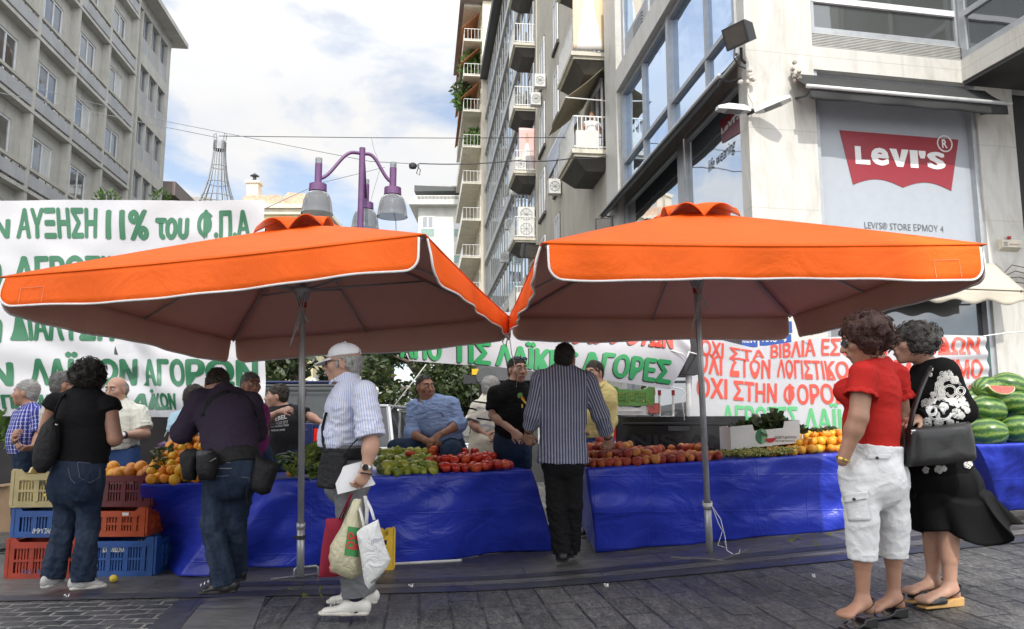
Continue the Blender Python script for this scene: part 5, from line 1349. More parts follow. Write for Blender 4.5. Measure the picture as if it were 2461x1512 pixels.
def aircon(fr, s, n, z, w, h, d, label, fans=1):
 root = empty('air_conditioner', fr.p(s + w / 2, n - d / 2, z), label, 'air conditioner', 'air conditioner units on the facades')
 MB().box(fr, s, s + w, n - d, n, z, z + h).build('casing', ac_m, root)
 for k in range(fans):
  c = fr.p(s - 0.004, n - d * 0.5, z + h * (k + 0.5) / fans)
  r = min(d * .42, h / fans * .42)
  mb = MB().lathe(c, [(r, 0), (r, .012), (r * .86, .012), (r * .86, 0)], 20, axis=-fr.s)
  for i in range(8): a = i * math.pi / 4; mb.tube([c - fr.s * .012, c - fr.s * .012 + fr.n * r * .9 * math.cos(a) + Vector((0, 0, r * .9 * math.sin(a)))], .008, 4)
  mb.build('fan_guard', grey_frame, root)
 return root
def ac_end(fr, s, n, z, w, h, label, fans=1):
 """unit turned to face down the street towards the square"""
 return aircon(Fr(fr.p(s, n, 0), fr.s, fr.n), 0, 0, z, 0.35, h, w, label, fans)
ac_end(RF, 20.75, 0.88, 8.72, 0.62, 0.5, 'aircon unit on the balcony in front of the woman', 0)
ac_end(RF, 34.66, 0.90, 6.35 + 0.05, 0.8, 0.6, 'aircon on the lowest small balcony')
ac_end(RF, 34.66, 0.82, 9.55, 0.75, 1.35, 'tall aircon with two fans on a small balcony', 2)
ac_end(RF, 34.66, 0.95, 12.62, 0.5, 0.6, 'aircon on the small balcony with the pink poster')
for i, (s, z) in enumerate(((31.4, 15.2), (32.6, 14.9), (27.9, 9.55), (38.0, 17.1), (38.4, 13.1), (39.5, 12.9), (42.0, 11.7), (45.0, 10.5))):
 ac_end(RF, s, 0.62 if s > 34.5 else 0.5, z, 0.45 if s < 34.5 else .5, 0.55, ('aircon by a window of the grey house, upper one', 'aircon below the upper one on the grey house', 'aircon beside the balcony above the arch', 'highest aircon on the glass block', 'aircon between the glass block windows', 'second aircon between the glass block windows', 'farther aircon on the glass block', 'farthest aircon low on the glass block')[i])
def m_poster(name, bg, fig, skin, cx=0.0):
 t = NT(name); uvn = t.new('ShaderNodeAttribute', attribute_name='puv'); v = uvn.outputs['Vector']
 sep = t.new('ShaderNodeSeparateXYZ', {0: v}); x, y = sep.outputs[0], sep.outputs[1]
 wob = t.noise(v, 5, 4)
 dx = t.math('ABSOLUTE', t.math('SUBTRACT', t.math('ADD', x, t.math('MULTIPLY_ADD', wob, 0.2, -0.1)), 0.5))
 dress = t.math('MULTIPLY', t.math('LESS_THAN', dx, t.math('MULTIPLY_ADD', y, -0.52, 0.42)), t.math('LESS_THAN', y, 0.66))
 sk = t.math('MULTIPLY', t.math('LESS_THAN', dx, 0.10), t.math('MULTIPLY', t.math('GREATER_THAN', y, 0.62), t.math('LESS_THAN', y, 0.88)))
 c = t.mix(t.noise(v, 3, 3), bg, tuple(min(1, q * 1.25) for q in bg))
 c = t.mix(sk, c, skin); c = t.mix(dress, c, fig)
 t.set('Base Color', c); t.set('Roughness', 0.5); return t.m
def poster(fr, s0, s1, n, z0, z1, m, label, along=True):
 """a printed sheet; along: it hangs in the facade's direction, else square to it"""
 mb = MB()
 fn = (lambda u, v: fr.p(s0 + (s1 - s0) * u, n + .02 * math.sin(5 * u + 3 * v), z0 + (z1 - z0) * v)) if along else (lambda u, v: fr.p(n + .02 * math.sin(5 * u + 3 * v), s0 + (s1 - s0) * u, z0 + (z1 - z0) * v))
 mb.grid(fn, 12, 16); o = mb.build('hanging_poster', m, smooth=True, thick=0.006)
 a = o.data.attributes.new('puv', 'FLOAT_VECTOR', 'POINT')
 for i in range(17 * 13):
  j, k = divmod(i, 13); a.data[i].vector = (k / 12, j / 16, 0)
 return tag(o, label, 'poster', 'bridal posters on the balconies')
pm1 = m_poster('bride_poster', (0.62, 0.46, 0.30), (0.74, 0.70, 0.66), (0.5, 0.3, 0.2)); pm2 = m_poster('pink_poster', (0.62, 0.40, 0.38), (0.74, 0.70, 0.68), (0.55, 0.34, 0.25))
poster(RF, 0.95, 0.05, 20.68, 11.55, 14.2, pm1, 'tall pale poster of a bride hung on the upper big balcony', along=False)
poster(RF, 0.75, 0.0, 34.9, 12.6, 14.7, pm2, 'pinkish poster of a bride in white on a small balcony', along=False)
o = poster(RF, 24.6, 31.0, 0.08, 11.0, 11.9, plain('sheer_banner', (0.52, 0.56, 0.64), 0.6), 'long pale bluish strip banner along the grey facade'); o['group'] = ''; del o['group']
aw = empty('balcony_awning', RF.p(22, 1, 11), 'faded tan awning let down over the woman\'s balcony', 'awning')
MB().grid(lambda u, v: RF.p(20.75 + 3.0 * u, 0.06 + 1.1 * v, 11.1 - 0.95 * v - .04 * math.sin(3.1 * v)), 10, 6).build('cover', m_cloth('tan_canvas', (0.36, 0.31, 0.22), .9), aw, smooth=True, thick=.01)
MB().tube([RF.p(20.75, 0.02, 10.1), RF.p(20.75, 1.18, 10.15)], .018, 6).build('arm', rail_white, aw)
blue_sign = plain('sign_blue', (0.012, 0.06, 0.28), 0.4)
s0 = at(1790, 828, 10.2); s1 = at(1908, 830, 10.1)
SF = Fr(Vector((s0.x, s0.y, 0)), (1, 0.0, 0), (0, -1, 0)); wdt = s1.x - s0.x
sg = empty('street_sign', (s0.x, s0.y, 0), 'blue street name signs with white arrows above the red lettered banner', 'street sign')
z_ = s0.z
b1 = MB().box(SF, 0.19, wdt, 0, .02, z_ - .02, z_ + .13).build('plate', blue_sign, sg)
flat_lettering('ΑΠΟ  →', SF, .22, wdt - .06, z_ + .03, z_ + .095, .024, white_e, b1, bold=0.02)
b2 = MB().box(SF, -0.04, .16, -.03, .0, z_ - .03, z_ + .11).build('plate', blue_sign, sg)
flat_lettering('ΑΠΟ 6 →', SF, -.03, .14, z_ + .02, z_ + .075, .004, white_e, b2, bold=0.02)
MB().box(SF, .48, .52, -.05, -.003, 0, z_ + .35).build('post', grey_frame, sg)
MB().box(SF, .40, .62, -.03, -.003, z_ + .15, z_ + .3).build('plate', blue_sign, sg)
sp_ = empty('loudspeaker', at(1660, 860, 9.1), 'black loudspeaker box on a stand between the two banners', 'loudspeaker')
A = at(1634, 900, 9.1); B = at(1684, 900, 9.1); zt_ = at(1660, 795, 9.1).z
KF = Fr(Vector((A.x, 9.1, 0)), (1, 0, 0), (0, -1, 0)); wk = B.x - A.x
h = MB().prism(KF, [(0.02, A.z), (wk - .02, A.z), (wk, zt_), (0, zt_)], -.25, 0).build('cabinet', plain('black_speaker', (.02, .021, .024), .6), sp_)
MB().tube([KF.p(wk / 2, -.12, gz(1.9, 9.1)), KF.p(wk / 2, -.12, A.z)], .03, 10).build('pole', rail_white, sp_)
for sgn in (-1, 1): MB().tube([KF.p(wk / 2, -.12, .7), KF.p(wk / 2 + sgn * .4, -.12, gz(1.9, 9.1))], .015, 6).build('leg', dark_metal, sp_)
pp = at(1668, 960, 9.9); tag(MB().box(WF, pp.x - .06, pp.x + .1, 9.9, 10.05, -.1, 2.4).build('post', plain('pale_post', (.5, .52, .52), .5)), 'pale square post behind the loudspeaker', 'post')
ht = empty('hand_truck', (at(1600, 960, 9.4).x, 9.4, 0.15), 'white hand truck with red grips behind the green crate', 'hand truck')
for px in (1571, 1585, 1618):
 c0, c1_ = at(px, 1040, 9.4), at(px, 946, 9.4)
 MB().tube([c0, c1_], .014, 8).build('rail', rail_white, ht); MB().tube([c1_ + Vector((0, 0, -.02)), c1_ + Vector((0, 0, .04))], .02, 8).build('grip', red_plastic, ht)
MB().tube([at(1571, 1002, 9.4), at(1618, 1002, 9.4)], .012, 6).build('cross_bar', rail_white, ht)
def car_paint(name, col, rough=0.25, metal=0.0):
 return plain(name, col, rough, metal, var=0.06)
rubber = plain('rubber', (0.015, 0.015, 0.016), 0.8)
lamp_red = plain('tail_red', (0.45, 0.01, 0.01), 0.15)
lamp_amber = plain('tail_amber', (0.6, 0.16, 0.02), 0.2)
lamp_clear = plain('tail_clear', (0.6, 0.6, 0.62), 0.15)
car_glass = m_glass('car_glass', (0.02, 0.025, 0.025), 0.02, 0.3)
chrome = plain('chrome', (0.6, 0.6, 0.62), 0.15, 0.9)
def pickup(pos, ang, paint, label, zoff=0.0, stripes=False, script=None, cap=False, sc=1.0):
 """origin at the middle of the tailgate on the ground; drives towards +s"""
 a = R(ang); fr = Fr(Vector(pos), (math.sin(a), math.cos(a), 0), (math.cos(a), -math.sin(a), 0))
 root = empty('pickup_truck', pos, label, 'pickup', None)
 W = 0.84; mb = MB()
 prof = [(0.0, 0.5), (0.45, 0.42), (0.5, 0.62), (0.72, 0.78), (1.02, 0.78), (1.25, 0.62), (1.32, 0.40), (3.3, 0.36), (3.38, 0.6), (3.6, 0.78), (3.9, 0.78), (4.12, 0.6), (4.2, 0.42), (4.75, 0.42), (4.85, 0.62), (4.8, 0.86), (3.75, 1.0), (3.5, 1.03), (1.62, 1.05), (1.6, 1.05)]
 def side(n0, n1, pr): mb.prism(fr, pr, n0, n1)
 bedp = [p for p in prof if p[0] <= 1.32] + [(1.55, 0.40), (1.55, 1.02), (0.0, 1.02)]
 side(W - 0.07, W, bedp); side(-W, -W + 0.07, bedp)
 cabp = [(1.58, 0.40), (1.32 + .3, 0.38)] + [p for p in prof if 3.3 <= p[0]][:-2] + [(1.58, 1.05)]
 cabp = [(1.58, 0.38), (3.3, 0.36), (3.38, 0.6), (3.6, 0.78), (3.9, 0.78), (4.12, 0.6), (4.2, 0.42), (4.75, 0.42), (4.85, 0.62), (4.8, 0.86), (3.75, 1.0), (3.5, 1.04), (1.58, 1.05)]
 mb.prism(fr, cabp, -W, W)
 mb.box(fr, 0.05, 1.55, -W + .07, W - .07, 0.48, 0.55)
 b = mb.build('body', paint, root); bevel(b, .02, 2);
 mb = MB(); k = .66
 bot = [(1.6, 1.05), (3.5, 1.04)]; top = [(1.78, 1.62), (2.95, 1.64)]
 V = [fr.p(1.62, -W + .02, 1.05), fr.p(3.45, -W + .02, 1.03), fr.p(3.45, W - .02, 1.03), fr.p(1.62, W - .02, 1.05), fr.p(1.74, -k, 1.62), fr.p(2.85, -k, 1.64), fr.p(2.85, k, 1.64), fr.p(1.74, k, 1.62)]
 mb.add(V, [(4, 5, 6, 7)]);
 roof = MB().add([v + Vector((0, 0, d)) for d in (0, .04) for v in V[4:]], [(3, 2, 1, 0), (4, 5, 6, 7), (0, 1, 5, 4), (1, 2, 6, 5), (2, 3, 7, 6), (3, 0, 4, 7)]).build('roof', paint, root); bevel(roof, .015)
 pm = MB()
 for i, j in ((0, 4), (1, 5), (2, 6), (3, 7)): pm.tube([V[i], V[j]], .035, 6)
 for sgn in (0, 1):
  lo = V[0].lerp(V[1], .48) if sgn == 0 else V[3].lerp(V[2], .48); hi = V[4].lerp(V[5], .55) if sgn == 0 else V[7].lerp(V[6], .55); pm.tube([lo, hi], .03, 6)
 pm.build('window_frame', paint, root)
 ins = .012
 for nm, (i, j, q, p_) in (('rear_window', (0, 3, 7, 4)), ('windscreen', (1, 2, 6, 5)), ('side_window', (0, 1, 5, 4)), ('side_window', (3, 2, 6, 7))):
  c = (V[i] + V[j] + V[q] + V[p_]) / 4
  MB().quad(*[v.lerp(c, .03) for v in (V[i], V[j], V[q], V[p_])]).build(nm, car_glass, root, thick=0.01)
 tg = MB().box(fr, -0.05, 0.02, -W + .13, W - .13, 0.50, 1.04).box(fr, -0.065, -.05, -W + .2, W - .2, 0.60, 0.66).box(fr, -.062, -.05, -W + .2, W - .2, .94, .97).build('tailgate', paint, root); bevel(tg, .012)
 MB().box(fr, -.07, -.05, -.12, .12, .88, .93).build('handle', dark_metal, tg)
 if script: lettering(script, lambda u, v: fr.p(-.053, -.55 + 1.1 * u, .69 + .15 * v), plain('dark_emboss', (.013, .013, .014), .35), tg, bold=.03)
 for sgn in (-1, 1):
  l = MB().box(fr, -.045, .05, sgn * (W - .065) - .055, sgn * (W - .065) + .055, .58, .98).build('tail_lamp', lamp_red, root)
  MB().box(fr, -.05, -.04, sgn * (W - .065) - .05, sgn * (W - .065) + .05, .66, .76).build('reversing_lens', lamp_clear, l)
  MB().box(fr, -.05, -.04, sgn * (W - .065) - .05, sgn * (W - .065) + .05, .60, .65).build('amber_lens', lamp_amber, l)
  for s in (.87, 3.75):
   c = fr.p(s, sgn * (W - .14), .33)
   w = MB().lathe(c, [(.0, .12), (.2, .12), (.31, .11), (.33, .06), (.33, -.06), (.31, -.11), (.2, -.12), (0, -.12)], 22, axis=fr.n).build('wheel', rubber, root, smooth=False)
   MB().lathe(c + fr.n * sgn * .1, [(0, .025), (.1, .03), (.19, .022), (.19, 0)], 16, axis=fr.n * sgn).build('rim', chrome, w)
  MB().box(fr, 2.45, 2.62, sgn * W - .012, sgn * W + .022, .9, .94).build('door_handle', dark_metal, root)
  dl = MB()
  for s in (1.6, 2.55, 3.42): dl.box(fr, s, s + .012, sgn * W - .003, sgn * W + .003, .42, 1.03)
  dl.build('door_seam', dark_metal, root)
  MB().box(fr, 3.2, 3.3, sgn * W, sgn * (W + .16), 1.05, 1.22).build('mirror', dark_metal, root)
  MB().tube([fr.p(.03, sgn * (W - .05), 1.05), fr.p(1.5, sgn * (W - .05), 1.05)], .02, 6).build('bed_rail', chrome if stripes else dark_metal, root)
  if stripes:
   st = MB()
   st.box(fr, .05, 4.6, sgn * W - .002, sgn * W + .004, .80, .83).prism(fr, [(2.2, .62), (4.6, .68), (4.6, .76), (2.0, .70)], sgn * W - .002, sgn * W + .004)
   st.build('stripe', plain('stripe_red', (.4, .02, .02), .4), root)
 mb = MB()
 for q in (-.6, 0, .6): mb.tube([fr.p(1.58, q, 1.02), fr.p(1.58, q, 1.6)], .018, 6)
 mb.tube([fr.p(1.58, -.7, 1.58), fr.p(1.58, .7, 1.58)], .018, 6).build('roll_bar', dark_metal if not stripes else chrome, root)
 return root, fr
tl, tr = at(1478, 1006, 9.25), at(1798, 986, 8.75)
bx_ = ((tl + tr) / 2)
ang = math.degrees(math.atan2(-(tr.y - tl.y), (tr.x - tl.x)))
pk1, fr1 = pickup((bx_.x, bx_.y, bx_.z - 1.06), ang, car_paint('black_paint', (0.008, 0.008, 0.009), 0.2), 'black pickup with its tailgate towards the peach stall', script='NISSAN')
q = at(1476, 1000, 9.5)
KG = Fr(Vector((at(1474, 1000, 9.35).x, 9.35, at(1474, 998, 9.35).z)), (1, -.05, 0))
def zat(y, Y): return at(1500, y, Y).z
wht = crate(lift(KG, 0, 0.0), 0.40, 0.4, zat(976, 9.35) - zat(998, 9.35), 'white', 'white crate under the green one on the black pickup', 'crates on the black pickup', closed=True, dip=0.02)
gcr = crate(lift(KG, zat(976, 9.35) - zat(998, 9.35) + .003, -0.02), 0.50, 0.4, zat(930, 9.35) - zat(976, 9.35), 'green', 'green crate of yellow fruit beside the man in yellow', 'crates on the black pickup', rows=3, dip=.03)
flat_lettering('ΓΕΣΠΟΒ', lift(KG, zat(976, 9.35) - zat(998, 9.35)), .18, .34, (zat(930, 9.35) - zat(976, 9.35)) * .80, (zat(930, 9.35) - zat(976, 9.35)) * .88, 0.014, white_print, gcr)
crate(lift(KG, 0.02, .40), 0.14, 0.4, .12, 'pink', 'faded red crate behind the white one on the black pickup', 'crates on the black pickup', closed=True, dip=.01)
for i in range(26):
 place(lemon_me, 'lemon', KG.p(.06 + .37 * (i % 9) / 8.0, -.08 - .14 * rnd.random(), zat(976, 9.35) - zat(998, 9.35) + .04 + .05 * (i // 9)), 'yellow fruit packed inside the green crate', 'yellow fruit', 'yellow fruit in the green crate', 0.9)
pk2, fr2 = pickup((at(1230, 1040, 12.2).x, 12.2, -0.2), -82, car_paint('silver_paint', (0.42, 0.44, 0.46), 0.3, 0.3), 'silver pickup with red side stripes behind the seated man in blue', stripes=True)
pk3, fr3 = pickup((at(618, 1040, 9.9).x, 9.9, 0.14), 3, car_paint('navy_paint', (0.012, 0.02, 0.07), 0.22), 'navy blue pickup with lit red tail lamp behind the man in the black shirt')
cbp = sR.p(b_of(1762), 0.52, 0.0)
carton = plain('white_carton', (0.60, 0.59, 0.57), 0.8, var=0.06)
c0, c1_ = at(1757, 1081, 7.30), at(1925, 1064, 7.30)
BF = Fr(Vector((c0.x, 7.30, c0.z)), (1, 0.03, 0)); bw = (c1_ - c0).length; sl_ = (c1_.z - c0.z) / bw; bh = at(1757, 1026, 7.3).z - c0.z
ct = empty('carton', BF.p(bw / 2, -.2, 0), 'white fruit carton of vine leaves with printed watermelon on the second stall', 'carton')
def skew(mb):
 mb.v = [(v[0], v[1], v[2] + sl_ * (Vector(v) - BF.P).dot(BF.s)) for v in mb.v]; return mb
mb = MB().prism(BF, [(0, 0), (bw, 0), (bw, bh), (bw * .78, bh), (bw * .76, bh * .72), (bw * .34, bh * .72), (bw * .32, bh), (0, bh)], -.008, 0)
mb.box(BF, 0, bw, -.34, -.33, 0, bh).box(BF, 0, .008, -.33, -.008, 0, bh).box(BF, bw - .008, bw, -.33, -.008, 0, bh).box(BF, .008, bw - .008, -.33, -.008, .005, .012)
skew(mb).build('body', carton, ct)
mg = plain('print_green', (.05, .16, .08), .8); mr = plain('print_red', (.4, .03, .03), .8)
def disc(cx, cz, rx, rz, n, m, a0=0, a1=360):
 pts = [(cx + rx * math.cos(R(a0 + (a1 - a0) * i / 24)), cz + rz * math.sin(R(a0 + (a1 - a0) * i / 24))) for i in range(25)]
 skew(MB().prism(BF, pts, n, n + .0015)).build('printed_melon', m, ct)
disc(bw * .44, bh * .45, .055, .07, .0005, mg); disc(bw * .57, bh * .33, .05, .04, .003, mr, 180, 360)
for i in range(3): disc(bw * .44, bh * .45, .012 + .016 * i, .068, .0022 + .0001 * i, plain('print_pale_green', (.2, .36, .2), .8) if i % 2 == 0 else mg, -90, 90)
flat_lettering('ΕΚΛΕΚΤΑ ΚΑΡΠΟΥΖΙΑ', Fr(BF.P, (BF.s + Vector((0, 0, sl_)))), bw * .64, bw * .95, bh * .48, bh * .60, .003, plain('print_ink', (.12, .10, .09), .8), ct, bold=.01)
flat_lettering('ΑΓΡΟΚΤΗΜΑΤΑ', Fr(BF.P, (BF.s + Vector((0, 0, sl_)))), bw * .64, bw * .93, bh * .34, bh * .43, .003, plain('print_ink', (.12, .10, .09), .8), ct, bold=.01)
def m_leaf(name, c1, c2, tr=.25):
 t = NT(name); P = t.pos(); f = t.noise(P, 2.5, 3); g = t.noise(P, 30, 2)
 v = t.math('ADD', t.math('MULTIPLY', f, .7), t.math('MULTIPLY', g, .4)); c = t.ramp(v, [(.3, c1), (.75, c2)])
 t.set('Base Color', c); t.set('Roughness', .5)
 tl = t.new('ShaderNodeBsdfTranslucent', {'Color': tuple(min(1, q * 1.6) for q in c2) + (1,)}); mx = t.new('ShaderNodeMixShader', {0: tr, 1: t.b.outputs[0], 2: tl.outputs[0]})
 t.l.new(mx.outputs[0], [n for n in t.n if n.type == 'OUTPUT_MATERIAL'][0].inputs['Surface']); return t.m
leaf_d = m_leaf('dark_leaf', (.014, .030, .010), (.060, .085, .026), .12); leaf_y = m_leaf('yellow_leaf', (.10, .13, .02), (.26, .27, .05)); leaf_g = m_leaf('fresh_leaf', (.03, .08, .015), (.11, .19, .04)); bark = plain('bark', (.13, .10, .075), .9, var=.3, scale=9)
def leaves(mb, c, r, n, size, rr, up=.3, m=0, narrow=.45):
 for _ in range(n):
  while True:
   d = Vector((rr.uniform(-1, 1), rr.uniform(-1, 1), rr.uniform(-1, 1)))
   if d.length < 1: break
  d = d.normalized() * d.length ** .45
  p = Vector(c) + Vector((d.x * r[0], d.y * r[1], d.z * r[2])); a = Vector((rr.uniform(-1, 1), rr.uniform(-1, 1), rr.uniform(-1, .6) + up)).normalized(); b = a.cross(Vector((rr.uniform(-1, 1), rr.uniform(-1, 1), rr.uniform(-1, 1)))).normalized(); s = size * rr.uniform(.6, 1.3)
  mb.add([p, p + a * s * .5 + b * s * narrow * .5, p + a * s, p + a * s * .5 - b * s * narrow * .5], [(0, 1, 2, 3)], m)
def tree(label, base, h, crown, n, size, mat, seed, mat2=None, flowers=0, name='tree', cat='tree'):
 rr = random.Random(seed); b = Vector(base); root = empty(name, b, label, cat)
 tb = MB(); fork = b + Vector((.1, 0, h * .42)); tb.tube([b, b + Vector((.04, 0, h * .2)), fork], [h * .028, h * .022, h * .017], 9)
 blobs = []
 for i in range(crown[3]):
  a = rr.uniform(0, 6.28); q = rr.random() ** .5
  c = b + Vector((crown[0] * q * math.cos(a), crown[1] * q * math.sin(a), h * crown[2] + (h * (1 - crown[2])) * rr.random() * (1 - .45 * q))); blobs.append(c)
  mid = fork.lerp(c, .5) + Vector((rr.uniform(-.2, .2), rr.uniform(-.2, .2), .15)); tb.tube([fork, mid, c], [h * .012, h * .008, h * .003], 6)
 tb.build('trunk', bark, root, smooth=True)
 mb = MB()
 for i, c in enumerate(blobs):
  r = min(crown[0], crown[1]) * rr.uniform(.28, .5); leaves(mb, c, (r, r, r * .8), n // len(blobs), size, rr, m=1 if (mat2 and i % 4 == 0) else 0)
 mb.build('crown', [mat, mat2 or mat], root)
 if flowers:
  fb = MB()
  for _ in range(flowers):
   c = rr.choice(blobs) + Vector((rr.uniform(-.7, .7), rr.uniform(-.9, -.2), rr.uniform(-.6, .7)))
   for q in range(6): leaves(fb, c, (.07, .07, .06), 3, .09, rr, narrow=.8)
  fb.build('blossom', plain('white_petal', (.7, .7, .66), .6), root)
 return root
g = at(716, 1000, 13.5); tree('oleander with white blossom behind the navy pickup', (g.x, 13.5, -.2), 3.6, (1.15, 1.0, .12, 16), 5200, .17, leaf_d, 3, flowers=26, name='oleander', cat='shrub')
g = at(655, 1000, 14.5); tree('darker oleander beside the edge of the huge banner', (g.x, 14.5, -.2), 3.4, (.9, .9, .15, 10), 3000, .17, leaf_d, 8, flowers=6, name='oleander', cat='shrub')
g = at(1020, 1000, 17.5); tree('leafy evergreen tree rising behind the seated man', (g.x, 17.5, -.3), 5.2, (1.55, 1.4, .2, 22), 9000, .16, leaf_d, 5)
g = at(905, 1000, 19.5); tree('thinner yellowing tree left of the evergreen', (g.x, 19.5, -.3), 4.6, (.85, .8, .3, 10), 2200, .17, leaf_y, 6, leaf_g)
g = at(815, 1000, 24); tree('distant green tree seen beyond the navy pickup', (g.x, 24, -.3), 5.0, (1.6, 1.4, .2, 12), 3600, .2, leaf_g, 9, leaf_d)
g = at(1130, 1000, 20); tree('small street tree near the striped polo man', (g.x, 20, -.3), 3.9, (.8, .8, .3, 9), 2200, .15, leaf_d, 11)
def bush(label, c, r, n, size, mat, seed, name='balcony_plant'):
 mb = MB(); leaves(mb, c, r, n, size, random.Random(seed), up=.5); return tag(mb.build(name, mat), label, 'plant')
bush('green plant on the concrete block balcony just over the huge banner', at(255, 476, 33), (.5, .4, .3), 90, .22, leaf_g, 1)
bush('second green plant over the huge banner near the stone building', at(388, 474, 44), (.5, .4, .38), 90, .28, leaf_g, 2)
for i, (px, py, r_) in enumerate(((1130, 160, 1.3), (1112, 222, 1.1), (1110, 245, .8), (1136, 338, 1.0))): bush(('tall hanging plant under the roof of the cream block', 'trailing plant below the tall one on the cream block', 'small trailing plant lowest of the hanging ones', 'tuft of green on a middle balcony of the cream block')[i], at(px, py, 66), (r_ * .7, .8, r_), 260, .5, leaf_g if i != 1 else leaf_d, 20 + i)
bush('broad leaved plant behind the man in the checked shirt', at(20, 1015, 9.6), (.25, .2, .35), 60, .28, leaf_g, 31, 'potted_plant')
for i, (px, py, w_, h_, lab) in enumerate(((-20, 1130, .42, .5, 'brown cardboard box on the ground at the far left'), (40, 1110, .4, .34, 'second brown cardboard box behind the checked shirt'))):
 g = at(px, py, 9.0); bx2 = MB().box(WF, g.x, g.x + w_, 9.0, 9.4, gz(g.x, 9), gz(g.x, 9) + h_).box(WF, g.x - .01, g.x + w_ * .48, 8.94, 9.0, gz(g.x, 9) + h_ - .01, gz(g.x, 9) + h_ + .0).build('cardboard_box', plain('cardboard', (.26, .17, .10), .85)); tag(bx2, lab, 'box')
for px, lab in ((395, 'violet bollard under the huge banner'), (545, 'violet bollard near the light blue polo')):
 g = at(px, 1050, 9.9); tag(MB().lathe((g.x, 9.9, 0), [(.06, 0), (.06, .85), (.075, .87), (.075, .93), (0, .97)], 14).build('bollard', violet), lab, 'bollard')
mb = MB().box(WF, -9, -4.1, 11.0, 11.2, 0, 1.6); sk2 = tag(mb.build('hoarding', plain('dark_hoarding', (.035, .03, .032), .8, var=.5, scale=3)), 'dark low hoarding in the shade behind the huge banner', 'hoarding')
kq = at(1190, 1000, 15.5); ki = empty('kiosk', (kq.x, 15.5, -.1), 'dark kiosk with slanting cream awnings beyond the striped polo man', 'kiosk')
KI = Fr((at(1112, 1000, 15.5).x, 15.5, -.1), (1, 0, 0), (0, -1, 0)); kw = at(1420, 1000, 15.5).x - at(1112, 1000, 15.5).x
MB().box(KI, .3, kw, -2, -.3, 0, 2.1).build('wall', plain('kiosk_dark', (.03, .03, .032), .6, var=.4, scale=2), ki)
for s_ in (.35, .9, 1.6): MB().box(KI, s_, s_ + .07, -.3, -.2, 0, 2.5).build('post', dark_metal, ki)
cav = m_cloth('cream_awning', (.55, .52, .45), .85)
MB().quad(KI.p(.75, .1, 2.35), KI.p(.8, -1.2, 2.5), KI.p(.05, -1.2, 1.35), KI.p(.0, .1, 1.3)).build('awning', cav, ki, thick=.03)
MB().box(KI, .3, kw, -.35, .3, 2.1, 2.5).build('fascia', plain('kiosk_band', (.07, .07, .075), .6), ki)
for i in range(7): MB().box(KI, .5 + i * .32, .72 + i * .32, -.3, -.26, .9 + .12 * (i % 3), 1.3 + .1 * (i % 2)).build('goods', plain('goods_%d' % (i % 4), ((.4, .1, .06), (.35, .3, .1), (.1, .2, .3), (.35, .34, .32))[i % 4], .6), ki)
q = at(1168, 905, 9.6); scl = empty('weighing_scale', q, 'round dialled weighing scale with black and yellow head beside the polo man', 'scale')
MB().lathe(q, [(.0, -.03), (.115, -.03), (.12, 0), (.12, .05), (0, .06)], 22, axis=(0, 1, 0)).build('dial', plain('scale_dial', (.10, .105, .11), .3), scl)
a_ = at(1130, 905, 9.6); MB().box(WF, a_.x - .08, a_.x + .14, 9.6, 9.8, a_.z - .08, a_.z + .02).box(WF, a_.x + .0, a_.x + .02, 9.65, 9.68, 0.1, a_.z - .08).build('head', dark_metal, scl); MB().box(WF, a_.x + .02, a_.x + .1, 9.59, 9.62, a_.z + .02, a_.z + .09).build('label', CR['yellow'], scl)
zuc = m_fruit('courgette_skin', [(.25, (.02, .055, .012)), (.6, (.06, .12, .03)), (.95, (.17, .23, .08))], .3, oscale=20)
zuc_me = displaced_sphere('courgette_fruit', [zuc], .022, .022, .105, 12, 12, fn=lambda d, a, th: 1 + .08 * math.cos(5 * a) * math.sin(th))
rr = random.Random(77)
for i in range(46):
 a = a_of(rr.uniform(640, 745)); b = rr.uniform(.05, .55); o = place(zuc_me, 'courgette', sL.p(a, b, .03 + .26 * b + .03 * rr.random()), 'striped dark green courgette in the heap by the pole', 'courgette', 'courgettes heaped on the stall', 1.0, rr, 0)
 o.rotation_euler = (R(90) + rr.uniform(-.3, .3), rr.uniform(-.2, .2), rr.uniform(-.9, .9))
lm = MB()
for i in range(26):
 a = i * 2.4; t_ = .25 + .75 * i / 26
 def lf(u, v, a=a, t_=t_):
  w_ = .055 * t_ * math.sin(math.pi * min(1, .15 + .85 * v)) * (u - .5) * 2; r_ = .13 * v * t_; z = .02 + .085 * v * (1.25 - t_) + .012 * math.sin(9 * u + 7 * v) * v
  return (r_ * math.cos(a) - w_ * math.sin(a), r_ * math.sin(a) + w_ * math.cos(a), z)
 lm.grid(lf, 4, 6)
lettuce_me = bpy.data.meshes.new('lettuce_head'); lettuce_me.from_pydata(lm.v, [], lm.f); lettuce_me.polygons.foreach_set('use_smooth', [True] * len(lettuce_me.polygons)); lettuce_me.materials.append(m_leaf('lettuce_leaf', (.09, .17, .03), (.32, .42, .11)))
for i, px in enumerate((668, 692, 716, 738, 758, 776, 700, 730, 765, 785)):
 o = place(lettuce_me, 'lettuce', sL.p(a_of(px), .06 + .10 * (i % 3) + (.22 if i > 5 else 0), .02 + .05 * (i % 3) + (.10 if i > 5 else 0)), 'loose leafy lettuce among the greens by the pole', 'lettuce', 'lettuces by the pole', 1.0, rr, .5); o.rotation_euler.x += .7
gm = MB()
for i in range(70):
 q = Vector((rr.gauss(0, .042), rr.gauss(0, .03), abs(rr.gauss(.012, .014)))); b0 = len(gm.v); gm.lathe(q, [(0, -.009), (.0075, -.005), (.009, 0), (.0075, .005), (0, .009)], 7)
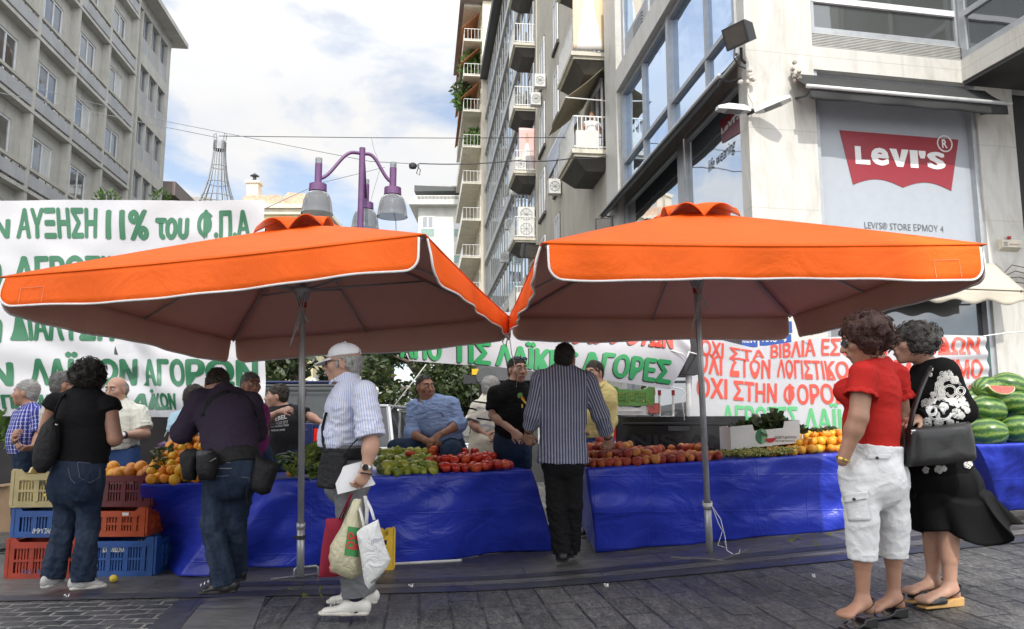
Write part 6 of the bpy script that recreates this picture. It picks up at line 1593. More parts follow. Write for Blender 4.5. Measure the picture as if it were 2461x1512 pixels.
grape_me = bpy.data.meshes.new('grape_cluster'); grape_me.from_pydata(gm.v, [], gm.f); grape_me.polygons.foreach_set('use_smooth', [True] * len(grape_me.polygons)); grape_me.materials.append(m_fruit('grape_skin', [(.2, (.20, .22, .05)), (.6, (.34, .33, .09)), (.95, (.42, .34, .12))], .3, oscale=60))
for i in range(46):
 place(grape_me, 'grape_bunch', sR.p(b_of(rr.uniform(1745, 1905)), rr.uniform(.03, .42), .012 + .02 * rr.random()), 'bunch of small yellow green grapes spread before the carton', 'grapes', 'grape bunches on the second stall', 1.0, rr, .15)
sprig = MB(); leaves(sprig, (0, 0, 0), (.05, .05, .03), 9, .085, rr, up=.5); sprig_me = bpy.data.meshes.new('leaf_sprig'); sprig_me.from_pydata(sprig.v, [], sprig.f); sprig_me.materials.append(leaf_d)
for i in range(22):
 a, b = rr.uniform(.05, .75), rr.uniform(.15, .62); place(sprig_me, 'leaf_sprig', sL.p(a, b, .09 + .52 * b * (.35 + 1.05 * min(1, a / .5))), 'sprig of dark leaves in the orange heap near the crates', 'leaves', 'leaf sprigs among the oranges by the crates', 1.0, rr, .6)
for i in range(8): place(sprig_me, 'leaf_sprig', sR.p(b_of(rr.uniform(1940, 2090)), rr.uniform(.3, .6), .2), 'sprig of dark leaves among the oranges beside the carton', 'leaves', 'leaf sprigs among the oranges by the carton', 1.0, rr, .6)
for i in range(24): place(big_orange_me, 'big_orange', f6.p(.07 + .42 * rr.random(), -.05 - .3 * rr.random(), .19 + .09 * rr.random() + (.04 if i > 15 else 0)), 'large orange heaped in the dark red crate', 'orange', 'large oranges in the dark red crate', .95, rr)
for i in range(30): place(lemon_me, 'lemon', f3.p(.06 + .43 * rr.random(), -.04 - .26 * rr.random(), .05 + .12 * rr.random()), 'yellow fruit inside the cream crate', 'yellow fruit', 'yellow fruit in the cream crate', 1.0, rr, 3)
mb = MB(); leaves(mb, BF.p(bw * .55, -.17, bh * .8 + .03), (bw * .36, .12, .035), 150, .11, rr, up=.35, narrow=.9); leaves(mb, BF.p(bw * .68, -.15, bh * .95 + .06), (bw * .16, .1, .05), 90, .11, rr, up=.4, narrow=.9)
tag(mb.build('vine_leaves', leaf_d), 'dark vine leaves heaped in the white carton', 'leaves')
for i, (px, py, sz) in enumerate(((988, 1412, .032), (1459, 1411, .03), (1960, 1388, .02), (160, 1437, .03))):
 g = gp(px, py); mb = MB().grid(lambda u, v: g + Vector((u * sz - .02, v * sz * .6, .012 + .012 * math.sin(5 * u + 3 * v))), 4, 3); tag(mb.build('litter', piping_m, thick=.002), ('white paper scrap near the carrier bags', 'white paper scrap in mid pavement', 'stub of white paper before the second stall', 'crumpled scrap on the dark setts')[i], 'litter')
g = gp(272, 1401); o = place(lemon_me, 'lemon', g + Vector((0, 0, .032)), 'brownish dropped fruit on the ground by the blue crate', 'fruit', None, .9); o.rotation_euler = (1.5, .3, .8)
for i in range(9):
 g = gp(*((1905 + 22 * i + rr.uniform(-9, 9), 1302 + rr.uniform(-9, 14)) if i < 6 else (520 + 30 * i, 1432 + rr.uniform(-8, 8)))); mb = MB(); leaves(mb, g + Vector((0, 0, .015)), (.03, .03, .004), 3, .05, rr, up=0); tag(mb.build('fallen_leaf', leaf_y), 'yellowed leaf trodden on the paving', 'leaf', 'fallen leaves on the paving')
YC = Fr((at(640, 1000, 9.0).x, 9.0, .62), (1, 0, 0))
for i in range(3): crate(lift(YC, .24 * i), .24, .3, .232, 'yellow', ('yellow crate lowest behind the man in magenta', 'yellow crate in the middle behind the man in magenta', 'topmost yellow crate behind the man in magenta')[i], 'yellow crates behind the greens', rows=3, dip=.02)
tag(MB().box(YC, -.05, .5, -.5, .02, -.62, -.003).build('trestle_box', plain('grey_bin', (.12, .12, .12), .7)), 'dark grey bin carrying the yellow crates', 'bin')
def V3(p): return np.array((p[0], p[1], p[2]), dtype=np.float64)
def unit(v):
 v = V3(v); return v / (np.linalg.norm(v) + 1e-12)
class Cone:
 def __init__(s, a, b, ra, rb, side=None, cap0=False, cap1=False, k=0.03, grow=0.0):
  s.a, s.b = V3(a), V3(b)
  ra = ra if isinstance(ra, tuple) else (ra, ra); rb = rb if isinstance(rb, tuple) else (rb, rb)
  s.ra, s.rb = tuple(r + grow for r in ra), tuple(r + grow for r in rb)
  d = s.b - s.a; s.L = max(1e-5, np.linalg.norm(d)); s.d = d / s.L
  sv = V3(side) if side is not None else np.array((1.0, 0.013, 0.02))
  sv = sv - s.d * sv.dot(s.d)
  if np.linalg.norm(sv) < 1e-4: sv = np.array((0.0, 1.0, 0.1)); sv = sv - s.d * sv.dot(s.d)
  s.s = unit(sv); s.t = np.cross(s.d, s.s); s.c0, s.c1, s.k = cap0, cap1, k
  m = max(s.ra + s.rb); s.lo = np.minimum(s.a, s.b) - m; s.hi = np.maximum(s.a, s.b) + m
  s.op = 'add'
 def f(s, P):
  q = P - s.a; t = q @ s.d / s.L; tc = np.clip(t, 0, 1)
  vs, vt = q @ s.s, q @ s.t; vl = (t - tc) * s.L
  rx = s.ra[0] + (s.rb[0] - s.ra[0]) * tc; ry = s.ra[1] + (s.rb[1] - s.ra[1]) * tc
  cap = np.zeros_like(t)
  if s.c0: vl = np.where(t < 0, 0, vl)
  if s.c1: vl = np.where(t > 1, 0, vl)
  e = np.sqrt((vs / rx) ** 2 + (vt / ry) ** 2 + (vl / (0.5 * (rx + ry))) ** 2)
  d = (e - 1) * np.minimum(rx, ry)
  if s.c0: d = np.maximum(d, -t * s.L)
  if s.c1: d = np.maximum(d, (t - 1) * s.L)
  return d
class Ell:
 def __init__(s, c, r, ax=None, k=0.02, op='add'):
  s.c = V3(c); s.r = np.array(r if isinstance(r, tuple) else (r, r, r), dtype=np.float64)
  s.M = np.array(ax, dtype=np.float64) if ax is not None else np.eye(3)      # rows are the axes
  m = s.r.max(); s.lo, s.hi = s.c - m, s.c + m; s.k = k; s.op = op
 def f(s, P):
  q = (P - s.c) @ s.M.T
  return (np.sqrt(((q / s.r) ** 2).sum(-1)) - 1) * s.r.min()
class Cut:
 """keeps what lies against the normal"""
 def __init__(s, c, n): s.c, s.n, s.op = V3(c), unit(n), 'cut'
 def f(s, P): return (P - s.c) @ s.n
def grow_surface(prims, res):
 adds = [p for p in prims if p.op == 'add']
 lo = np.min([p.lo for p in adds], 0) - 0.03; hi = np.max([p.hi for p in adds], 0) + 0.03
 n = np.ceil((hi - lo) / res).astype(int) + 1
 G = np.full(tuple(n), 1.0, dtype=np.float32)
 ax = [lo[i] + res * np.arange(n[i]) for i in range(3)]
 for p in prims:
  if p.op == 'cut': i0, i1 = np.zeros(3, int), n
  else:
   m = max(0.02, p.k) + 2 * res
   i0 = np.clip(np.floor((p.lo - m - lo) / res).astype(int), 0, n); i1 = np.clip(np.ceil((p.hi + m - lo) / res).astype(int) + 1, 0, n)
  if (i1 <= i0).any(): continue
  X = np.stack(np.meshgrid(ax[0][i0[0]:i1[0]], ax[1][i0[1]:i1[1]], ax[2][i0[2]:i1[2]], indexing='ij'), -1)
  d = p.f(X.reshape(-1, 3)).reshape(X.shape[:3]).astype(np.float32)
  S = G[i0[0]:i1[0], i0[1]:i1[1], i0[2]:i1[2]]
  if p.op == 'add':
   h = np.clip(0.5 + 0.5 * (S - d) / p.k, 0, 1)
   S[...] = S * (1 - h) + d * h - p.k * h * (1 - h)
  elif p.op == 'sub':
   k = p.k; h = np.clip(0.5 - 0.5 * (S + d) / k, 0, 1)
   S[...] = S * (1 - h) - d * h + k * h * (1 - h)
  else: S[...] = np.maximum(S, d)
 ins = G < 0
 c = np.zeros(tuple(n - 1), np.uint8)
 sl = [(slice(0, -1), slice(1, None))[b] for b in (0, 1)]
 for i in (0, 1):
  for j in (0, 1):
   for k in (0, 1): c += ins[sl[i], sl[j], sl[k]]
 act = (c > 0) & (c < 8)
 idx = np.full(act.shape, -1, np.int64); cells = np.argwhere(act); idx[act] = np.arange(len(cells))
 acc = np.zeros((len(cells), 3)); cnt_ = np.zeros(len(cells))
 corner = lambda o: G[cells[:, 0] + o[0], cells[:, 1] + o[1], cells[:, 2] + o[2]]
 for a in range(3):
  for u in (0, 1):
   for v in (0, 1):
    o = [0, 0, 0]; b, e = (a + 1) % 3, (a + 2) % 3; o[b] = u; o[e] = v; o2 = list(o); o2[a] = 1
    f0, f1 = corner(o), corner(o2); m = (f0 < 0) != (f1 < 0)
    t = np.where(m, f0 / np.where(m, f0 - f1, 1), 0)
    pt = np.zeros((len(cells), 3)); pt[:, b] = u; pt[:, e] = v; pt[:, a] = t
    acc[m] += pt[m]; cnt_[m] += 1
 Vv = lo + res * (cells + acc / cnt_[:, None])
 faces = []
 for a in range(3):
  b, e = (a + 1) % 3, (a + 2) % 3
  s0 = [slice(None)] * 3; s1 = [slice(None)] * 3; s0[a] = slice(0, -1); s1[a] = slice(1, None)
  A, B = ins[tuple(s0)], ins[tuple(s1)]
  E = np.argwhere(A != B)
  ok = (E[:, b] > 0) & (E[:, e] > 0) & (E[:, b] < n[b] - 1) & (E[:, e] < n[e] - 1); E = E[ok]
  fl = A[E[:, 0], E[:, 1], E[:, 2]]
  q = []
  for (db, de) in ((-1, -1), (0, -1), (0, 0), (-1, 0)):
   C = E.copy(); C[:, b] += db; C[:, e] += de; q.append(idx[C[:, 0], C[:, 1], C[:, 2]])
  Q = np.stack(q, 1); Q[~fl] = Q[~fl][:, ::-1]; faces.append(Q)
 F = np.concatenate(faces); F = F[(F >= 0).all(1)]
 return Vv, F
def normals_of(Vv, F):
 a, b, c, d = (Vv[F[:, i]] for i in range(4)); nf = np.cross(c - a, d - b)
 N = np.zeros_like(Vv)
 for i in range(4): np.add.at(N, F[:, i], nf)
 return N / (np.linalg.norm(N, axis=1, keepdims=True) + 1e-12)
def relax(Vv, F, it=2, lam=0.5):
 for _ in range(it):
  S = np.zeros_like(Vv); c = np.zeros(len(Vv))
  for i in range(4):
   for j in ((i + 1) % 4, (i + 3) % 4):
    np.add.at(S, F[:, i], Vv[F[:, j]]); np.add.at(c, F[:, i], 1)
  Vv = Vv + lam * (S / np.maximum(c, 1)[:, None] - Vv)
 return Vv
def wrinkles(P, seed, amp, freq=60, stretch=(1, 1, 1.6)):
 rr = np.random.RandomState(seed); Q = P * np.array(stretch); w = np.zeros(len(P))
 wp = np.stack([np.sin(Q @ rr.randn(3) * 9 + rr.rand() * 6) for _ in range(3)], 1) * 0.03
 Q = Q + wp
 for i in range(7):
  k = unit(rr.randn(3)) * freq * (0.45 + 0.35 * i); w += np.sin(Q @ k + rr.rand() * 6.28) / (1 + 0.55 * i)
 s = 0.5 + 0.5 * np.sin(Q @ (unit(rr.randn(3)) * 7) + rr.rand() * 6)
 w = -np.abs(w) ** 0.7 + 0.8
 return amp * w * (0.35 + 0.65 * s)
def mesh_obj(name, Vv, F, mats, parent, pat=None, mi=None, smooth=True):
 me = bpy.data.meshes.new(name)
 me.vertices.add(len(Vv)); me.vertices.foreach_set('co', Vv.astype(np.float32).ravel())
 k = F.shape[1]
 me.loops.add(len(F) * k); me.loops.foreach_set('vertex_index', F.astype(np.int32).ravel())
 me.polygons.add(len(F)); me.polygons.foreach_set('loop_start', np.arange(0, len(F) * k, k, dtype=np.int32)); me.polygons.foreach_set('loop_total', np.full(len(F), k, np.int32))
 if mi is not None: me.polygons.foreach_set('material_index', mi.astype(np.int32))
 me.update(calc_edges=True)
 if pat is not None:
  a = me.attributes.new('pat', 'FLOAT_VECTOR', 'POINT'); a.data.foreach_set('vector', pat.astype(np.float32).ravel())
 o = link_mesh(name, me, mats, parent, smooth)
 return o
def m_skin(name, col, rough=0.48):
 t = NT(name); P = t.pos()
 f = t.noise(P, 18, 4, 0.6); g = t.noise(P, 5, 2)
 c = t.mix(t.ramp(f, [(0.3, (0, 0, 0)), (0.75, (1, 1, 1))]), tuple(v * 0.88 for v in col), (min(1, col[0] * 1.08), col[1] * 1.02, col[2] * 0.98))
 c = t.mix(t.math('MULTIPLY', t.ramp(g, [(0.5, (0, 0, 0)), (0.7, (1, 1, 1))]), 0.35), c, (col[0] * 1.02, col[1] * 0.78, col[2] * 0.72))
 t.set('Base Color', c); t.set('Roughness', rough); t.set('Specular IOR Level', 0.4)
 t.set('Subsurface Weight', 0.12); t.b.inputs['Subsurface Radius'].default_value = (0.012, 0.005, 0.003)
 t.bump(t.noise(P, 260, 3), 0.12, 0.002)
 return t.m
def m_fabric(name, col, rough=0.85, weave=0.3, pattern=None, var=0.08, fade=None):
 """plain cloth, or patterned over the garment's own coordinates: u round the body, v along it (metres)"""
 t = NT(name); P = t.pos()
 f = t.noise(P, 4.5, 5, 0.6)
 c = t.ramp(f, [(0.3, tuple(v * (1 - var) for v in col)), (0.7, tuple(min(1, v * (1 + var)) for v in col))])
 if pattern or fade:
  at_ = t.new('ShaderNodeAttribute', attribute_name='pat'); sep = t.new('ShaderNodeSeparateXYZ', {0: at_.outputs['Vector']}); u, v = sep.outputs[0], sep.outputs[1]
  def band(x, per, duty, off=0.0):
   fr_ = t.math('FRACT', t.math('MULTIPLY_ADD', x, 1 / per, off)); return t.math('LESS_THAN', fr_, duty)
  if pattern:
   for kind, per, duty, off, c2 in pattern:
    m = band(u if kind == 'u' else v, per, duty, off); c = t.mix(m, c, c2)
  if fade:     # worn pale patches of denim along the thighs
   w = t.noise(t.mapping(at_.outputs['Vector'], scale=(1, 0.25, 1)), 9, 5, 0.65)
   c = t.mix(t.ramp(w, [(0.42, (0, 0, 0)), (0.72, (0.75,) * 3)]), c, fade)
 t.set('Base Color', c); t.set('Roughness', rough); t.set('Specular IOR Level', 0.12)
 wr = t.noise(P, 26, 5, 0.6, 1.5); fine = t.noise(P, 420, 2)
 t.bump(t.math('ADD', t.math('MULTIPLY', wr, 0.6), t.math('MULTIPLY', fine, 0.12)), weave, 0.012)
 return t.m
def m_hair(name, col, col2, rough=0.45):
 t = NT(name); P = t.pos()
 f = t.noise(t.mapping(P, scale=(1, 1, 0.35)), 120, 5, 0.7); g = t.noise(P, 22, 3)
 t.set('Base Color', t.mix(t.math('MULTIPLY', f, t.math('MULTIPLY_ADD', g, 0.9, 0.25)), col, col2)); t.set('Roughness', rough); t.set('Specular IOR Level', 0.4)
 t.bump(f, 0.9, 0.01)
 return t.m
SK = {'fair': m_skin('fair_skin', (0.46, 0.28, 0.205)), 'tan': m_skin('tanned_skin', (0.36, 0.20, 0.135)), 'brown': m_skin('shaded_skin', (0.30, 0.15, 0.09))}  # the brown one is darkened for two men whose faces are in shade
eye_w = plain('eye_white', (0.55, 0.52, 0.48), 0.25); eye_d = plain('eye_dark', (0.02, 0.013, 0.01), 0.15); lip_m = plain('lip', (0.33, 0.10, 0.085), 0.45); brow_m = plain('brow_hair', (0.04, 0.028, 0.02), 0.8); brow_g = plain('grey_brow_hair', (0.25, 0.23, 0.21), 0.8)
class Person:
 def __init__(s, label, fr, Y, head, hh, neck, pel, h, skin='tan', sex='m', bulk=1.0, sw=0.19, pitch=0.0, hk=1.0, res=0.0065, grp=None, roll=0.0):
  """fr maps view pixels to picture pixels; Y is the distance; head, neck, pel: (x, y, depth offset); h and hh: heading of body and head in degrees (0 faces the camera, -90 faces the picture's left)"""
  s.fr, s.Y, s.skin, s.res, s.bulk, s.sex = fr, Y, SK[skin], res, bulk, sex
  s.skin_prims, s.hands, s.extra = [], [], []
  s.J = {}
  s.head, s.neck, s.pel = s.p(*head), s.p(*neck), s.p(*pel)
  s.F = np.array((math.sin(R(h)), -math.cos(R(h)), 0)); s.S = np.array((math.cos(R(h)), math.sin(R(h)), 0))      # front and own left
  a = R(hh); f = np.array((math.sin(a), -math.cos(a), 0)); l = np.array((math.cos(a), math.sin(a), 0)); u = np.array((0, 0, 1.0))
  cp, sp_ = math.cos(R(pitch)), math.sin(R(pitch))       # pitch: nod down
  s.hf, s.hl, s.hu = f * cp - u * sp_, l, u * cp + f * sp_
  if roll:
   cr, sr = math.cos(R(roll)), math.sin(R(roll)); s.hl, s.hu = s.hl * cr + s.hu * sr, s.hu * cr - s.hl * sr
  s.hk = hk; s.sw = sw
  ground_z = gz(s.pel[0], s.pel[1])
  s.root = empty('person', (s.pel[0], s.pel[1], ground_z), label, 'person', grp)
  spine = s.neck - s.pel
  s.up = unit(spine)
  s.shL = s.neck + s.S * sw - s.up * 0.055; s.shR = s.neck - s.S * sw - s.up * 0.055
 def p(s, x, y, d=0.0): return V3(at(*s.fr(x, y), s.Y + d))
 def H(s, x, y, z): return s.head + s.hk * (s.hl * x + s.hf * y + s.hu * z)
 def hv(s): return [s.hl, s.hf, s.hu]
 def arm(s, side, sh, el, wr, hand, r=(0.050, 0.043, 0.043, 0.029), curl=0.5, palm=None, spread=1.0, fist=False):
  """joints in view pixels with a depth offset; None for the shoulder keeps the computed one"""
  S0 = s.p(*sh) if sh else (s.shL if side == 'L' else s.shR)
  if sh: setattr(s, 'sh' + side, S0)
  E, W = s.p(*el), s.p(*wr); b = 0.5 + 0.5 * s.bulk
  s.J['arm' + side] = (S0, E, W)
  s.skin_prims += [Cone(S0, E, r[0] * b, r[1] * b), Cone(E, W, r[2] * b, r[3], k=0.02)]
  s.skin_prims.append(Ell(E + (W - E) * 0.28, (0.045 * b,) * 3, k=0.03))
  if hand is not None:
   Hd = s.p(*hand); s.hands.append((W, Hd, palm, curl, spread, side))
 def leg(s, side, hip, kn, an, toe, r=(0.068, 0.048, 0.044, 0.034), foot=False, heel=0.0):
  Hp = s.p(*hip) if hip else s.pel + s.S * (0.09 if side == 'L' else -0.09)
  K, A, T = s.p(*kn), s.p(*an), s.p(*toe) if toe else None; b = 0.5 + 0.5 * s.bulk
  s.J['leg' + side] = (Hp, K, A, T)
  s.skin_prims += [Cone(Hp, K, r[0] * b, r[1] * b), Cone(K, A, r[2] * b, r[3] * b, k=0.03), Cone(K + (A - K) * 0.12, K + (A - K) * 0.5, r[2] * .97 * b, r[2] * .8 * b, k=0.02)]
  if foot and T is not None:
   dd_ = unit((T - A) * np.array((1, 1, 0))); ss_ = np.cross(dd_, (0, 0, 1.0))
   for i in range(5): s.skin_prims.append(Cone(T + ss_ * (-.03 + .015 * i) + dd_ * .0, T + ss_ * (-.034 + .017 * i) + dd_ * (.030 - .004 * abs(i - (1 if side == 'R' else 3))) - np.array((0, 0, .006)), .011, .0088, k=.008))
   s.skin_prims += [Cone(A - np.array((0, 0, 0.015)), T + np.array((0, 0, 0.0)), 0.036, (0.040, 0.018), side=np.cross(unit(T - A), (0, 0, 1)), k=0.03), Cone(A, A + unit((A - T) * np.array((1, 1, 0))) * 0.035 - np.array((0, 0, 0.045)), 0.034, 0.028, k=0.03)]
 def torso_prims(s, wid, dep, grow=0.0, k=0.035, belly=0.0, bust=0.0):
  """wid, dep: half width and half depth at hip, waist, chest"""
  pel, nk = s.pel, s.neck; S = s.S; W = pel + (nk - pel) * 0.42 ; C = pel + (nk - pel) * 0.72
  F = s.F
  g = grow
  pr = [Cone(pel - s.up * 0.03, W + F * 0.01, (wid[0], dep[0]), (wid[1], dep[1]), side=S, k=k, grow=g),
    Cone(W + F * 0.01, C, (wid[1], dep[1]), (wid[2], dep[2]), side=S, k=k, grow=g),
    Cone(C, nk - s.up * 0.07, (wid[2], dep[2]), (wid[2] * 0.72, dep[2] * 0.62), side=S, k=k, grow=g),
    Cone(s.shL, nk + s.up * 0.0, 0.052 + g, 0.05 + g, k=0.03), Cone(s.shR, nk + s.up * 0.0, 0.052 + g, 0.05 + g, k=0.03),
    Ell(s.shL, 0.058 + g, k=0.03), Ell(s.shR, 0.058 + g, k=0.03)]
  if belly: pr.append(Ell(pel + (nk - pel) * 0.30 + F * dep[1] * 0.55, (wid[1] * 0.8, dep[1] * 0.5 + belly, 0.14), [S, F, s.up], k=0.08))
  if bust:
   for sg in (-1, 1): pr.append(Ell(C - s.up * 0.015 + F * (dep[2] * 0.72) + S * sg * 0.085, (0.085, 0.06 + bust, 0.085), [S, F, s.up], k=0.05))
  return pr
 def body(s, wid, dep, **kw):
  k = s.hk
  sub = tuple(w - 0.018 for w in wid), tuple(d - 0.018 for d in dep)
  pr = s.torso_prims(sub[0], sub[1], grow=-0.012, **kw) + s.skin_prims
  H = s.H; ax = s.hv()
  jaw = 1.0 if s.sex == 'm' else 0.92
  pr += [Ell(H(0, -.012, .030), tuple(k * v for v in (.077, .097, .088)), ax, 0.03), Ell(H(0, .028, -.045), tuple(k * v for v in (.060 * jaw, .060, .068)), ax, 0.035), Ell(H(0, .066, -.094), k * .022 * jaw, k=0.03),
    Cone(H(0, .088, .022), H(0, .116, -.026), k * .008, k * .014, k=0.014), Ell(H(-.014, .098, -.030), k * .010, k=.012), Ell(H(.014, .098, -.030), k * .010, k=.012),
    Cone(H(-.036, .080, .034), H(.036, .080, .034), k * .012, k * .012, k=0.02),
    Ell(H(-.045, .058, -.016), k * .024, k=0.03), Ell(H(.045, .058, -.016), k * .024, k=0.03),
    Cone(H(-.016, .084, -.060), H(.016, .084, -.060), k * .014, k * .014, k=0.02),
    Ell(H(-.032, .098, .014), tuple(k * v for v in (.017, .013, .010)), ax, 0.012, 'sub'), Ell(H(.032, .098, .014), tuple(k * v for v in (.017, .013, .010)), ax, 0.012, 'sub'),
    Ell(H(-.078, -.012, -.004), tuple(k * v for v in (.010, .020, .032)), ax, 0.008), Ell(H(.078, -.012, -.004), tuple(k * v for v in (.010, .020, .032)), ax, 0.008),
    Cone(s.neck - s.up * 0.02, H(0, -.025, -.045), 0.060 * k * (0.94 if s.sex == 'f' else 1.03), 0.054 * k, k=0.035)]
  Vv, F = grow_surface(pr, s.res)
  Vv = relax(Vv, F, 1, 0.4)
  vs, fs, mi = [Vv], [F], [np.zeros(len(F))]
  n = len(Vv)
  def add(prims, res, m):
   nonlocal n
   v, f = grow_surface(prims, res); v = relax(v, f, 1, 0.4)
   vs.append(v); fs.append(f + n); mi.append(np.full(len(f), m)); n += len(v)
  for (W, Hd, palm, curl, spread, side) in s.hands:
   add(s.hand_prims(W, Hd, palm, curl, spread, side), 0.0042, 0)
  e = [Ell(H(-.032, .081, .013), k * .0125), Ell(H(.032, .081, .013), k * .0125)]
  for q in e: q.k = 0.002
  add(e, 0.004, 1)
  add([Ell(H(-.032, .0915, .012), tuple(k * v for v in (.006, .004, .006)), ax, .002), Ell(H(.032, .0915, .012), tuple(k * v for v in (.006, .004, .006)), ax, .002)], 0.0025, 2)
  add([Cone(H(-.020, .096, -.062), H(.020, .096, -.062), k * .0065, k * .0065, k=.002)], 0.003, 3)
  add([Cone(H(-.048, .083, .036), H(-.018, .094, .040), k * .0055, k * .006, k=.002), Cone(H(.048, .083, .036), H(.018, .094, .040), k * .0055, k * .006, k=.002)], 0.003, 4)
  s.bodyo = mesh_obj('body', np.concatenate(vs), np.concatenate(fs), [s.skin, eye_w, eye_d, lip_m, getattr(s, 'brow', brow_m)], s.root, mi=np.concatenate(mi))
  return s
 def hand_prims(s, W, Hd, palm, curl, spread, side):
  d = unit(Hd - W); pn = unit(palm) if palm is not None else unit(np.cross(d, (0.3, 0.2, 1)))
  pn = unit(pn - d * pn.dot(d)); sd = np.cross(d, pn)
  th = 1 if side == 'L' else -1
  pr = [Cone(W - d * 0.03, W + d * 0.02, 0.028, (0.033, 0.021), side=sd, k=.015), Cone(W + d * 0.015, W + d * 0.078, (0.033, 0.018), (0.040, 0.015), side=sd, k=.015)]
  for i, ln in enumerate((0.062, 0.074, 0.078, 0.07)):
   o = (-0.032 + 0.0212 * i) * spread
   b = W + d * (0.082 + (0.0, .006, .008, .003)[i]) + sd * o
   dd = unit(d + sd * o * 2.2 * spread)
   c1, c2 = curl * 0.9 + 0.06 * i, curl * 1.9 + 0.08 * i
   m = b + (dd * math.cos(c1) + pn * math.sin(c1)) * ln * 0.5; e = m + (dd * math.cos(c2) + pn * math.sin(c2)) * ln * 0.5
   pr += [Cone(b - d * .02, m, 0.0095, 0.0085, k=.006), Cone(m, e, 0.0085, 0.0072, k=.004)]
  b = W + d * 0.025 + sd * th * 0.03; m = b + (d * 0.65 + sd * th * 0.62 + pn * 0.35) * 0.042; e = m + unit(d * 0.85 + sd * th * 0.15 + pn * (0.25 + curl * .5)) * 0.036
  pr += [Cone(W + d * 0.02 + sd * th * 0.012, m, 0.017, 0.0115, k=.012), Cone(m, e, 0.0108, 0.0088, k=.004)]
  return pr
 def garment(s, name, prims, mat, res=None, amp=0.006, freq=55, seed=1, bones=None, label=None, stretch=(1, 1, 1.6), smooth_it=2):
  Vv, F = grow_surface(prims, res or s.res); Vv = relax(Vv, F, smooth_it, 0.5)
  N = normals_of(Vv, F)
  w = wrinkles(Vv, seed, amp * .8, freq, stretch); Vv = Vv + N * w[:, None]
  pat = None
  if bones:
   best = np.full(len(Vv), 9.0); pat = np.zeros((len(Vv), 3))
   for bi, (a, b, r, v0, sc) in enumerate(bones):
    a, b = V3(a), V3(b); L = np.linalg.norm(b - a); d = (b - a) / L
    q = Vv - a; t = np.clip(q @ d, 0, L); v = q - t[:, None] * d; dist = np.linalg.norm(v, axis=1) - r
    cam_ = unit(np.array((0, 0, CZ)) - a); cam_ = unit(cam_ - d * cam_.dot(d)); sd = np.cross(d, cam_)
    u = (q @ s.S) if (bi == 0 and getattr(s, 'flat', 0)) else np.arctan2(v @ sd, v @ cam_) * sc
    m = dist < best; best[m] = dist[m]; pat[m, 0] = u[m]; pat[m, 1] = (t + v0)[m] if True else 0; pat[m, 2] = bi
  o = mesh_obj(name, Vv, F, mat, s.root, pat=pat)
  if label: o['label'] = label
  return o
 def shirt(s, wid, dep, mat, sleeves=('L', 'R'), slen=0.55, hem=-0.02, grow=0.0, seed=1, amp=0.006, arm_r=0.066, belly=0, bust=0, name='shirt', neck_open=0.0, collar=True, hem_n=None, freq=55, flare=0.0, cuff_r=None, k=0.035):
  """slen: how far the sleeves reach along the arm, 1 = elbow, 2 = wrist; hem: height of the lower edge over the pelvis centre along the spine"""
  pr = s.torso_prims(wid, dep, grow=grow, belly=belly, bust=bust, k=k)
  if hem < -0.06:
   pr.append(Cone(s.pel + s.up * 0.0, s.pel + s.up * (hem - 0.05), (wid[0] + flare * .5, dep[0] + flare * .5), (wid[0] + flare, dep[0] + flare), side=s.S, k=.05))
  bones = [(s.pel + s.up * (hem - .1), s.neck, wid[1], 0.0, 0.165)]
  for sd in sleeves:
   A = s.J.get('arm' + sd)
   if A is None: continue
   S0, E, W = A; ar = arm_r * (0.5 + 0.5 * s.bulk); L1 = np.linalg.norm(E - S0)
   if slen <= 1.0:
    e = S0 + (E - S0) * slen; pr.append(Cone(S0, e, ar, (cuff_r or ar * 1.02), cap1=True, k=.03))
    bones.append((S0, e, ar * .6, 0.3, ar))
   else:
    e = E + (W - E) * (slen - 1.0); pr += [Cone(S0, E, ar, ar * 0.92, k=.03), Cone(E, e, ar * 0.92, cuff_r or ar * 0.72, cap1=True, k=.03)]
    bones += [(S0, E, ar * .6, 0.3, ar), (E, e, ar * .6, 0.6, ar)]
  pr.append(Cut(s.pel + s.up * hem, hem_n if hem_n is not None else -s.up))
  pr.append(Ell(s.neck + s.up * (0.085 - neck_open * .6) + s.F * (.012 + neck_open * .6), (.080, .080, .078 + neck_open), [s.S, s.F, s.up], .01, 'sub')); pr.append(Cut(s.neck + s.up * 0.08, s.up))
  s.shirto = s.garment(name, pr, mat, seed=seed, amp=amp, bones=bones, freq=freq)
  if collar:
   c = s.neck + s.up * 0.022 + s.F * 0.012
   pr = [Cone(c - s.up * 0.035, c + s.up * 0.030 - s.F * .004, (0.083, 0.083), (0.070, 0.074), side=s.S, cap0=True, cap1=True, k=.01), Cut(c + s.up * 0.022, unit(s.up + s.F * .55))]
   for sg in (-1, 1): pr.insert(0, Cone(c + s.S * sg * .055 + s.F * .045 + s.up * .005, c + s.S * sg * .05 + s.F * .085 - s.up * .045, (.022, .010), (.012, .008), side=s.S, k=.01))
   s.garment('collar', pr, mat, res=0.005, amp=0.0015, seed=seed + 9, bones=[(c - s.up * .05, c + s.up * .05, .07, 0, .08)])
  return s
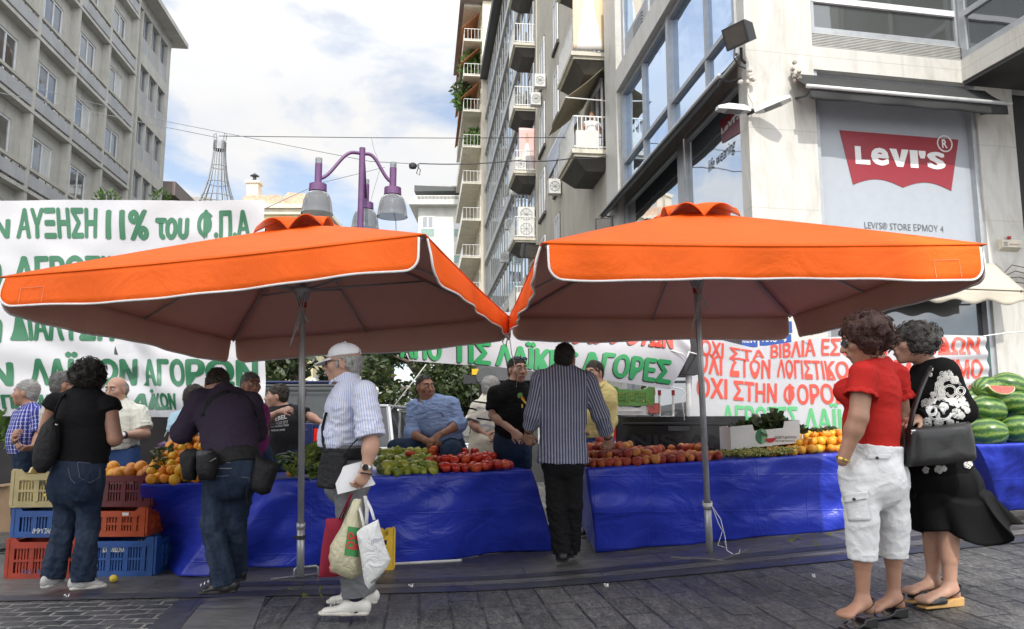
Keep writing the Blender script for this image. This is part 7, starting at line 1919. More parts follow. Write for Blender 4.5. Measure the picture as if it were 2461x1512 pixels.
 def trousers(s, wid, dep, mat, r=(0.098, 0.078, 0.070), end=1.0, waist=0.06, seed=2, amp=0.007, name='trousers', bag=0.0, freq=50, legs=('L', 'R'), flare=None, seat=0.0):
  """r: radius at thigh, knee and hem; end: 1 = ankle, 0.5 = half way down the shin"""
  b = 0.5 + 0.5 * s.bulk
  pr = [Cone(s.pel - s.up * 0.06, s.pel + s.up * (waist + 0.02), (wid[0] + .006, dep[0] + .008), (wid[1] * .4 + wid[0] * .6 + .004, dep[1] * .4 + dep[0] * .6 + .006), side=s.S, cap1=True, k=.03)]
  if seat:
   for sg in (-1, 1): pr.append(Ell(s.pel - s.up * 0.06 - s.F * (dep[0] * .45) + s.S * sg * wid[0] * .5, (wid[0] * .5, dep[0] * .5 + seat, .13), [s.S, s.F, s.up], k=.05))
  bones = []
  for sd in legs:
   Hp, K, A, T = s.J['leg' + sd]
   e = K + (A - K) * end
   pr += [Cone(Hp, K, r[0] * b, r[1] * b, k=.03), Cone(K, e, r[1] * b, r[2] * b if flare is None else flare, cap1=True, k=.02)]
   bones += [(Hp + np.array((0, 0, .1)), K, .08, 0, r[1] * b), (K, e, .07, np.linalg.norm(K - Hp), r[1] * b)]
  s.trouso = s.garment(name, pr, mat, seed=seed, amp=amp, bones=bones, freq=freq, stretch=(1, 1, 1.3))
  return s
 def shoe(s, side, mat, sole, up=0.03, size=1.0, name='shoe', lace=None, high=0.0):
  Hp, K, A, T = s.J['leg' + side]
  d = (T - A) * np.array((1, 1, 0)); d = unit(d); L = 0.0; sd = np.cross(d, (0, 0, 1.0))
  g0 = T[2]
  heel = A - d * 0.055; heel[2] = g0;
  tp = T + d * 0.0
  u = np.array((0, 0, 1.0)); k = size
  pr = [Cone(heel + u * .045, heel + d * .10 + u * .05, (.033 * k, .045), (.036 * k, .042), side=sd, k=.025), Cone(heel + d * .08 + u * .040, tp - d * .02 + u * .024, (.037 * k, .034), (.039 * k, .020), side=sd, k=.025),
    Cone(A - u * .01, A + u * (.01 + high), .046 * k, .044 * k, cap1=True, k=.03), Cut(heel + u * 0.012, -u)]
  o = s.garment(name, pr, mat, res=0.006, amp=0.002, seed=3)
  pr = [Cone(heel + u * .012, heel + d * .12 + u * .012, (.037 * k, .018), (.036 * k, .018), side=sd, k=.02), Cone(heel + d * .10 + u * .012, tp + u * .012, (.036 * k, .018), (.039 * k, .016), side=sd, k=.02), Cut(heel - u * 0.0, -u), Cut(heel + u * 0.026, u)]
  Vv, F = grow_surface(pr, 0.006); mesh_obj('sole', Vv, F, sole, o)
  if lace:
   mb = MB()
   for i in range(4):
    c = heel + d * (.135 + .022 * i) + u * (.088 - .010 * i); mb.tube([c - sd * .026, c + u * .006, c + sd * .026], .0035, 5)
   mb.build('lace', lace, o)
  return o
 def hair_short(s, mat, top=0.010, back=0.008, line=(.078, .068), rear=(-.092, -.065), seed=5, rough=0.004, side_bulk=0.0, name='hair', zmax=None):
  k = s.hk; H = s.H; ax = s.hv()
  pr = [Ell(H(0, -.016 - back * .55, .034 + top * .75), tuple(k * v for v in (.0785 + back * .35 + side_bulk, .099 + back * .3, .089 + top * .25)), ax, .02), Ell(H(0, -.044 - back * .3, -.02), tuple(k * v for v in (.068 + back * .4 + side_bulk, .062 + back * .3, .07)), ax, .03)]
  a, b = np.array(line), np.array(rear); ln = b - a; nn = np.array((-ln[1], ln[0])); nn = nn / np.linalg.norm(nn)
  if nn[0] * 0.09 < 0: nn = -nn
  pr.append(Cut(H(0, a[0], a[1]), s.hf * nn[0] + s.hu * nn[1]))
  if zmax is not None: pr.append(Cut(H(0, 0, zmax), s.hu))
  Vv, F = grow_surface(pr, 0.006); N = normals_of(Vv, F)
  Vv = Vv + N * (wrinkles(Vv, seed, rough, 90) + wrinkles(Vv, seed + 1, rough * .7, 170))[:, None]
  o = mesh_obj(name, Vv, F, mat, s.root)
  rr = random.Random(seed); mb = MB()
  for i in np.random.RandomState(seed).permutation(len(Vv))[:420]:
   p0, nn = Vv[i], N[i]; fl = -s.hu * .8 - s.hf * .35 + s.hl * rr.uniform(-.5, .5); fl = unit(fl - nn * fl.dot(nn)); L = rr.uniform(.015, .032)
   mb.tube([Vector(p0 - nn * .003), Vector(p0 + nn * .004 + fl * L * .5), Vector(p0 + nn * rr.uniform(-.001, .007) + fl * L)], [.0022, .0018, .0006], 3)
  mb.build('strands', mat, o)
  return o
 def hair_curly(s, mat, r=(.118, .118, .125), c=(0, -.03, .03), lump=.02, n=260, seed=1, face=True, fr_line=(.07, .05), low=-.1, strands=260):
  """a mass of curls: many small lumps over a hollowed ball, with loose curls along the rim"""
  rr = random.Random(seed); k = s.hk; H = s.H; ax = s.hv()
  pr = [Ell(H(*c), tuple(k * v * 0.93 for v in r), ax, .02)]
  for i in range(n):
   z = rr.uniform(-1, 1); a = rr.uniform(0, 6.283); q = math.sqrt(1 - z * z)
   pt = (c[0] + r[0] * .96 * q * math.cos(a), c[1] + r[1] * .96 * q * math.sin(a), c[2] + r[2] * .96 * z)
   pr.append(Ell(H(*pt), k * rr.uniform(.6, 1.1) * lump, k=.008))
  if face:
   pr.append(Ell(H(0, .095, -.045), tuple(k * v for v in (.075, .085, .095)), ax, .02, 'sub'))
   pr.append(Ell(H(0, .13, -.01), tuple(k * v for v in (.085, .075, .075)), ax, .02, 'sub'))
  pr.append(Cut(H(0, 0, low), -s.hu))
  Vv, F = grow_surface(pr, 0.006); N = normals_of(Vv, F); Vv = Vv + N * wrinkles(Vv, seed, .004, 130)[:, None]
  o = mesh_obj('hair', Vv, F, mat, s.root)
  mb = MB(); idx = np.random.RandomState(seed).permutation(len(Vv))[:strands]
  for i in idx:
   p0, nn = Vv[i], N[i]
   if (p0 - s.head) @ s.hf > .07 and (p0 - s.head) @ s.hu < .06: continue
   t1 = unit(np.cross(nn, (rr.uniform(-1, 1), rr.uniform(-1, 1), rr.uniform(-1, 1)))); t2 = np.cross(nn, t1); R_ = rr.uniform(.008, .016)
   pts = [Vector(p0 + nn * (R_ * .7 * math.sin(f * 3.14) + .004) + (t1 * math.cos(f * 6.5) + t2 * math.sin(f * 6.5)) * R_) for f in [j / 6 for j in range(7)]]
   mb.tube(pts, .0022, 3)
  mb.build('loose_curls', mat, o)
  return o
 def glasses(s, dark=False, name='glasses', up=0.0, fwd=0.0):
  mb = MB(); k = s.hk; lens = MB()
  for sg in (-1, 1):
   ring = [Vector(s.H(sg * .033 + .025 * math.cos(a) * 1.05, .106 + fwd - .012 * abs(sg * .033 + .025 * math.cos(a)) / .06, .010 + up + .019 * math.sin(a))) for a in [i * 6.2832 / 14 for i in range(15)]]
   mb.tube(ring, .0016 if not dark else .0022, 5, cap=False)
   lens.v += [tuple(q) for q in ring[:-1]]; lens.f.append(tuple(range(len(lens.v) - 14, len(lens.v)))); lens.m.append(0)
   mb.tube([Vector(s.H(sg * .060, .098 + fwd, .014 + up)), Vector(s.H(sg * .078, .03, .014 + up)), Vector(s.H(sg * .078, -.02, .006 + up))], .002 if not dark else .0035, 5)
  mb.tube([Vector(s.H(-.009, .108 + fwd, .014 + up)), Vector(s.H(.009, .108 + fwd, .014 + up))], .0018, 5)
  o = mb.build(name, dark_metal, s.root)
  if dark: lens.build('lens', plain('sunglass_lens', (.008, .007, .012), .08), o, thick=.0015)
  return o
 def ring_on(s, a, b, f, r, w, mat, name, rz=None):
  a, b = V3(a), V3(b); c = a + (b - a) * f; d = unit(b - a)
  prof = [(r, -w / 2), (r + .004, -w / 2), (r + .005, 0), (r + .004, w / 2), (r, w / 2)]
  return MB().lathe(Vector(c), prof, 20, axis=Vector(d)).build(name, mat, s.root, smooth=False)
def tie_to_surface(obj, pts, off=0.004, toward=(0, -1, 0)):
 """lays points seen from the front onto a garment's surface"""
 from mathutils.bvhtree import BVHTree
 if not hasattr(obj, '_x'): pass
 me = obj.data
 key = me.name
 if key not in BVHS: BVHS[key] = BVHTree.FromPolygons([v.co for v in me.vertices], [tuple(p.vertices) for p in me.polygons])
 out = []; t = BVHS[key]
 for (x, y, Y) in pts:
  o = Vector((0, 0, CZ)); d = ray(x, y).normalized()
  h = t.ray_cast(o, d)
  q = h[0] if h[0] is not None else at(x, y, Y)
  nn = h[1] if h[0] is not None else -d
  if nn.dot(d) > 0: nn = -nn
  out.append(q + nn * off - d * off * .3)
 return out
BVHS = {}
leather = plain('black_leather', (0.012, 0.012, 0.012), 0.35); sole_w = plain('pale_sole', (0.55, 0.52, 0.46), 0.7); sole_k = plain('dark_sole', (0.02, 0.02, 0.02), 0.7)
steel_watch = plain('watch_steel', (0.5, 0.5, 0.5), 0.25, 0.8); black_nylon = m_cloth('black_nylon', (0.012, 0.012, 0.013), 0.65, 0.1, 0.4, wscale=14)
denim = m_fabric('blue_denim', (0.014, 0.022, 0.042), 0.85, 0.4, fade=(0.060, 0.082, 0.12)); denim_d = m_fabric('dark_denim', (0.018, 0.032, 0.065), 0.85, 0.35, fade=(0.05, 0.075, 0.12)); denim_b = m_fabric('bright_denim', (0.05, 0.10, 0.25), 0.85)
hair_k = m_hair('black_hair', (0.008, 0.006, 0.005), (0.035, 0.026, 0.02)); hair_br = m_hair('auburn_hair', (0.022, 0.008, 0.006), (0.10, 0.035, 0.022)); hair_g = m_hair('grey_hair', (0.20, 0.195, 0.185), (0.52, 0.51, 0.48)); hair_gd = m_hair('dark_grey_hair', (0.05, 0.05, 0.05), (0.24, 0.235, 0.22)); hair_s = m_hair('salt_hair', (0.022, 0.020, 0.018), (0.11, 0.10, 0.09)); hair_d = m_hair('dark_brown_hair', (0.014, 0.010, 0.007), (0.06, 0.042, 0.03))
f = crop(1050, 1160, 1.5)
A = Person('older man in white cap, pale striped shirt and grey trousers, loaded with bags', f, 4.97, (207, 148, 0), -92, (232, 232, 0), (228, 705, 0.05), -97, 'fair', bulk=1.05, sw=.17, res=.0058, hk=1.03, pitch=2)
A.brow = brow_g
A.arm('L', (318, 300, -.15), (352, 560, -.20), (326, 690, -.22), (285, 800, -.24), curl=.75, palm=(-.6, .6, .1))
A.arm('R', (250, 300, .22), (170, 500, .28), (150, 600, .15), None)
A.leg('L', (238, 730, -.04), (245, 1020, -.02), (272, 1385, -.02), (100, 1452, -.02))
A.leg('R', (245, 730, .16), (262, 1010, .18), (318, 1362, .20), (140, 1392, .20))
WID, DEP = (.148, .142, .155), (.138, .145, .128)
A.body(WID, DEP)
shA = m_fabric('pinstripe_shirt', (0.62, 0.63, 0.70), 0.8, 0.25, pattern=[('u', .0145, .36, 0, (0.36, 0.40, 0.62))])
A.shirt(WID, DEP, shA, slen=.88, hem=.155, belly=.015, arm_r=.072, cuff_r=.088, seed=11, amp=.008)
A.trousers((.145, .135, .1), (.138, .14, .1), m_fabric('grey_flannel', (0.145, 0.148, 0.155), 0.9, 0.3, var=.12), r=(.094, .080, .078), end=.93, waist=.155, seed=12, bag=1)
white_lea = plain('white_leather', (0.62, 0.60, 0.55), 0.45, var=.08)
for sd in 'LR': A.shoe(sd, white_lea, sole_w, size=1.0, lace=piping_m)
A.garment('sock', [Cone(A.J['legL'][2] + V3((0, 0, .10)), A.J['legL'][2] - V3((0, 0, .03)), .043, .045, cap0=True)], plain('navy_sock', (.01, .012, .03), .9), amp=0)
k = A.hk; H = A.H
pr = [Ell(H(0, -.010, .050), (.088, .108, .082), A.hv(), .02), Cut(H(0, .09, .034), -A.hu * .96 + A.hf * -.10), Ell(H(0, -.115, .058), (.032, .035, .026), A.hv(), .008, 'sub')]
cotton_w = m_fabric('white_cotton', (0.70, 0.70, 0.71), 0.8, 0.3)
capo = A.garment('cap', pr, cotton_w, res=.0055, amp=.003, seed=4)
V, Fc = [], []
for j in range(9):
 a = math.pi * (j / 8 - .5)
 for r_ in (0.0, 1.0):
  x = .082 * math.sin(a) * (1 - .05 * r_); y = .060 * math.cos(a) + .035 + r_ * .085 * math.cos(a) ** .7; z = .046 - r_ * .042 * math.cos(a) - .012 * abs(math.sin(a)) - .006
  V.append(Vector(H(x, y, z)))
MB().add(V, [(2 * j, 2 * j + 1, 2 * j + 3, 2 * j + 2) for j in range(8)]).build('peak', cotton_w, capo, smooth=True, thick=.004)
MB().lathe(Vector(H(0, -.012, .131)), [(.008, -.004), (.006, .004), (0, .006)], 8, axis=Vector(A.hu)).build('button', cotton_w, capo)
A.hair_short(hair_g, top=-.005, back=.002, line=(.02, .045), rear=(-.085, -.085), seed=2, name='hair', side_bulk=.003, zmax=.040)
A.garment('sideburn', [Ell(H(sg * .072, .022, -.005), (.010, .012, .028), A.hv(), .01) for sg in (1, -1)], hair_g, res=.004, amp=.002)
A.glasses()
A.garment('waist_belt', [Cone(A.pel + A.up * .085, A.pel + A.up * .155, (.160, .160), (.158, .165), side=A.S, cap0=True, cap1=True)], black_nylon, res=.006, amp=.002)
bagp = [f(*q) for q in ((95, 612), (210, 618), (235, 700), (160, 800), (68, 788))]
fr_ = Fr(Vector(A.p(95, 612, -.16)), (1, 0, 0), (0, -1, 0))
o0 = fr_.P
def loc(px, d=0): q = at(*f(*px), A.Y - .17); return (q.x - o0.x, q.z - o0.z)
sb = empty('shoulder_bag', at(*f(150, 720), A.Y - .17), 'black cloth shoulder bag hung across the man in the white cap', 'bag')
b = MB().prism(fr_, [loc(q) for q in ((98, 602), (206, 612), (228, 640), (204, 712), (160, 800), (110, 796), (68, 788), (76, 700))], -.03, .035).build('pouch', black_nylon, sb); bevel(b, .015, 3)
cl = tie_to_surface(A.shirto, [(*f(x, y), A.Y) for x, y in ((125, 400), (104, 480), (106, 560))], .008) + [Vector(A.p(116, 605, -.2))]
MB().tube(cl, .010, 6, flat=.3).build('strap', black_nylon, sb)
MB().tube([Vector(A.p(300, 520, -.19)), Vector(A.p(250, 570, -.20)), Vector(A.p(205, 625, -.2))], .018, 6, flat=.3).build('strap', black_nylon, sb)
S0, E, W = A.J['armL']
w = A.ring_on(E, W, .97, .031, .022, steel_watch, 'watch')
MB().lathe(Vector(W + (E - W) * .04 + V3((.0, -.034, 0))), [(0, 0), (.019, 0), (.019, .008), (0, .009)], 16, axis=(.15, -1, .1)).build('dial', plain('watch_dial', (.015, .015, .016), .2), w)
A.ring_on(E, W, 1.22, .036, .008, plain('black_cord', (.01, .01, .01), .7), 'bracelet')
pap = [f(*q) for q in ((150, 698), (300, 658), (366, 778), (178, 826))]
MB_ = MB()
for i in range(4):
 o_ = .004 * i; MB_.quad(*[at(q[0] + i * 1.2, q[1] - i * .8, A.Y - .19 + o_) for q in pap])
tag(MB_.build('papers', plain('white_paper', (0.72, 0.72, 0.73), .7), thick=.002), 'folded sheaf of white papers in the capped man\'s hand', 'papers')
def carrier(label, name, Y, outline, mat, depth, handles, bulge=.05, hr=.008, seed=1, flat=.4):
 """a bag seen from the side: outline in view pixels, swollen in the middle"""
 pts = [at(*f(*q), Y) for q in outline]; c = sum(pts, Vector()) / len(pts)
 root = empty('carrier_bag', c, label, 'bag', 'bags in the capped man\'s hand')
 def build(sgn):
  rings = []
  for t in (1.0, .93, .8, .62, .42, .2, .02):
   rings.append([c + (p - c) * t + Vector((0, sgn * (depth * .5 * math.sqrt(max(0, 1 - t ** 3)) + .004 * vnoise(c + (p - c) * t, 14, seed)), .0)) + Vector((.006 * vnoise(p * t, 9, seed), 0, 0)) for p in pts])
  return rings
 mb = MB(); n = len(pts)
 for sgn in (-1, 1):
  b = len(mb.v)
  for r_ in build(sgn): mb.v += [tuple(q) for q in r_]
  for j in range(6):
   for i in range(n):
    q = (b + j * n + i, b + j * n + (i + 1) % n, b + (j + 1) * n + (i + 1) % n, b + (j + 1) * n + i)
    mb.f.append(q if sgn < 0 else q[::-1]); mb.m.append(0)
  mb.f.append(tuple(b + 6 * n + i for i in range(n)) if sgn < 0 else tuple(b + 6 * n + n - 1 - i for i in range(n))); mb.m.append(0)
 o = mb.build('sack', mat, root, smooth=True)
 for h in handles:
  MB().tube([at(*f(x, y), Y + d) for x, y, d in h], hr, 6, flat=flat).build('handle', mat, root, smooth=True)
 return root, o
def dens(poly, k=6):
 out = []
 for i in range(len(poly)):
  a, b = poly[i], poly[(i + 1) % len(poly)]
  for j in range(k): out.append((a[0] + (b[0] - a[0]) * j / k, a[1] + (b[1] - a[1]) * j / k))
 return out
crimson = m_cloth('crimson_tote', (0.24, 0.014, 0.035), .85, .1, .3); thin_pl = m_cloth('thin_cream_plastic', (0.62, 0.58, 0.40), .35, .1, .45, trans=.25, wscale=16); white_tote = m_cloth('white_tote', (0.60, 0.60, 0.59), .75, .08, .6, wscale=10)
carrier('dark crimson cloth tote hanging behind the other bags', 'tote', A.Y - .13, dens([(118, 952), (205, 948), (222, 1100), (225, 1250), (76, 1258), (92, 1110)]), crimson, .05, [[(185, 955, -.02), (215, 890, -.02), (245, 826, -.05)], [(200, 955, .02), (225, 890, .01), (250, 826, -.04)]], hr=.013, flat=.25)
cr_, so_ = carrier('thin cream plastic carrier with green and red print, full of shopping', 'carrier', A.Y - .25, dens([(262, 850), (300, 850), (310, 980), (305, 1120), (298, 1245), (250, 1268), (195, 1250), (150, 1225), (136, 1160), (140, 1090), (190, 1010), (235, 910)]), thin_pl, .20, [], seed=4)
gp_ = MB()
lab = lambda q: tie_to_surface(so_, [(*f(x, y), A.Y - .3) for x, y in q], .003)
def patch(ob, pts4, m, nm, par, n=8, off=.003):
 g = MB(); G_ = []
 for j in range(n + 1):
  for i in range(n + 1):
   u, v = i / n, j / n
   x = (1 - u) * (1 - v) * pts4[0][0] + u * (1 - v) * pts4[1][0] + u * v * pts4[2][0] + (1 - u) * v * pts4[3][0]
   y = (1 - u) * (1 - v) * pts4[0][1] + u * (1 - v) * pts4[1][1] + u * v * pts4[2][1] + (1 - u) * v * pts4[3][1]
   G_.append((*f(x, y), A.Y - .3))
 P_ = tie_to_surface(ob, G_, off)
 g.add(P_, [(j * (n + 1) + i, j * (n + 1) + i + 1, (j + 1) * (n + 1) + i + 1, (j + 1) * (n + 1) + i) for j in range(n) for i in range(n)])
 return g.build(nm, m, par, smooth=True)
patch(so_, ((232, 992), (290, 1000), (282, 1152), (212, 1140)), plain('bag_green', (.04, .22, .06), .6), 'printed_panel', cr_)
def word_on(ob, s_, q, m, par, off=.006, bold=.02, fr2=None):
 """writes a word inside four view pixels (top left, top right, bottom right, bottom left)"""
 fm = fr2 or f
 me = text_mesh(s_, bold, 2); xs_ = [v.co.x for v in me.vertices]; ys_ = [v.co.y for v in me.vertices]; x0, x1, y0, y1 = min(xs_), max(xs_), min(ys_), max(ys_)
 pts = []
 for v in me.vertices:
  u, w_ = (v.co.x - x0) / (x1 - x0), 1 - (v.co.y - y0) / (y1 - y0)
  x = (1 - u) * (1 - w_) * q[0][0] + u * (1 - w_) * q[1][0] + u * w_ * q[2][0] + (1 - u) * w_ * q[3][0]; y = (1 - u) * (1 - w_) * q[0][1] + u * (1 - w_) * q[1][1] + u * w_ * q[2][1] + (1 - u) * w_ * q[3][1]
  pts.append((*fm(x, y), A.Y - .3))
 P_ = tie_to_surface(ob, pts, off)
 for v, p_ in zip(me.vertices, P_): v.co = p_
 me.materials.clear(); me.polygons.foreach_set('material_index', [0] * len(me.polygons))
 return link_mesh('lettering', me, m, par)
bag_red = plain('bag_red', (.5, .02, .03), .6)
word_on(so_, 'De', ((236, 1022), (282, 1026), (278, 1066), (230, 1060)), bag_red, cr_, bold=.04)
word_on(so_, 'Cia', ((226, 1066), (284, 1072), (280, 1116), (220, 1108)), bag_red, cr_, bold=.04)
for i, (x, y, r_, c_) in enumerate(((170, 1150, .045, (.55, .25, .2)), (205, 1190, .05, (.5, .42, .2)), (255, 1200, .05, (.48, .42, .24)), (165, 1205, .035, (.5, .2, .15)))):
 MB().lathe(at(*f(x, y), A.Y - .25) + Vector((0, 0, -r_)), [(0, 0), (r_ * .8, r_ * .3), (r_, r_), (r_ * .8, r_ * 1.7), (0, r_ * 2)], 12).build('shopping', plain('shopping_%d' % i, c_, .6), cr_, smooth=True)
wt_, wo_ = carrier('white cloth tote with faint printing, front most of the bags', 'tote', A.Y - .34, dens([(276, 1022), (300, 1000), (388, 955), (400, 1010), (452, 1165), (430, 1210), (340, 1322), (318, 1290), (300, 1180)]), white_tote, .07,
  [[(318, 1008, .0), (300, 930, .02), (276, 850, .08)], [(368, 958, .0), (350, 900, .02), (318, 835, .08)], [(326, 985, .03), (330, 900, .06), (320, 835, .09)]], hr=.011, seed=7, flat=.25)
word_on(wo_, 'Home', ((352, 1062), (405, 1040), (408, 1064), (354, 1086)), plain('faint_print', (.25, .27, .33), .7), wt_, bold=.0)
word_on(wo_, 'www.ha', ((345, 1272), (418, 1226), (422, 1244), (350, 1290)), plain('faint_print2', (.12, .12, .13), .7), wt_, bold=.01)
f = crop(2820, 1060, 1.3646)
B = Person('woman in red ruffled top and white cropped cargo trousers, dark glasses', f, 4.40, (222, 165, 0), -102, (292, 258, .05), (262, 765, .08), -118, 'tan', 'f', bulk=1.15, sw=.165, res=.0058, pitch=14)
B.arm('L', (228, 325, -.08), (205, 525, -.13), (130, 728, -.10), None, r=(.056, .046, .046, .031), curl=.3)
B.arm('R', (378, 330, .14), (408, 515, .20), (405, 640, .16), None, r=(.054, .045, .044, .03))
B.leg('L', (205, 790, .0), (222, 1020, -.02), (226, 1392, .0), (148, 1452, -.05), r=(.074, .06, .052, .029), foot=True)
B.leg('R', (345, 795, .14), (368, 1020, .14), (372, 1370, .16), (280, 1424, .12), r=(.074, .06, .052, .029), foot=True)
WID, DEP = (.175, .162, .165), (.150, .138, .125)
B.body(WID, DEP, bust=.03)
red_j = m_fabric('red_jersey', (0.44, 0.022, 0.018), .8, .25)
B.shirt(WID, DEP, red_j, slen=.44, hem=.095, bust=.06, arm_r=.066, cuff_r=.074, seed=21, amp=.006, collar=False, name='top', grow=.004)
for sd, in 'LR':
 S0, E, W = B.J['arm' + sd]; c = S0 + (E - S0) * .44; d = unit(E - S0); mb = MB(); sx_ = unit(np.cross(d, (0.1, 1, 0))); sy_ = np.cross(d, sx_)
 P_ = []
 for j in range(3):
  for i in range(48):
   a = 2 * math.pi * i / 48; rr_ = .074 + .012 * j / 2 + .006 * math.sin(a * 11 + j) * (j / 2); P_.append(Vector(c + d * (.016 * j - .012 + .004 * math.sin(a * 9)) + (sx_ * math.cos(a) + sy_ * math.sin(a)) * rr_ * 1.0))
 mb.add(P_, [(j * 48 + i, j * 48 + (i + 1) % 48, (j + 1) * 48 + (i + 1) % 48, (j + 1) * 48 + i) for j in range(2) for i in range(48)]).build('ruffle', red_j, B.root, smooth=True, thick=.003)
white_cot = m_fabric('white_twill', (0.68, 0.68, 0.68), .8, .7, var=.05)
B.trousers((.176, .165, .1), (.156, .14, .1), white_cot, r=(.097, .08, .075), end=.47, waist=.115, seed=22, freq=48, amp=.0055, seat=.04, flare=.077)
def on(P_, ob, q, off=.006): return tie_to_surface(ob, [(*f(x, y), P_.Y) for x, y in q], off)
def panel(P_, ob, poly4, m, nm, par, n=6, off=.006, thick=.004):
 G_ = []
 for j in range(n + 1):
  for i in range(n + 1):
   u, v = i / n, j / n
   G_.append(tuple((1 - u) * (1 - v) * poly4[0][k_] + u * (1 - v) * poly4[1][k_] + u * v * poly4[2][k_] + (1 - u) * v * poly4[3][k_] for k_ in (0, 1)))
 Q = on(P_, ob, G_, off)
 return MB().add(Q, [(j * (n + 1) + i, j * (n + 1) + i + 1, (j + 1) * (n + 1) + i + 1, (j + 1) * (n + 1) + i) for j in range(n) for i in range(n)]).build(nm, m, par, smooth=True, thick=thick)
panel(B, B.trouso, ((148, 918), (242, 912), (262, 1010), (160, 1015)), white_cot, 'cargo_pocket', B.trouso)
panel(B, B.trouso, ((140, 885), (246, 870), (250, 908), (146, 930)), white_cot, 'pocket_flap', B.trouso, off=.012)
panel(B, B.trouso, ((234, 702), (352, 698), (350, 718), (240, 722)), white_cot, 'pocket_flap', B.trouso, off=.010)
btn = plain('dark_button', (.03, .025, .02), .3)
for q in ((188, 914), (294, 720)):
 c = on(B, B.trouso, [q], .018)[0]; MB().lathe(c, [(0, .004), (.008, .004), (.009, 0)], 10, axis=(-.2, -1, 0)).build('button', btn, B.trouso)
B.hair_curly(hair_br, r=(.116, .126, .112), c=(0, -.040, .030), lump=.024, n=300, seed=3, low=-.105)
B.glasses(dark=True, fwd=.003)
B.ring_on(B.J['armL'][1], B.J['armL'][2], .97, .033, .014, plain('gold', (.6, .42, .12), .25, .9), 'bracelet')
bronze = plain('dark_bronze_strap', (.05, .03, .022), .35)
def sandal(P_, sd, wedge, strapm, solem, buckle=None, closed=None, hgt=.05):
 Hp, K, A_, T = P_.J['leg' + sd]; d = unit((T - A_) * V3((1, 1, 0))); sdv = np.cross(d, (0, 0, 1.)); u = V3((0, 0, 1)); g0 = gz(A_[0], A_[1]) + .002
 heel = A_ - d * .06; heel[2] = g0; toe = T + d * .03; toe[2] = g0; L = np.linalg.norm(toe - heel)
 fr_ = Fr(Vector(heel), Vector(d), Vector(sdv))
 s_ = MB().prism(fr_, [(0, 0), (.055, 0), (.10, 0.012) if not closed else (.1, 0), (L * .62, 0), (L, 0), (L + .005, .012), (L * .7, .018), (L * .45, .03), (.08, hgt), (-.005, hgt + .005)], -.036, .036).build('sandal', [solem], P_.root); bevel(s_, .008, 2)
 if closed:
  pr = [Cone(heel + d * L * .58 + u * .035, heel + d * L * .86 + u * .026, (.044, .036), (.043, .024), side=sdv, cap1=True, k=.02), Cone(heel + d * L * .4 + u * .035, heel + d * L * .6 + u * .04, (.040, .028), (.044, .036), side=sdv, k=.02), Cut(heel + d * L * .45 + u * .05, -d * .5 + u * .35 * 0 - d * .2 + u * .0), Cut(heel + u * .022, -u)]
  P_.garment('upper', pr, strapm, res=.005, amp=.001)
 mb = MB(); ring = []
 for i in range(21):
  a = 2 * math.pi * i / 20; ring.append(Vector(A_ - u * .022 + d * (-.012 + .052 * math.cos(a)) + sdv * .043 * math.sin(a) + u * (.03 * (-math.cos(a)))))
 mb.tube(ring, .0055, 5, cap=False, flat=.6)
 if not closed:
  c = heel + d * L * .72 + u * .035
  mb.tube([Vector(c - sdv * .045 - u * .015), Vector(c + u * .022), Vector(c + sdv * .045 - u * .015)], .008, 5, flat=.4)
  mb.tube([Vector(c + u * .022), Vector(A_ + d * .045 + u * .0)], .006, 5)
 mb.build('strap', strapm, s_)
 if buckle is not None:
  c = heel + d * L * .72 + u * .066 + sdv * (-.0)
  MB().tube([Vector(c + d * .024 * math.cos(a) + sdv * .016 * math.sin(a) + u * .014 * math.cos(a) * -1) for a in [i * .6283 for i in range(11)]], .005, 5, cap=False).build('buckle', buckle, s_)
for sd in 'LR': sandal(B, sd, .05, bronze, leather, buckle=plain('silver_buckle', (.6, .6, .6), .2, .9))
f = crop(3030, 1080, 1.468)
Cw = Person('woman in black cardigan with white embroidery, black skirt and wedge sandals', f, 4.72, (182, 160, 0), -98, (262, 262, .04), (305, 770, .06), -112, 'fair', 'f', bulk=1.1, sw=.16, res=.006)
Cw.arm('L', (345, 310, -.08), (440, 500, -.10), (215, 545, -.22), (160, 552, -.26), r=(.056, .048, .046, .031), curl=.7, palm=(0, .2, -1))
Cw.arm('R', (250, 320, .20), (235, 500, .26), (170, 560, -.06), None)
Cw.leg('L', (330, 800, -.03), (368, 1090, -.02), (378, 1398, .0), (250, 1458, -.06), r=(.1, .064, .055, .032), foot=True)
Cw.leg('R', (300, 800, .12), (292, 1090, .10), (290, 1365, .13), (180, 1412, .07), r=(.1, .062, .054, .031), foot=True)
WID, DEP = (.180, .170, .165), (.165, .150, .130)
Cw.body(WID, DEP, bust=.025)
Cw.shirt(WID, DEP, red_j, slen=.2, hem=.03, bust=.03, seed=31, amp=.004, collar=False, name='top', grow=-.004, neck_open=.03)
cardi = m_fabric('black_knit', (0.005, 0.005, 0.0055), .9, .6)
pr = Cw.torso_prims(WID, DEP, grow=.014, bust=.03)
pr.append(Cone(Cw.pel + Cw.up * .05, Cw.pel - Cw.up * .10, (.195, .185), (.205, .195), side=Cw.S, k=.05))
S0, E, W = Cw.J['armL']; pr += [Cone(S0, E, .078, .075, k=.05), Cone(E, W, .076, .056, cap1=True, k=.03)]
S1, E1, W1 = Cw.J['armR']; pr += [Cone(S1, E1, .074, .07, k=.05), Cone(E1, W1, .07, .054, cap1=True, k=.03)]
pr += [Cut(Cw.pel - Cw.up * .055, -Cw.up), Cut(Cw.neck + Cw.up * .02, unit(Cw.up + Cw.F * .2))]
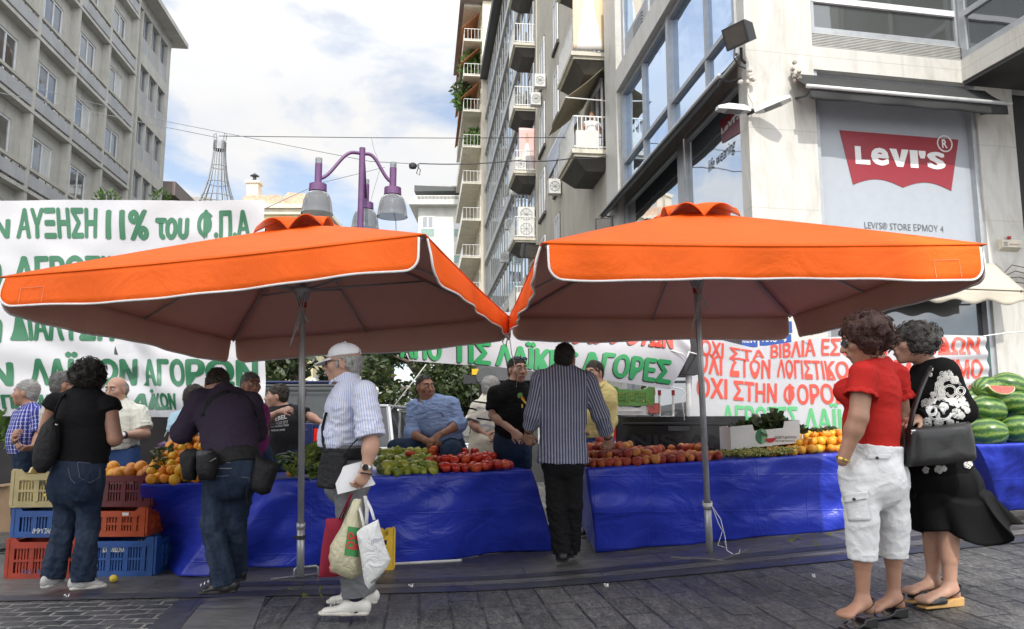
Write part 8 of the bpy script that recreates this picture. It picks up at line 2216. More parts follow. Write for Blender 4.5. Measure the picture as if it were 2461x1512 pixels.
pr.append(Ell(Cw.pel + (Cw.neck - Cw.pel) * .85 + Cw.F * .16 - Cw.S * .02, (.075, .12, .26), [Cw.S, Cw.F, Cw.up], .02, 'sub'))
cardo = Cw.garment('cardigan', pr, cardi, seed=33, amp=.005, bones=None)
emb = plain('white_embroidery', (0.62, 0.62, 0.60), .9, bump=.5, bscale=200)
def cord_on(pts, r=.006):
 q = on(Cw, cardo, pts, .004);
 q = [a_ for i, a_ in enumerate(q) if i == 0 or (a_ - q[i - 1]).length < .12]
 if len(q) > 2: return q
mbE = MB(); rr = random.Random(5)
def scroll(cx, cy, r0, r1, a0, a1, n=22, w=.0046):
 pts = [(cx + (r0 + (r1 - r0) * i / n) * math.cos(R(a0 + (a1 - a0) * i / n)), cy - (r0 + (r1 - r0) * i / n) * math.sin(R(a0 + (a1 - a0) * i / n))) for i in range(n + 1)]
 q = cord_on(pts)
 if q: mbE.tube(q, w, 5, flat=.5)
def blossom(cx, cy, r_, n=7, w=.0042):
 for i in range(n):
  a = 6.2832 * i / n + rr.random(); c_ = (cx + r_ * .62 * math.cos(a), cy + r_ * .62 * math.sin(a))
  scroll(c_[0], c_[1], r_ * .42, r_ * .40, rr.uniform(0, 90), 400, 12, w); scroll(c_[0], c_[1], r_ * .2, r_ * .05, 0, 360, 8, w)
for (cx, cy, r0, r1, a0, a1) in ((378, 405, 42, 14, 330, -170), (375, 402, 58, 50, 30, 300), (372, 400, 70, 64, 60, 230), (428, 400, 22, 8, 180, 640), (300, 520, 40, 12, 0, 400), (345, 500, 45, 36, 200, 340), (360, 545, 60, 50, 190, 350), (330, 470, 34, 30, 20, 180), (285, 500, 26, 8, 90, 560)):
 for d_ in (0, 7): scroll(cx, cy, r0 + d_, r1 + d_, a0, a1)
for (cx, cy, r_) in ((340, 330, 26), (325, 372, 24), (368, 318, 22), (398, 345, 20), (335, 412, 20), (420, 460, 26), (390, 455, 22), (450, 475, 20), (255, 465, 24), (285, 452, 18), (345, 485, 22), (410, 515, 26), (260, 560, 22), (320, 560, 20), (375, 560, 18), (432, 525, 16), (462, 500, 14), (280, 290, 12), (276, 318, 12), (256, 802, 16), (320, 800, 20), (345, 795, 14), (466, 775, 20), (290, 420, 14), (438, 445, 16)): blossom(cx, cy, r_)
mbE.build('embroidery', emb, cardo, smooth=True)
blk = m_fabric('black_crepe', (0.005, 0.005, 0.0055), .7, .3)
waist = [Cw.pel + Cw.up * .02 + Cw.S * .185 * math.cos(a) + Cw.F * .172 * math.sin(a) for a in [6.2832 * i / 64 for i in range(64)]]
def hem_pt(i):
 a = 6.2832 * i / 64; q = Cw.pel + Cw.S * .17 * math.cos(a) + Cw.F * .175 * math.sin(a) + V3((.045, 0, 0)); q[2] = at(*f(300, 1112), Cw.Y).z + .012 * math.sin(a * 5)
 back = max(0, -math.sin(a)) ; near = max(0, math.cos(a))
 k_ = max(0, math.cos(a + 1.25)) ** 3
 q = q + V3((.02 * k_, -.02 * k_, .07 * k_ - .11 * max(0, math.cos(a + .75)) ** 8)) + V3((.03 * math.sin(a * 7), .03 * math.cos(a * 9), 0)) * (.6 + k_)
 return q
hemv = [hem_pt(i) for i in range(64)]; mb = MB(); NV_ = 26
for j in range(NV_ + 1):
 v = j / NV_
 for i in range(64):
  e = v
  q = waist[i] * (1 - e) + hemv[i] * e; q[2] = waist[i][2] * (1 - v) + hemv[i][2] * v + .02 * math.sin(3.14 * v) * 0
  kk = max(0, math.cos(6.2832 * i / 64 + 1.25)) ** 3; q = q + V3((.15 * kk * (.25 * v + .75 * v ** 2.8), 0, 0)); out = unit((q - Cw.pel) * V3((1, 1, 0))); q = q + out * (.025 * math.sin(3.14 * min(1, v * 2)) * (v < .5) + .025 * (v >= .5) + .016 * v * math.sin(6.2832 * i / 64 * 9 + 3 * v))
  mb.v.append(tuple(q))
for j in range(NV_):
 for i in range(64): mb.f.append((j * 64 + i, j * 64 + (i + 1) % 64, (j + 1) * 64 + (i + 1) % 64, (j + 1) * 64 + i)); mb.m.append(0)
sk_ = mb.build('skirt', blk, Cw.root, smooth=True, thick=.004)
Cw.hair_curly(hair_s, r=(.106, .122, .094), c=(0, -.035, .026), lump=.022, n=240, seed=9, low=-.12, strands=200)
Cw.glasses(dark=True)
for sd in 'LR': sandal(Cw, sd, .05, leather, plain('cork_wedge', (.48, .28, .10), .7), closed=True, hgt=.045)
hb = empty('handbag', at(*f(320, 660), Cw.Y - .33), 'large black leather handbag under the embroidered sleeve', 'bag')
fr_ = Fr(Vector((0, 0, 0)), (1, 0, 0), (0, -1, 0)); hbY = Cw.Y - .30
LL = lambda q: (at(*f(*q), hbY).x, at(*f(*q), hbY).z)
fh = Fr(Vector((0, hbY, 0)), (1, .0, 0), (0, -1, 0))
pts = dens([(152, 590), (310, 578), (468, 556), (488, 640), (502, 742), (490, 755), (330, 778), (160, 786), (148, 770)], 5)
c = Vector((0, 0, 0))
mb = MB(); pw = [Vector((LL(q)[0], hbY, LL(q)[1])) for q in pts]; c = sum(pw, Vector()) / len(pw); n = len(pw)
for sgn in (-1, 1):
 b0 = len(mb.v); lv = (1.0, .985, .94, .85, .7, .5, .25, .02)
 for t in lv: mb.v += [tuple(c + (p_ - c) * t + Vector((0, sgn * (.065 * (1 - t ** 8) ** .5 + .006 * vnoise(p_ * t, 11, 3)), 0))) for p_ in pw]
 for j in range(len(lv) - 1):
  for i in range(n):
   q = (b0 + j * n + i, b0 + j * n + (i + 1) % n, b0 + (j + 1) * n + (i + 1) % n, b0 + (j + 1) * n + i); mb.f.append(q if sgn < 0 else q[::-1]); mb.m.append(0)
 mb.f.append(tuple(b0 + (len(lv) - 1) * n + i for i in range(n))); mb.m.append(0)
bagl = plain('bag_leather', (0.012, 0.012, 0.012), .3, bump=.4, bscale=160)
hbo = mb.build('body', bagl, hb, smooth=True)
MB().tube([Vector(Cw.p(172, 592, -.33)), Vector(Cw.p(190, 500, -.30)), Vector(Cw.p(225, 400, -.24)), Vector(Cw.p(262, 310, -.18)), Vector(Cw.p(285, 262, -.06))], .016, 6, flat=.3).build('strap', bagl, hb, smooth=True)
MB().tube([at(*f(180, 604), hbY - .075), at(*f(200, 602), hbY - .075)], .006, 6).tube([at(*f(186, 606), hbY - .078), at(*f(180, 620), hbY - .08)], .003, 5).build('zip_pull', steel_watch, hb)
f = crop(100, 1230, 1.804)
D = Person('woman seen from behind in black sleeveless top and blue jeans, curly hair', f, 5.78, (382, 128, .02), 150, (352, 222, 0), (310, 760, 0), 174, 'tan', 'f', bulk=1.1, sw=.205, res=.006, pitch=8)
D.arm('L', (165, 300, .0), (105, 470, .03), (120, 600, .12), None, r=(.054, .046, .045, .03))
D.arm('R', (500, 320, .0), (538, 520, -.02), (500, 545, .25), (450, 530, .35), r=(.054, .047, .046, .03))
D.leg('L', (236, 800, .0), (228, 1040, .02), (142, 1395, .0), (205, 1425, .10), r=(.075, .052, .045, .034))
D.leg('R', (374, 800, .0), (370, 1050, .0), (335, 1415, -.05), (462, 1446, .02), r=(.075, .052, .045, .034))
WID, DEP = (.192, .190, .185), (.145, .138, .130)
D.body(WID, DEP)
D.shirt(WID, DEP, m_fabric('black_jersey', (0.009, 0.009, 0.010), .85, .3), slen=.12, hem=.10, arm_r=.072, cuff_r=.085, seed=41, amp=.007, collar=False, name='top', grow=.006)
D.trousers((.168, .19, .1), (.15, .135, .1), denim, r=(.088, .071, .075), end=.985, waist=.10, seed=42, amp=.011, seat=.02, flare=.080)
pk = plain('stitch_thread', (.10, .11, .14), .9)
def stitch(P_, q, r_=.0022, par=None): MB().tube(on(P_, P_.trouso, q, .003), r_, 4).build('seam', pk, par or P_.trouso)
stitch(D, [(303, 668), (380, 672), (444, 660), (440, 760), (378, 795), (318, 765), (303, 668)]); stitch(D, [(243, 620), (245, 700), (262, 770), (290, 800)]); stitch(D, [(130, 690), (180, 682), (240, 655)]); stitch(D, [(120, 632), (250, 648), (380, 645), (490, 632)])
shoe_w = plain('grey_white_trainer', (.42, .41, .40), .6)
for sd in 'LR': D.shoe(sd, shoe_w, sole_w, size=.98)
D.hair_curly(hair_k, r=(.108, .112, .110), c=(0, -.015, .004), lump=.018, n=320, seed=12, face=False, low=-.125, strands=420)
bg = empty('shoulder_bag', at(*f(110, 560), D.Y - .16), 'soft black shoulder bag on the back of the woman in jeans', 'bag')
pts = dens([(150, 372), (176, 400), (190, 470), (182, 590), (150, 680), (100, 735), (60, 735), (32, 700), (30, 640), (48, 540), (88, 440)], 4)
def soft_bag(P_, pts, Y, dep_, mat, par, nm='body', seed=2):
 pw = [at(*f(*q), Y) for q in pts]; c = sum(pw, Vector()) / len(pw); n = len(pw); mb = MB(); lv = (1.0, .97, .9, .75, .55, .3, .02)
 for sgn in (-1, 1):
  b0 = len(mb.v)
  for t in lv: mb.v += [tuple(c + (p_ - c) * t + Vector((0, sgn * (dep_ * max(0, 1 - t ** 3) ** .5 + .010 * vnoise(p_ * t, 8, seed)), 0))) for p_ in pw]
  for j in range(len(lv) - 1):
   for i in range(n):
    q = (b0 + j * n + i, b0 + j * n + (i + 1) % n, b0 + (j + 1) * n + (i + 1) % n, b0 + (j + 1) * n + i); mb.f.append(q if sgn < 0 else q[::-1]); mb.m.append(0)
  mb.f.append(tuple(b0 + (len(lv) - 1) * n + i for i in range(n))); mb.m.append(0)
 return mb.build(nm, mat, par, smooth=True)
soft_bag(D, pts, D.Y - .17, .07, black_nylon, bg)
MB().tube([at(*f(160, 380), D.Y - .17), at(*f(172, 330), D.Y - .17), at(*f(205, 262), D.Y - .12), at(*f(240, 235), D.Y - .02)], .016, 6, flat=.35).build('strap', black_nylon, bg, smooth=True)
MB().tube([at(*f(172 + 6 * math.cos(a), 428 + 6 * math.sin(a)), D.Y - .25) for a in [i * .5 for i in range(8)]], .003, 5).build('ring', steel_watch, bg)
f = crop(590, 1280, 1.871)
E_ = Person('photographer bending forward, plum jumper, faded jeans, black pouches on his belt', f, 5.48, (300, 108, .40), -165, (345, 150, .26), (405, 640, 0), 178, 'fair', bulk=1.12, sw=.20, res=.006, pitch=50)
E_.arm('L', (190, 195, .22), (72, 405, .20), (190, 330, .44), (230, 260, .5), r=(.056, .05, .048, .032))
E_.arm('R', (520, 215, .22), (560, 400, .40), (480, 300, .5), None)
E_.leg('L', (292, 720, .0), (272, 1010, -.06), (350, 1405, -.04), (205, 1452, -.08))
E_.leg('R', (468, 720, .0), (418, 1000, .05), (425, 1335, .20), (380, 1352, .24))
WID, DEP = (.185, .178, .195), (.125, .13, .125)
E_.body(WID, DEP)
plum = m_fabric('plum_knit', (0.040, 0.029, 0.048), .9, .2)
E_.shirt(WID, DEP, plum, slen=1.95, hem=.0, arm_r=.076, seed=51, amp=.006, collar=True, name='jumper', grow=.006, )
E_.trousers((.182, .175, .1), (.135, .13, .1), denim, r=(.080, .069, .075), end=.965, waist=.05, seed=52, amp=.012, flare=.077)
for sd in 'LR': E_.shoe(sd, leather, sole_k, size=1.05, lace=piping_m if sd == 'L' else None)
E_.hair_short(hair_d, top=.012, back=.010, line=(.085, .06), rear=(-.085, -.07), seed=8, rough=.006)
belt = E_.garment('utility_belt', [Cone(E_.pel - E_.up * .02, E_.pel + E_.up * .085, (.198, .155), (.196, .16), side=E_.S, cap0=True, cap1=True)], black_nylon, res=.006, amp=.003)
for dz in (.012, .055):
 c = E_.pel + E_.up * dz; MB().tube([Vector(c + E_.S * .2015 * math.cos(a) - E_.F * .159 * math.sin(a)) for a in [math.pi * i / 24 for i in range(25)]], .0035, 5).build('piping_line', plain('grey_piping', (.22, .22, .22), .7), belt)
for (q, nm) in ((((235, 225), (215, 260), (250, 205), (330, 165), (400, 140), (450, 150), (510, 190), (545, 240)), 'harness'),):
 ptsS = on(E_, E_.shirto, [(212, 300), (220, 250), (258, 200), (320, 160), (385, 142)], .006)
 MB().tube(ptsS, .017, 6, flat=.3).build('camera_strap', black_nylon, E_.root, smooth=True)
 ptsS = on(E_, E_.shirto, [(380, 138), (440, 148), (500, 185), (540, 232), (556, 300)], .006)
 MB().tube(ptsS, .019, 6, flat=.3).build('camera_strap', black_nylon, E_.root, smooth=True)
def pouch(label, outline, d_, dep_, flap=None, ring=False):
 root = empty('belt_pouch', at(*f(*outline[0]), E_.Y + d_), label, 'pouch', None)
 o = soft_bag(E_, dens(outline, 4), E_.Y + d_, dep_, black_nylon, root)
 if ring:
  c = at(*f(222, 548), E_.Y + d_ - .02); MB().lathe(c, [(.05, -.03), (.055, 0), (.05, .025), (.02, .03), (0, .03)], 18).build('lid', dark_metal, root, smooth=False)
  MB().tube([at(*f(x, y), E_.Y + d_ - dep_ * .75) for x, y in ((228, 604), (262, 590), (292, 572))], .012, 6, flat=.3).build('reflective_tab', plain('grey_tab', (.3, .3, .29), .6), root)
 return root
pouch('black padded camera pouch, nearest the orange heap on the photographer\'s belt', [(100, 512), (160, 506), (196, 530), (180, 620), (160, 715), (85, 712), (78, 640), (64, 600), (66, 540)], -.12, .06)
pouch('black round lens pouch with grey tab on the photographer\'s belt', [(200, 520), (262, 510), (300, 545), (305, 640), (285, 712), (190, 714), (175, 640), (180, 560)], -.19, .08, ring=True)
pouch('tall black lens pouch hanging at the photographer\'s right hip', [(560, 548), (620, 575), (700, 605), (690, 660), (640, 800), (590, 812), (525, 780), (530, 690), (548, 600)], -.10, .07)
MB().tube([Vector(E_.p(497, 735, -.15)), Vector(E_.p(492, 810, -.16)), Vector(E_.p(500, 882, -.16)), Vector(E_.p(525, 870, -.16)), Vector(E_.p(525, 800, -.15))], .012, 6, flat=.3).build('hanging_strap', black_nylon, E_.root, smooth=True)
stitch(E_, [(300, 690), (340, 688), (375, 684)], .003); stitch(E_, [(460, 695), (508, 700), (512, 715)], .004)
f = crop(1780, 1190, 1.938)
G = Person('man from behind in navy and white striped shirt reaching for peaches', f, 6.60, (340, 104, .02), 160, (325, 172, 0), (325, 745, .0), 182, 'tan', bulk=1.05, sw=.20, res=.0062, pitch=10)
G.arm('L', (178, 245, 0), (128, 470, .0), (92, 595, .06), (100, 700, .08), curl=.9, palm=(.5, .8, 0))
G.arm('R', (490, 255, 0), (578, 480, .06), (628, 632, .18), (645, 745, .24), curl=.45, palm=(-.2, .9, -.1), spread=1.4)
G.leg('L', (262, 790, .0), (280, 1095, .0), (322, 1412, .0), (318, 1440, .13))
G.leg('R', (388, 790, .0), (392, 1080, .02), (375, 1385, .14), (385, 1410, .26))
WID, DEP = (.172, .168, .185), (.125, .13, .125)
G.body(WID, DEP)
G.flat = 1; shG = m_fabric('navy_stripe', (0.085, 0.095, 0.165), .8, .3, pattern=[('u', .0235, .30, 0, (0.46, 0.47, 0.52)), ('u', .0235, .09, .6, (0.2, 0.22, 0.30))])
G.shirt(WID, DEP, shG, slen=1.78, hem=-.066, arm_r=.078, cuff_r=.060, seed=61, amp=.009, grow=.018, flare=.032)
G.trousers((.17, .16, .1), (.13, .13, .1), m_fabric('black_trouser', (0.012, 0.012, 0.013), .8, .3), r=(.086, .077, .078), end=.985, waist=.05, seed=62, amp=.011, flare=.079)
for sd in 'LR': G.shoe(sd, leather, sole_k, size=1.18)
G.hair_short(hair_k, top=.012, back=.012, line=(.088, .05), rear=(-.085, -.085), seed=13, rough=.006)
for sd in 'LR': G.ring_on(G.J['arm' + sd][1], G.J['arm' + sd][2], .97, .031, .012, plain('dark_band', (.012, .012, .014), .5), 'bracelet')
G.glasses()
f = crop(0, 1260, 3.78)
def jeans(P_, m, **k): P_.trousers(k.pop('wid', (.165, .155, .1)), k.pop('dep', (.12, .12, .1)), m, waist=k.pop('waist', .09), **k)
def stand(P_, dy=0.0):
 """legs straight down to the ground below the pelvis"""
 g = P_.pel[2] - gz(P_.pel[0], P_.pel[1]) ;
 for sd, sg in (('L', 1), ('R', -1)):
  Hp = P_.pel + P_.S * sg * .09; A_ = P_.pel + P_.S * sg * .10; A_ = V3(A_); A_[2] = gz(A_[0], A_[1]) + .08; K_ = (Hp + A_) / 2 + P_.F * .02; T_ = A_ + P_.F * .17; T_[2] = A_[2] - .06
  P_.J['leg' + sd] = (Hp, K_, A_, T_); b = 0.5 + .5 * P_.bulk
  P_.skin_prims += [Cone(Hp, K_, .068 * b, .048 * b), Cone(K_, A_, .046 * b, .034 * b)]
M = Person('grey haired man in blue checked shirt with silvery hair, beside the cardboard boxes', f, 7.65, (332, 385, 0), -78, (405, 565, 0), (360, 1200, .0), -62, 'tan', bulk=1.05, sw=.18, res=.008)
M.brow = brow_g
M.arm('L', (520, 650, -.12), (530, 940, -.14), (430, 1085, -.26), (330, 1105, -.32), curl=.7, palm=(0, .6, .5)); M.arm('R', (262, 690, .02), (212, 900, -.05), (190, 985, -.24), (185, 905, -.3), curl=1.0, palm=(.6, .3, 0)); stand(M)
M.body((.165, .165, .175), (.13, .145, .13))
M.shirt((.165, .165, .175), (.13, .145, .13), m_fabric('blue_check', (0.055, 0.06, 0.28), .8, .25, pattern=[('u', .036, .16, 0, (.45, .47, .6)), ('v', .036, .16, 0, (.45, .47, .6)), ('u', .036, .25, .5, (.03, .03, .16))]), slen=.8, hem=.02, belly=.015, seed=71, grow=.006)
jeans(M, denim, seed=72); M.hair_short(hair_g, top=.014, back=.012, line=(.085, .062), rear=(-.09, -.075), seed=3, rough=.007)
for sd in 'LR': M.shoe(sd, leather, sole_k)
N_ = Person('grey haired bespectacled man half hidden behind the woman in jeans', f, 7.3, (850, 285, 0), 120, (800, 440, 0), (770, 1130, .0), 90, 'tan', bulk=1.1, sw=.18, res=.009)
N_.arm('R', (640, 640, -.05), (615, 880, -.05), (700, 1000, -.2), None); N_.arm('L', (900, 640, .1), (960, 880, .1), (1000, 1000, 0), None); stand(N_)
N_.body((.165, .165, .175), (.13, .14, .13)); N_.shirt((.165, .165, .175), (.13, .14, .13), m_fabric('pale_print', (.50, .49, .46), .8, .25, pattern=[('u', .05, .12, 0, (.12, .11, .11))]), slen=.9, hem=0, seed=74, grow=.006); jeans(N_, denim_d, seed=75)
N_.hair_short(hair_gd, top=.014, back=.016, line=(.085, .062), rear=(-.095, -.09), seed=33, rough=.006); N_.glasses()
for sd in 'LR': N_.shoe(sd, leather, sole_k)
O = Person('bald man in white short sleeved shirt looking down at the oranges', f, 7.70, (1522, 335, -.04), -14, (1580, 520, 0), (1590, 1160, .0), -18, 'fair', bulk=1.05, sw=.19, res=.0075, pitch=10, hk=1.02)
O.arm('L', (1835, 640, .0), (1900, 910, -.05), (1610, 930, -.26), (1520, 940, -.32), curl=.6, palm=(0, .4, -.8)); O.arm('R', (1400, 660, .0), (1380, 900, -.05), (1440, 960, -.26), None); stand(O)
O.body((.165, .165, .175), (.13, .145, .13))
O.shirt((.165, .165, .175), (.13, .145, .13), m_fabric('cream_linen', (0.66, 0.66, 0.57), .85, .4, pattern=[('u', .06, .3, 0, (.60, .61, .55))]), slen=.78, hem=.03, seed=81, arm_r=.074, cuff_r=.086, grow=.008, belly=.015, amp=.009)
jeans(O, denim_b, seed=82); O.hair_short(hair_g, top=-.03, back=.003, line=(.0, .02), rear=(-.09, -.07), seed=5, rough=.002)
w = O.ring_on(O.J['armL'][1], O.J['armL'][2], .93, .031, .016, leather, 'watch'); MB().lathe(Vector(O.J['armL'][2] + V3((.02, -.034, .01))), [(0, 0), (.018, 0), (.018, .006), (0, .007)], 14, axis=(0, -1, .2)).build('dial', white_e, w)
O.garment('belt', [Cone(O.pel + O.up * .028, O.pel + O.up * .06, (.183, .15), (.183, .152), side=O.S, cap0=True, cap1=True)], leather, res=.008, amp=0)
for sd in 'LR': O.shoe(sd, leather, sole_k)
f = crop(560, 1260, 3.6)
Pp = Person('man in light blue polo shirt behind the bending photographer', f, 7.45, (425, 425, .1), 100, (380, 600, 0), (360, 1150, .0), 40, 'tan', bulk=1.05, sw=.19, res=.0085, pitch=12)
Pp.arm('R', (190, 700, 0), (150, 930, -.03), (130, 1100, -.2), (150, 1190, -.25), curl=.5); Pp.arm('L', (540, 700, .05), (600, 900, .0), (520, 1050, -.2), None); stand(Pp)
Pp.body((.165, .165, .175), (.13, .14, .13)); Pp.shirt((.165, .165, .175), (.13, .14, .13), m_fabric('sky_pique', (.36, .52, .62), .85, .25), slen=.62, hem=-.03, seed=91, grow=.01, arm_r=.072, cuff_r=.08); jeans(Pp, denim_d, seed=92)
Pp.hair_short(hair_d, top=.006, back=.006, line=(.05, .07), rear=(-.09, -.075), seed=6)
for sd in 'LR': Pp.shoe(sd, leather, sole_k)
Q_ = Person('older man with shaded face in magenta shirt sipping from a plastic cup', f, 7.5, (1110, 270, 0), 42, (1090, 455, 0), (1120, 1150, .0), 25, 'brown', bulk=1.0, sw=.17, res=.0085)
Q_.arm('L', (1230, 580, -.02), (1270, 860, -.1), (1230, 640, -.28), (1205, 560, -.3), curl=.9, palm=(-.8, .2, 0)); Q_.arm('R', (950, 580, 0), (920, 860, 0), (1000, 1000, -.1), None); stand(Q_)
Q_.body((.155, .15, .165), (.12, .13, .12)); Q_.shirt((.155, .15, .165), (.12, .13, .12), m_fabric('magenta_cotton', (.17, .025, .11), .85, .3), slen=.8, hem=-.02, seed=95, grow=.008); jeans(Q_, denim_d, seed=96)
Q_.hair_short(hair_gd, top=.010, back=.010, line=(.075, .068), rear=(-.09, -.08), seed=16)
for sd in 'LR': Q_.shoe(sd, leather, sole_k)
cup = empty('plastic_cup', at(*f(1205, 545), 7.16), 'clear plastic cup of dark drink with a straw', 'cup')
MB().lathe(at(*f(1205, 600), 7.16), [(.0, 0), (.028, 0), (.038, .10), (.036, .10), (.027, .004)], 16).build('cup', globe_m, cup, smooth=True); MB().lathe(at(*f(1205, 598), 7.16), [(0, 0.0), (.025, 0), (.031, .06), (0, .06)], 14).build('drink', plain('coffee', (.05, .025, .015), .3), cup); MB().tube([at(*f(1205, 590), 7.16), at(*f(1180, 425), 7.17)], .004, 6).build('straw', piping_m, cup)
T_ = Person('young man in black lettered T-shirt pointing back over his shoulder', f, 8.35, (1430, 405, 0), -80, (1530, 545, .02), (1545, 1150, .0), -18, 'fair', bulk=1.0, sw=.19, res=.008)
T_.arm('R', (1385, 625, -.02), (1290, 690, -.16), (1480, 590, -.30), (1610, 545, -.30), curl=.9, palm=(.2, .6, -.6)); T_.arm('L', (1690, 610, .02), (1845, 655, .0), (1990, 730, -.1), (2080, 770, -.16), curl=.3); stand(T_)
T_.body((.165, .16, .18), (.12, .12, .12)); tee_k = m_fabric('charcoal_jersey', (.020, .021, .023), .85, .25)
T_.shirt((.165, .16, .18), (.12, .12, .12), tee_k, slen=.72, hem=-.02, seed=101, grow=.008, arm_r=.08, cuff_r=.086, collar=False, name='t_shirt'); jeans(T_, denim_d, seed=102)
T_.hair_short(hair_d, top=.016, back=.012, line=(.092, .06), rear=(-.088, -.075), seed=26, rough=.006)
tee_w = plain('shirt_print', (.55, .55, .55), .8)
for s_, q in (('REBEL', ((1360, 668), (1556, 628), (1562, 680), (1368, 722))), ('AND PROUD OF IT', ((1352, 726), (1572, 700), (1574, 738), (1354, 764))), ('THE RACING TEAM', ((1352, 768), (1580, 744), (1580, 772), (1356, 796))), ('FREEDOM UNITED', ((1368, 816), (1536, 808), (1536, 830), (1370, 840)))):
 word_on(T_.shirto, s_, q, tee_w, T_.root, .006, .025, f)
for sd in 'LR': T_.shoe(sd, leather, sole_k)
f = crop(1280, 1220, 3.6)
U = Person('man seated in pale blue shirt with crossed hands, face in shade', f, 7.80, (692, 440, 0), 32, (735, 600, 0), (960, 1170, .0), 4, 'brown', bulk=1.05, sw=.20, res=.0075)
U.arm('R', (552, 690, .0), (515, 1010, -.10), (720, 1100, -.30), (840, 1110, -.30), curl=.5, palm=(0, .4, -.9)); U.arm('L', (1015, 650, .0), (1120, 890, -.08), (850, 1035, -.30), (730, 1120, -.34), curl=.5, palm=(0, .4, -.9))
U.leg('R', (900, 1190, .0), (340, 1190, -.22), (400, 1560, -.1), (330, 1600, -.2)); U.leg('L', (1030, 1190, .0), (1000, 1230, -.45), (1010, 1600, -.35), (1000, 1640, -.5))
U.body((.17, .165, .185), (.13, .135, .125))
U.shirt((.17, .165, .185), (.13, .135, .125), m_fabric('pale_blue_cotton', (.24, .33, .54), .8, .35), slen=1.28, hem=.02, seed=111, grow=.014, arm_r=.072, cuff_r=.064, amp=.010, neck_open=.02)
U.trousers((.17, .16, .1), (.135, .13, .1), denim_d, r=(.105, .088, .08), seed=112, waist=.09, amp=.009); U.hair_short(hair_k, top=.006, back=.005, line=(.062, .078), rear=(-.09, -.075), seed=36)
for sd in 'LR': U.shoe(sd, leather, sole_k)
MB().tube(on(U, U.shirto, [(880, 742), (905, 770), (912, 802)], .004), .004, 4).build('pocket_pen', dark_metal, U.shirto)
X_ = Person('grey haired man in cream polo with black bands and beige shorts, hand on hip', f, 8.55, (1525, 445, .02), 120, (1500, 570, 0), (1420, 1110, .0), 112, 'tan', bulk=1.1, sw=.17, res=.0085)
X_.arm('R', (1345, 690, -.08), (1285, 890, -.10), (1450, 1030, -.16), (1545, 1080, -.2), curl=.8); X_.arm('L', (1560, 680, .1), (1590, 880, .15), (1580, 1030, .05), None); stand(X_)
X_.body((.165, .17, .175), (.14, .155, .135)); X_.shirt((.165, .17, .175), (.14, .155, .135), m_fabric('banded_polo', (.56, .53, .44), .85, .25, pattern=[('v', .17, .11, .1, (.012, .012, .015)), ('v', .17, .10, .45, (.36, .36, .40))]), slen=.8, hem=.0, belly=.02, seed=121, grow=.006, arm_r=.08, cuff_r=.086)
X_.trousers((.168, .165, .1), (.15, .15, .1), m_fabric('beige_cotton', (.46, .41, .32), .85, .35), r=(.118, .105, .1), end=.05, waist=.06, seed=122); X_.hair_short(hair_g, top=.012, back=.010, line=(.075, .06), rear=(-.09, -.075), seed=46, rough=.007)
for sd in 'LR': X_.shoe(sd, leather, sole_k)
Y_ = Person('stout man in black T-shirt with coloured map print, sunglasses on his head', f, 7.70, (1842, 222, 0), 28, (1800, 385, 0), (1780, 1100, .0), 30, 'fair', bulk=1.2, sw=.205, res=.0075, hk=1.03)
Y_.arm('R', (1570, 520, -.02), (1540, 780, -.06), (1790, 985, -.26), (1885, 1070, -.32), curl=.7, palm=(.4, .3, -.6)); Y_.arm('L', (1985, 560, .08), (2050, 800, .06), (1980, 960, -.1), None); stand(Y_)
Y_.body((.175, .18, .19), (.145, .165, .14), belly=.02); Y_.shirt((.175, .18, .19), (.145, .165, .14), m_fabric('black_tee', (.008, .008, .009), .85, .25), slen=.78, hem=.02, belly=.025, seed=131, grow=.008, arm_r=.078, cuff_r=.086, collar=False, name='t_shirt'); jeans(Y_, denim_d, wid=(.175, .17, .1), dep=(.15, .15, .1), seed=132)
Y_.hair_short(hair_d, top=.010, back=.009, line=(.080, .068), rear=(-.09, -.08), seed=56, rough=.006)
for (pts, cm) in ((((1850, 505), (1885, 503), (1902, 530), (1895, 560), (1868, 552), (1838, 560), (1836, 520)), (.10, .25, .06)), (((1872, 552), (1898, 556), (1935, 610), (1985, 660), (1972, 676), (1920, 630), (1880, 580)), (.60, .42, .04)), (((1886, 545), (1905, 550), (1930, 590), (1918, 596)), (.5, .12, .03)), (((1884, 640), (1904, 646), (1902, 692), (1886, 690)), (.55, .40, .05)), (((1838, 540), (1862, 560), (1850, 572)), (.55, .40, .05))):
 q = on(Y_, Y_.shirto, pts, .005); MB().add(q, [tuple(range(len(q)))]).build('map_print', plain('map_%d%d' % (int(cm[0] * 100), int(cm[1] * 100)), cm, .8), Y_.shirto)
mb = MB()
for sg in (-1, 1):
 ring = [Vector(Y_.H(sg * .034 + .027 * math.cos(a), .080 - .02 * abs(math.sin(a)), .108 + .016 * math.sin(a))) for a in [i * 6.2832 / 12 for i in range(12)]]; mb.add(ring, [tuple(range(12))]); mb.tube([Vector(Y_.H(sg * .062, .07, .108)), Vector(Y_.H(sg * .088, -.02, .07))], .003, 5)
mb.build('sunglasses', plain('blue_lens', (.01, .02, .07), .1), Y_.root, thick=.003)
MB().tube([Vector(Y_.H(0, 0, 0)) * 0 + at(*f(1870, 1090), 7.36), at(*f(1850, 1130), 7.36)], .004, 6).build('cigarette', white_e, Y_.root)
for sd in 'LR': Y_.shoe(sd, leather, sole_k)
f = crop(1600, 1200, 3.437)
Z_ = Person('dark haired man in yellow shirt with moustache beside the green crate', f, 8.15, (1560, 325, 0), -38, (1635, 455, 0), (1590, 1130, .0), -28, 'tan', bulk=1.02, sw=.185, res=.008)
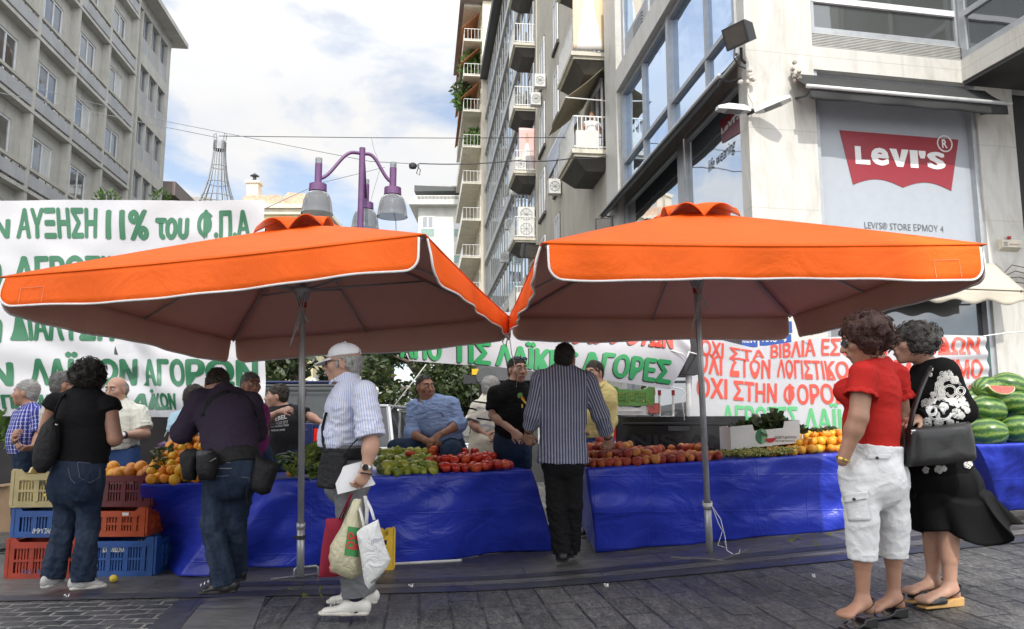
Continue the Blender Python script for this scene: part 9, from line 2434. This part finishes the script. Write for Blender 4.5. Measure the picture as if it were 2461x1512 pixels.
Z_.arm('L', (1750, 560, .0), (1770, 880, -.02), (1660, 1090, -.2), (1600, 1180, -.28), curl=.5); Z_.arm('R', (1480, 600, .05), (1450, 850, .05), (1480, 1020, -.1), None); stand(Z_)
Z_.body((.165, .165, .175), (.13, .14, .13)); Z_.shirt((.165, .165, .175), (.13, .14, .13), m_fabric('butter_shirt', (.56, .47, .20), .82, .35, pattern=[('u', .02, .25, 0, (.50, .42, .17))]), slen=1.75, hem=.03, seed=141, grow=.01, amp=.009); jeans(Z_, denim_b, seed=142)
Z_.hair_short(hair_d, top=.020, back=.014, line=(.09, .058), rear=(-.09, -.085), seed=66, rough=.008)
Z_.garment('moustache', [Cone(Z_.H(-.024, .098, -.052), Z_.H(.024, .098, -.052), .008, .008, k=.01)], hair_d, res=.004, amp=.002)
for sd in 'LR': Z_.shoe(sd, leather, sole_k)
f = lambda x, y: (x, y)
bY = 21.75; hz = RF.p(0, 0, 8.68).z
Wb = Person('woman in white vest leaning on the balcony rail behind an aircon', f, bY, (1421, 279, 0), 8, (1421, 293, 0), (1422, 338, .0), 5, 'tan', 'f', bulk=.9, sw=.165, res=.011)
Wb.arm('L', None, (1441, 308, -.05), (1443, 320, -.28), None); Wb.arm('R', None, (1401, 308, -.05), (1398, 320, -.28), None)
for sd, sg in (('L', 1), ('R', -1)):
 Hp = Wb.pel + Wb.S * sg * .085; A_ = V3(Hp); A_[2] = 8.70; K_ = (Hp + A_) / 2; Wb.J['leg' + sd] = (Hp, K_, A_, A_ + Wb.F * .15); Wb.skin_prims += [Cone(Hp, K_, .085, .055), Cone(K_, A_, .052, .036), Cone(A_, A_ + Wb.F * .15, .035, .025)]
Wb.body((.16, .14, .15), (.11, .10, .10)); Wb.shirt((.16, .14, .15), (.11, .10, .10), m_fabric('white_vest', (.7, .7, .7), .85), slen=.08, hem=-.02, seed=151, grow=.006, collar=False, name='vest'); Wb.trousers((.16, .14, .1), (.115, .1, .1), denim_d, seed=152)
Wb.hair_short(m_hair('chestnut_hair', (.05, .022, .012), (.16, .07, .035)), top=.012, back=.014, line=(.085, .062), rear=(-.10, -.09), seed=76)
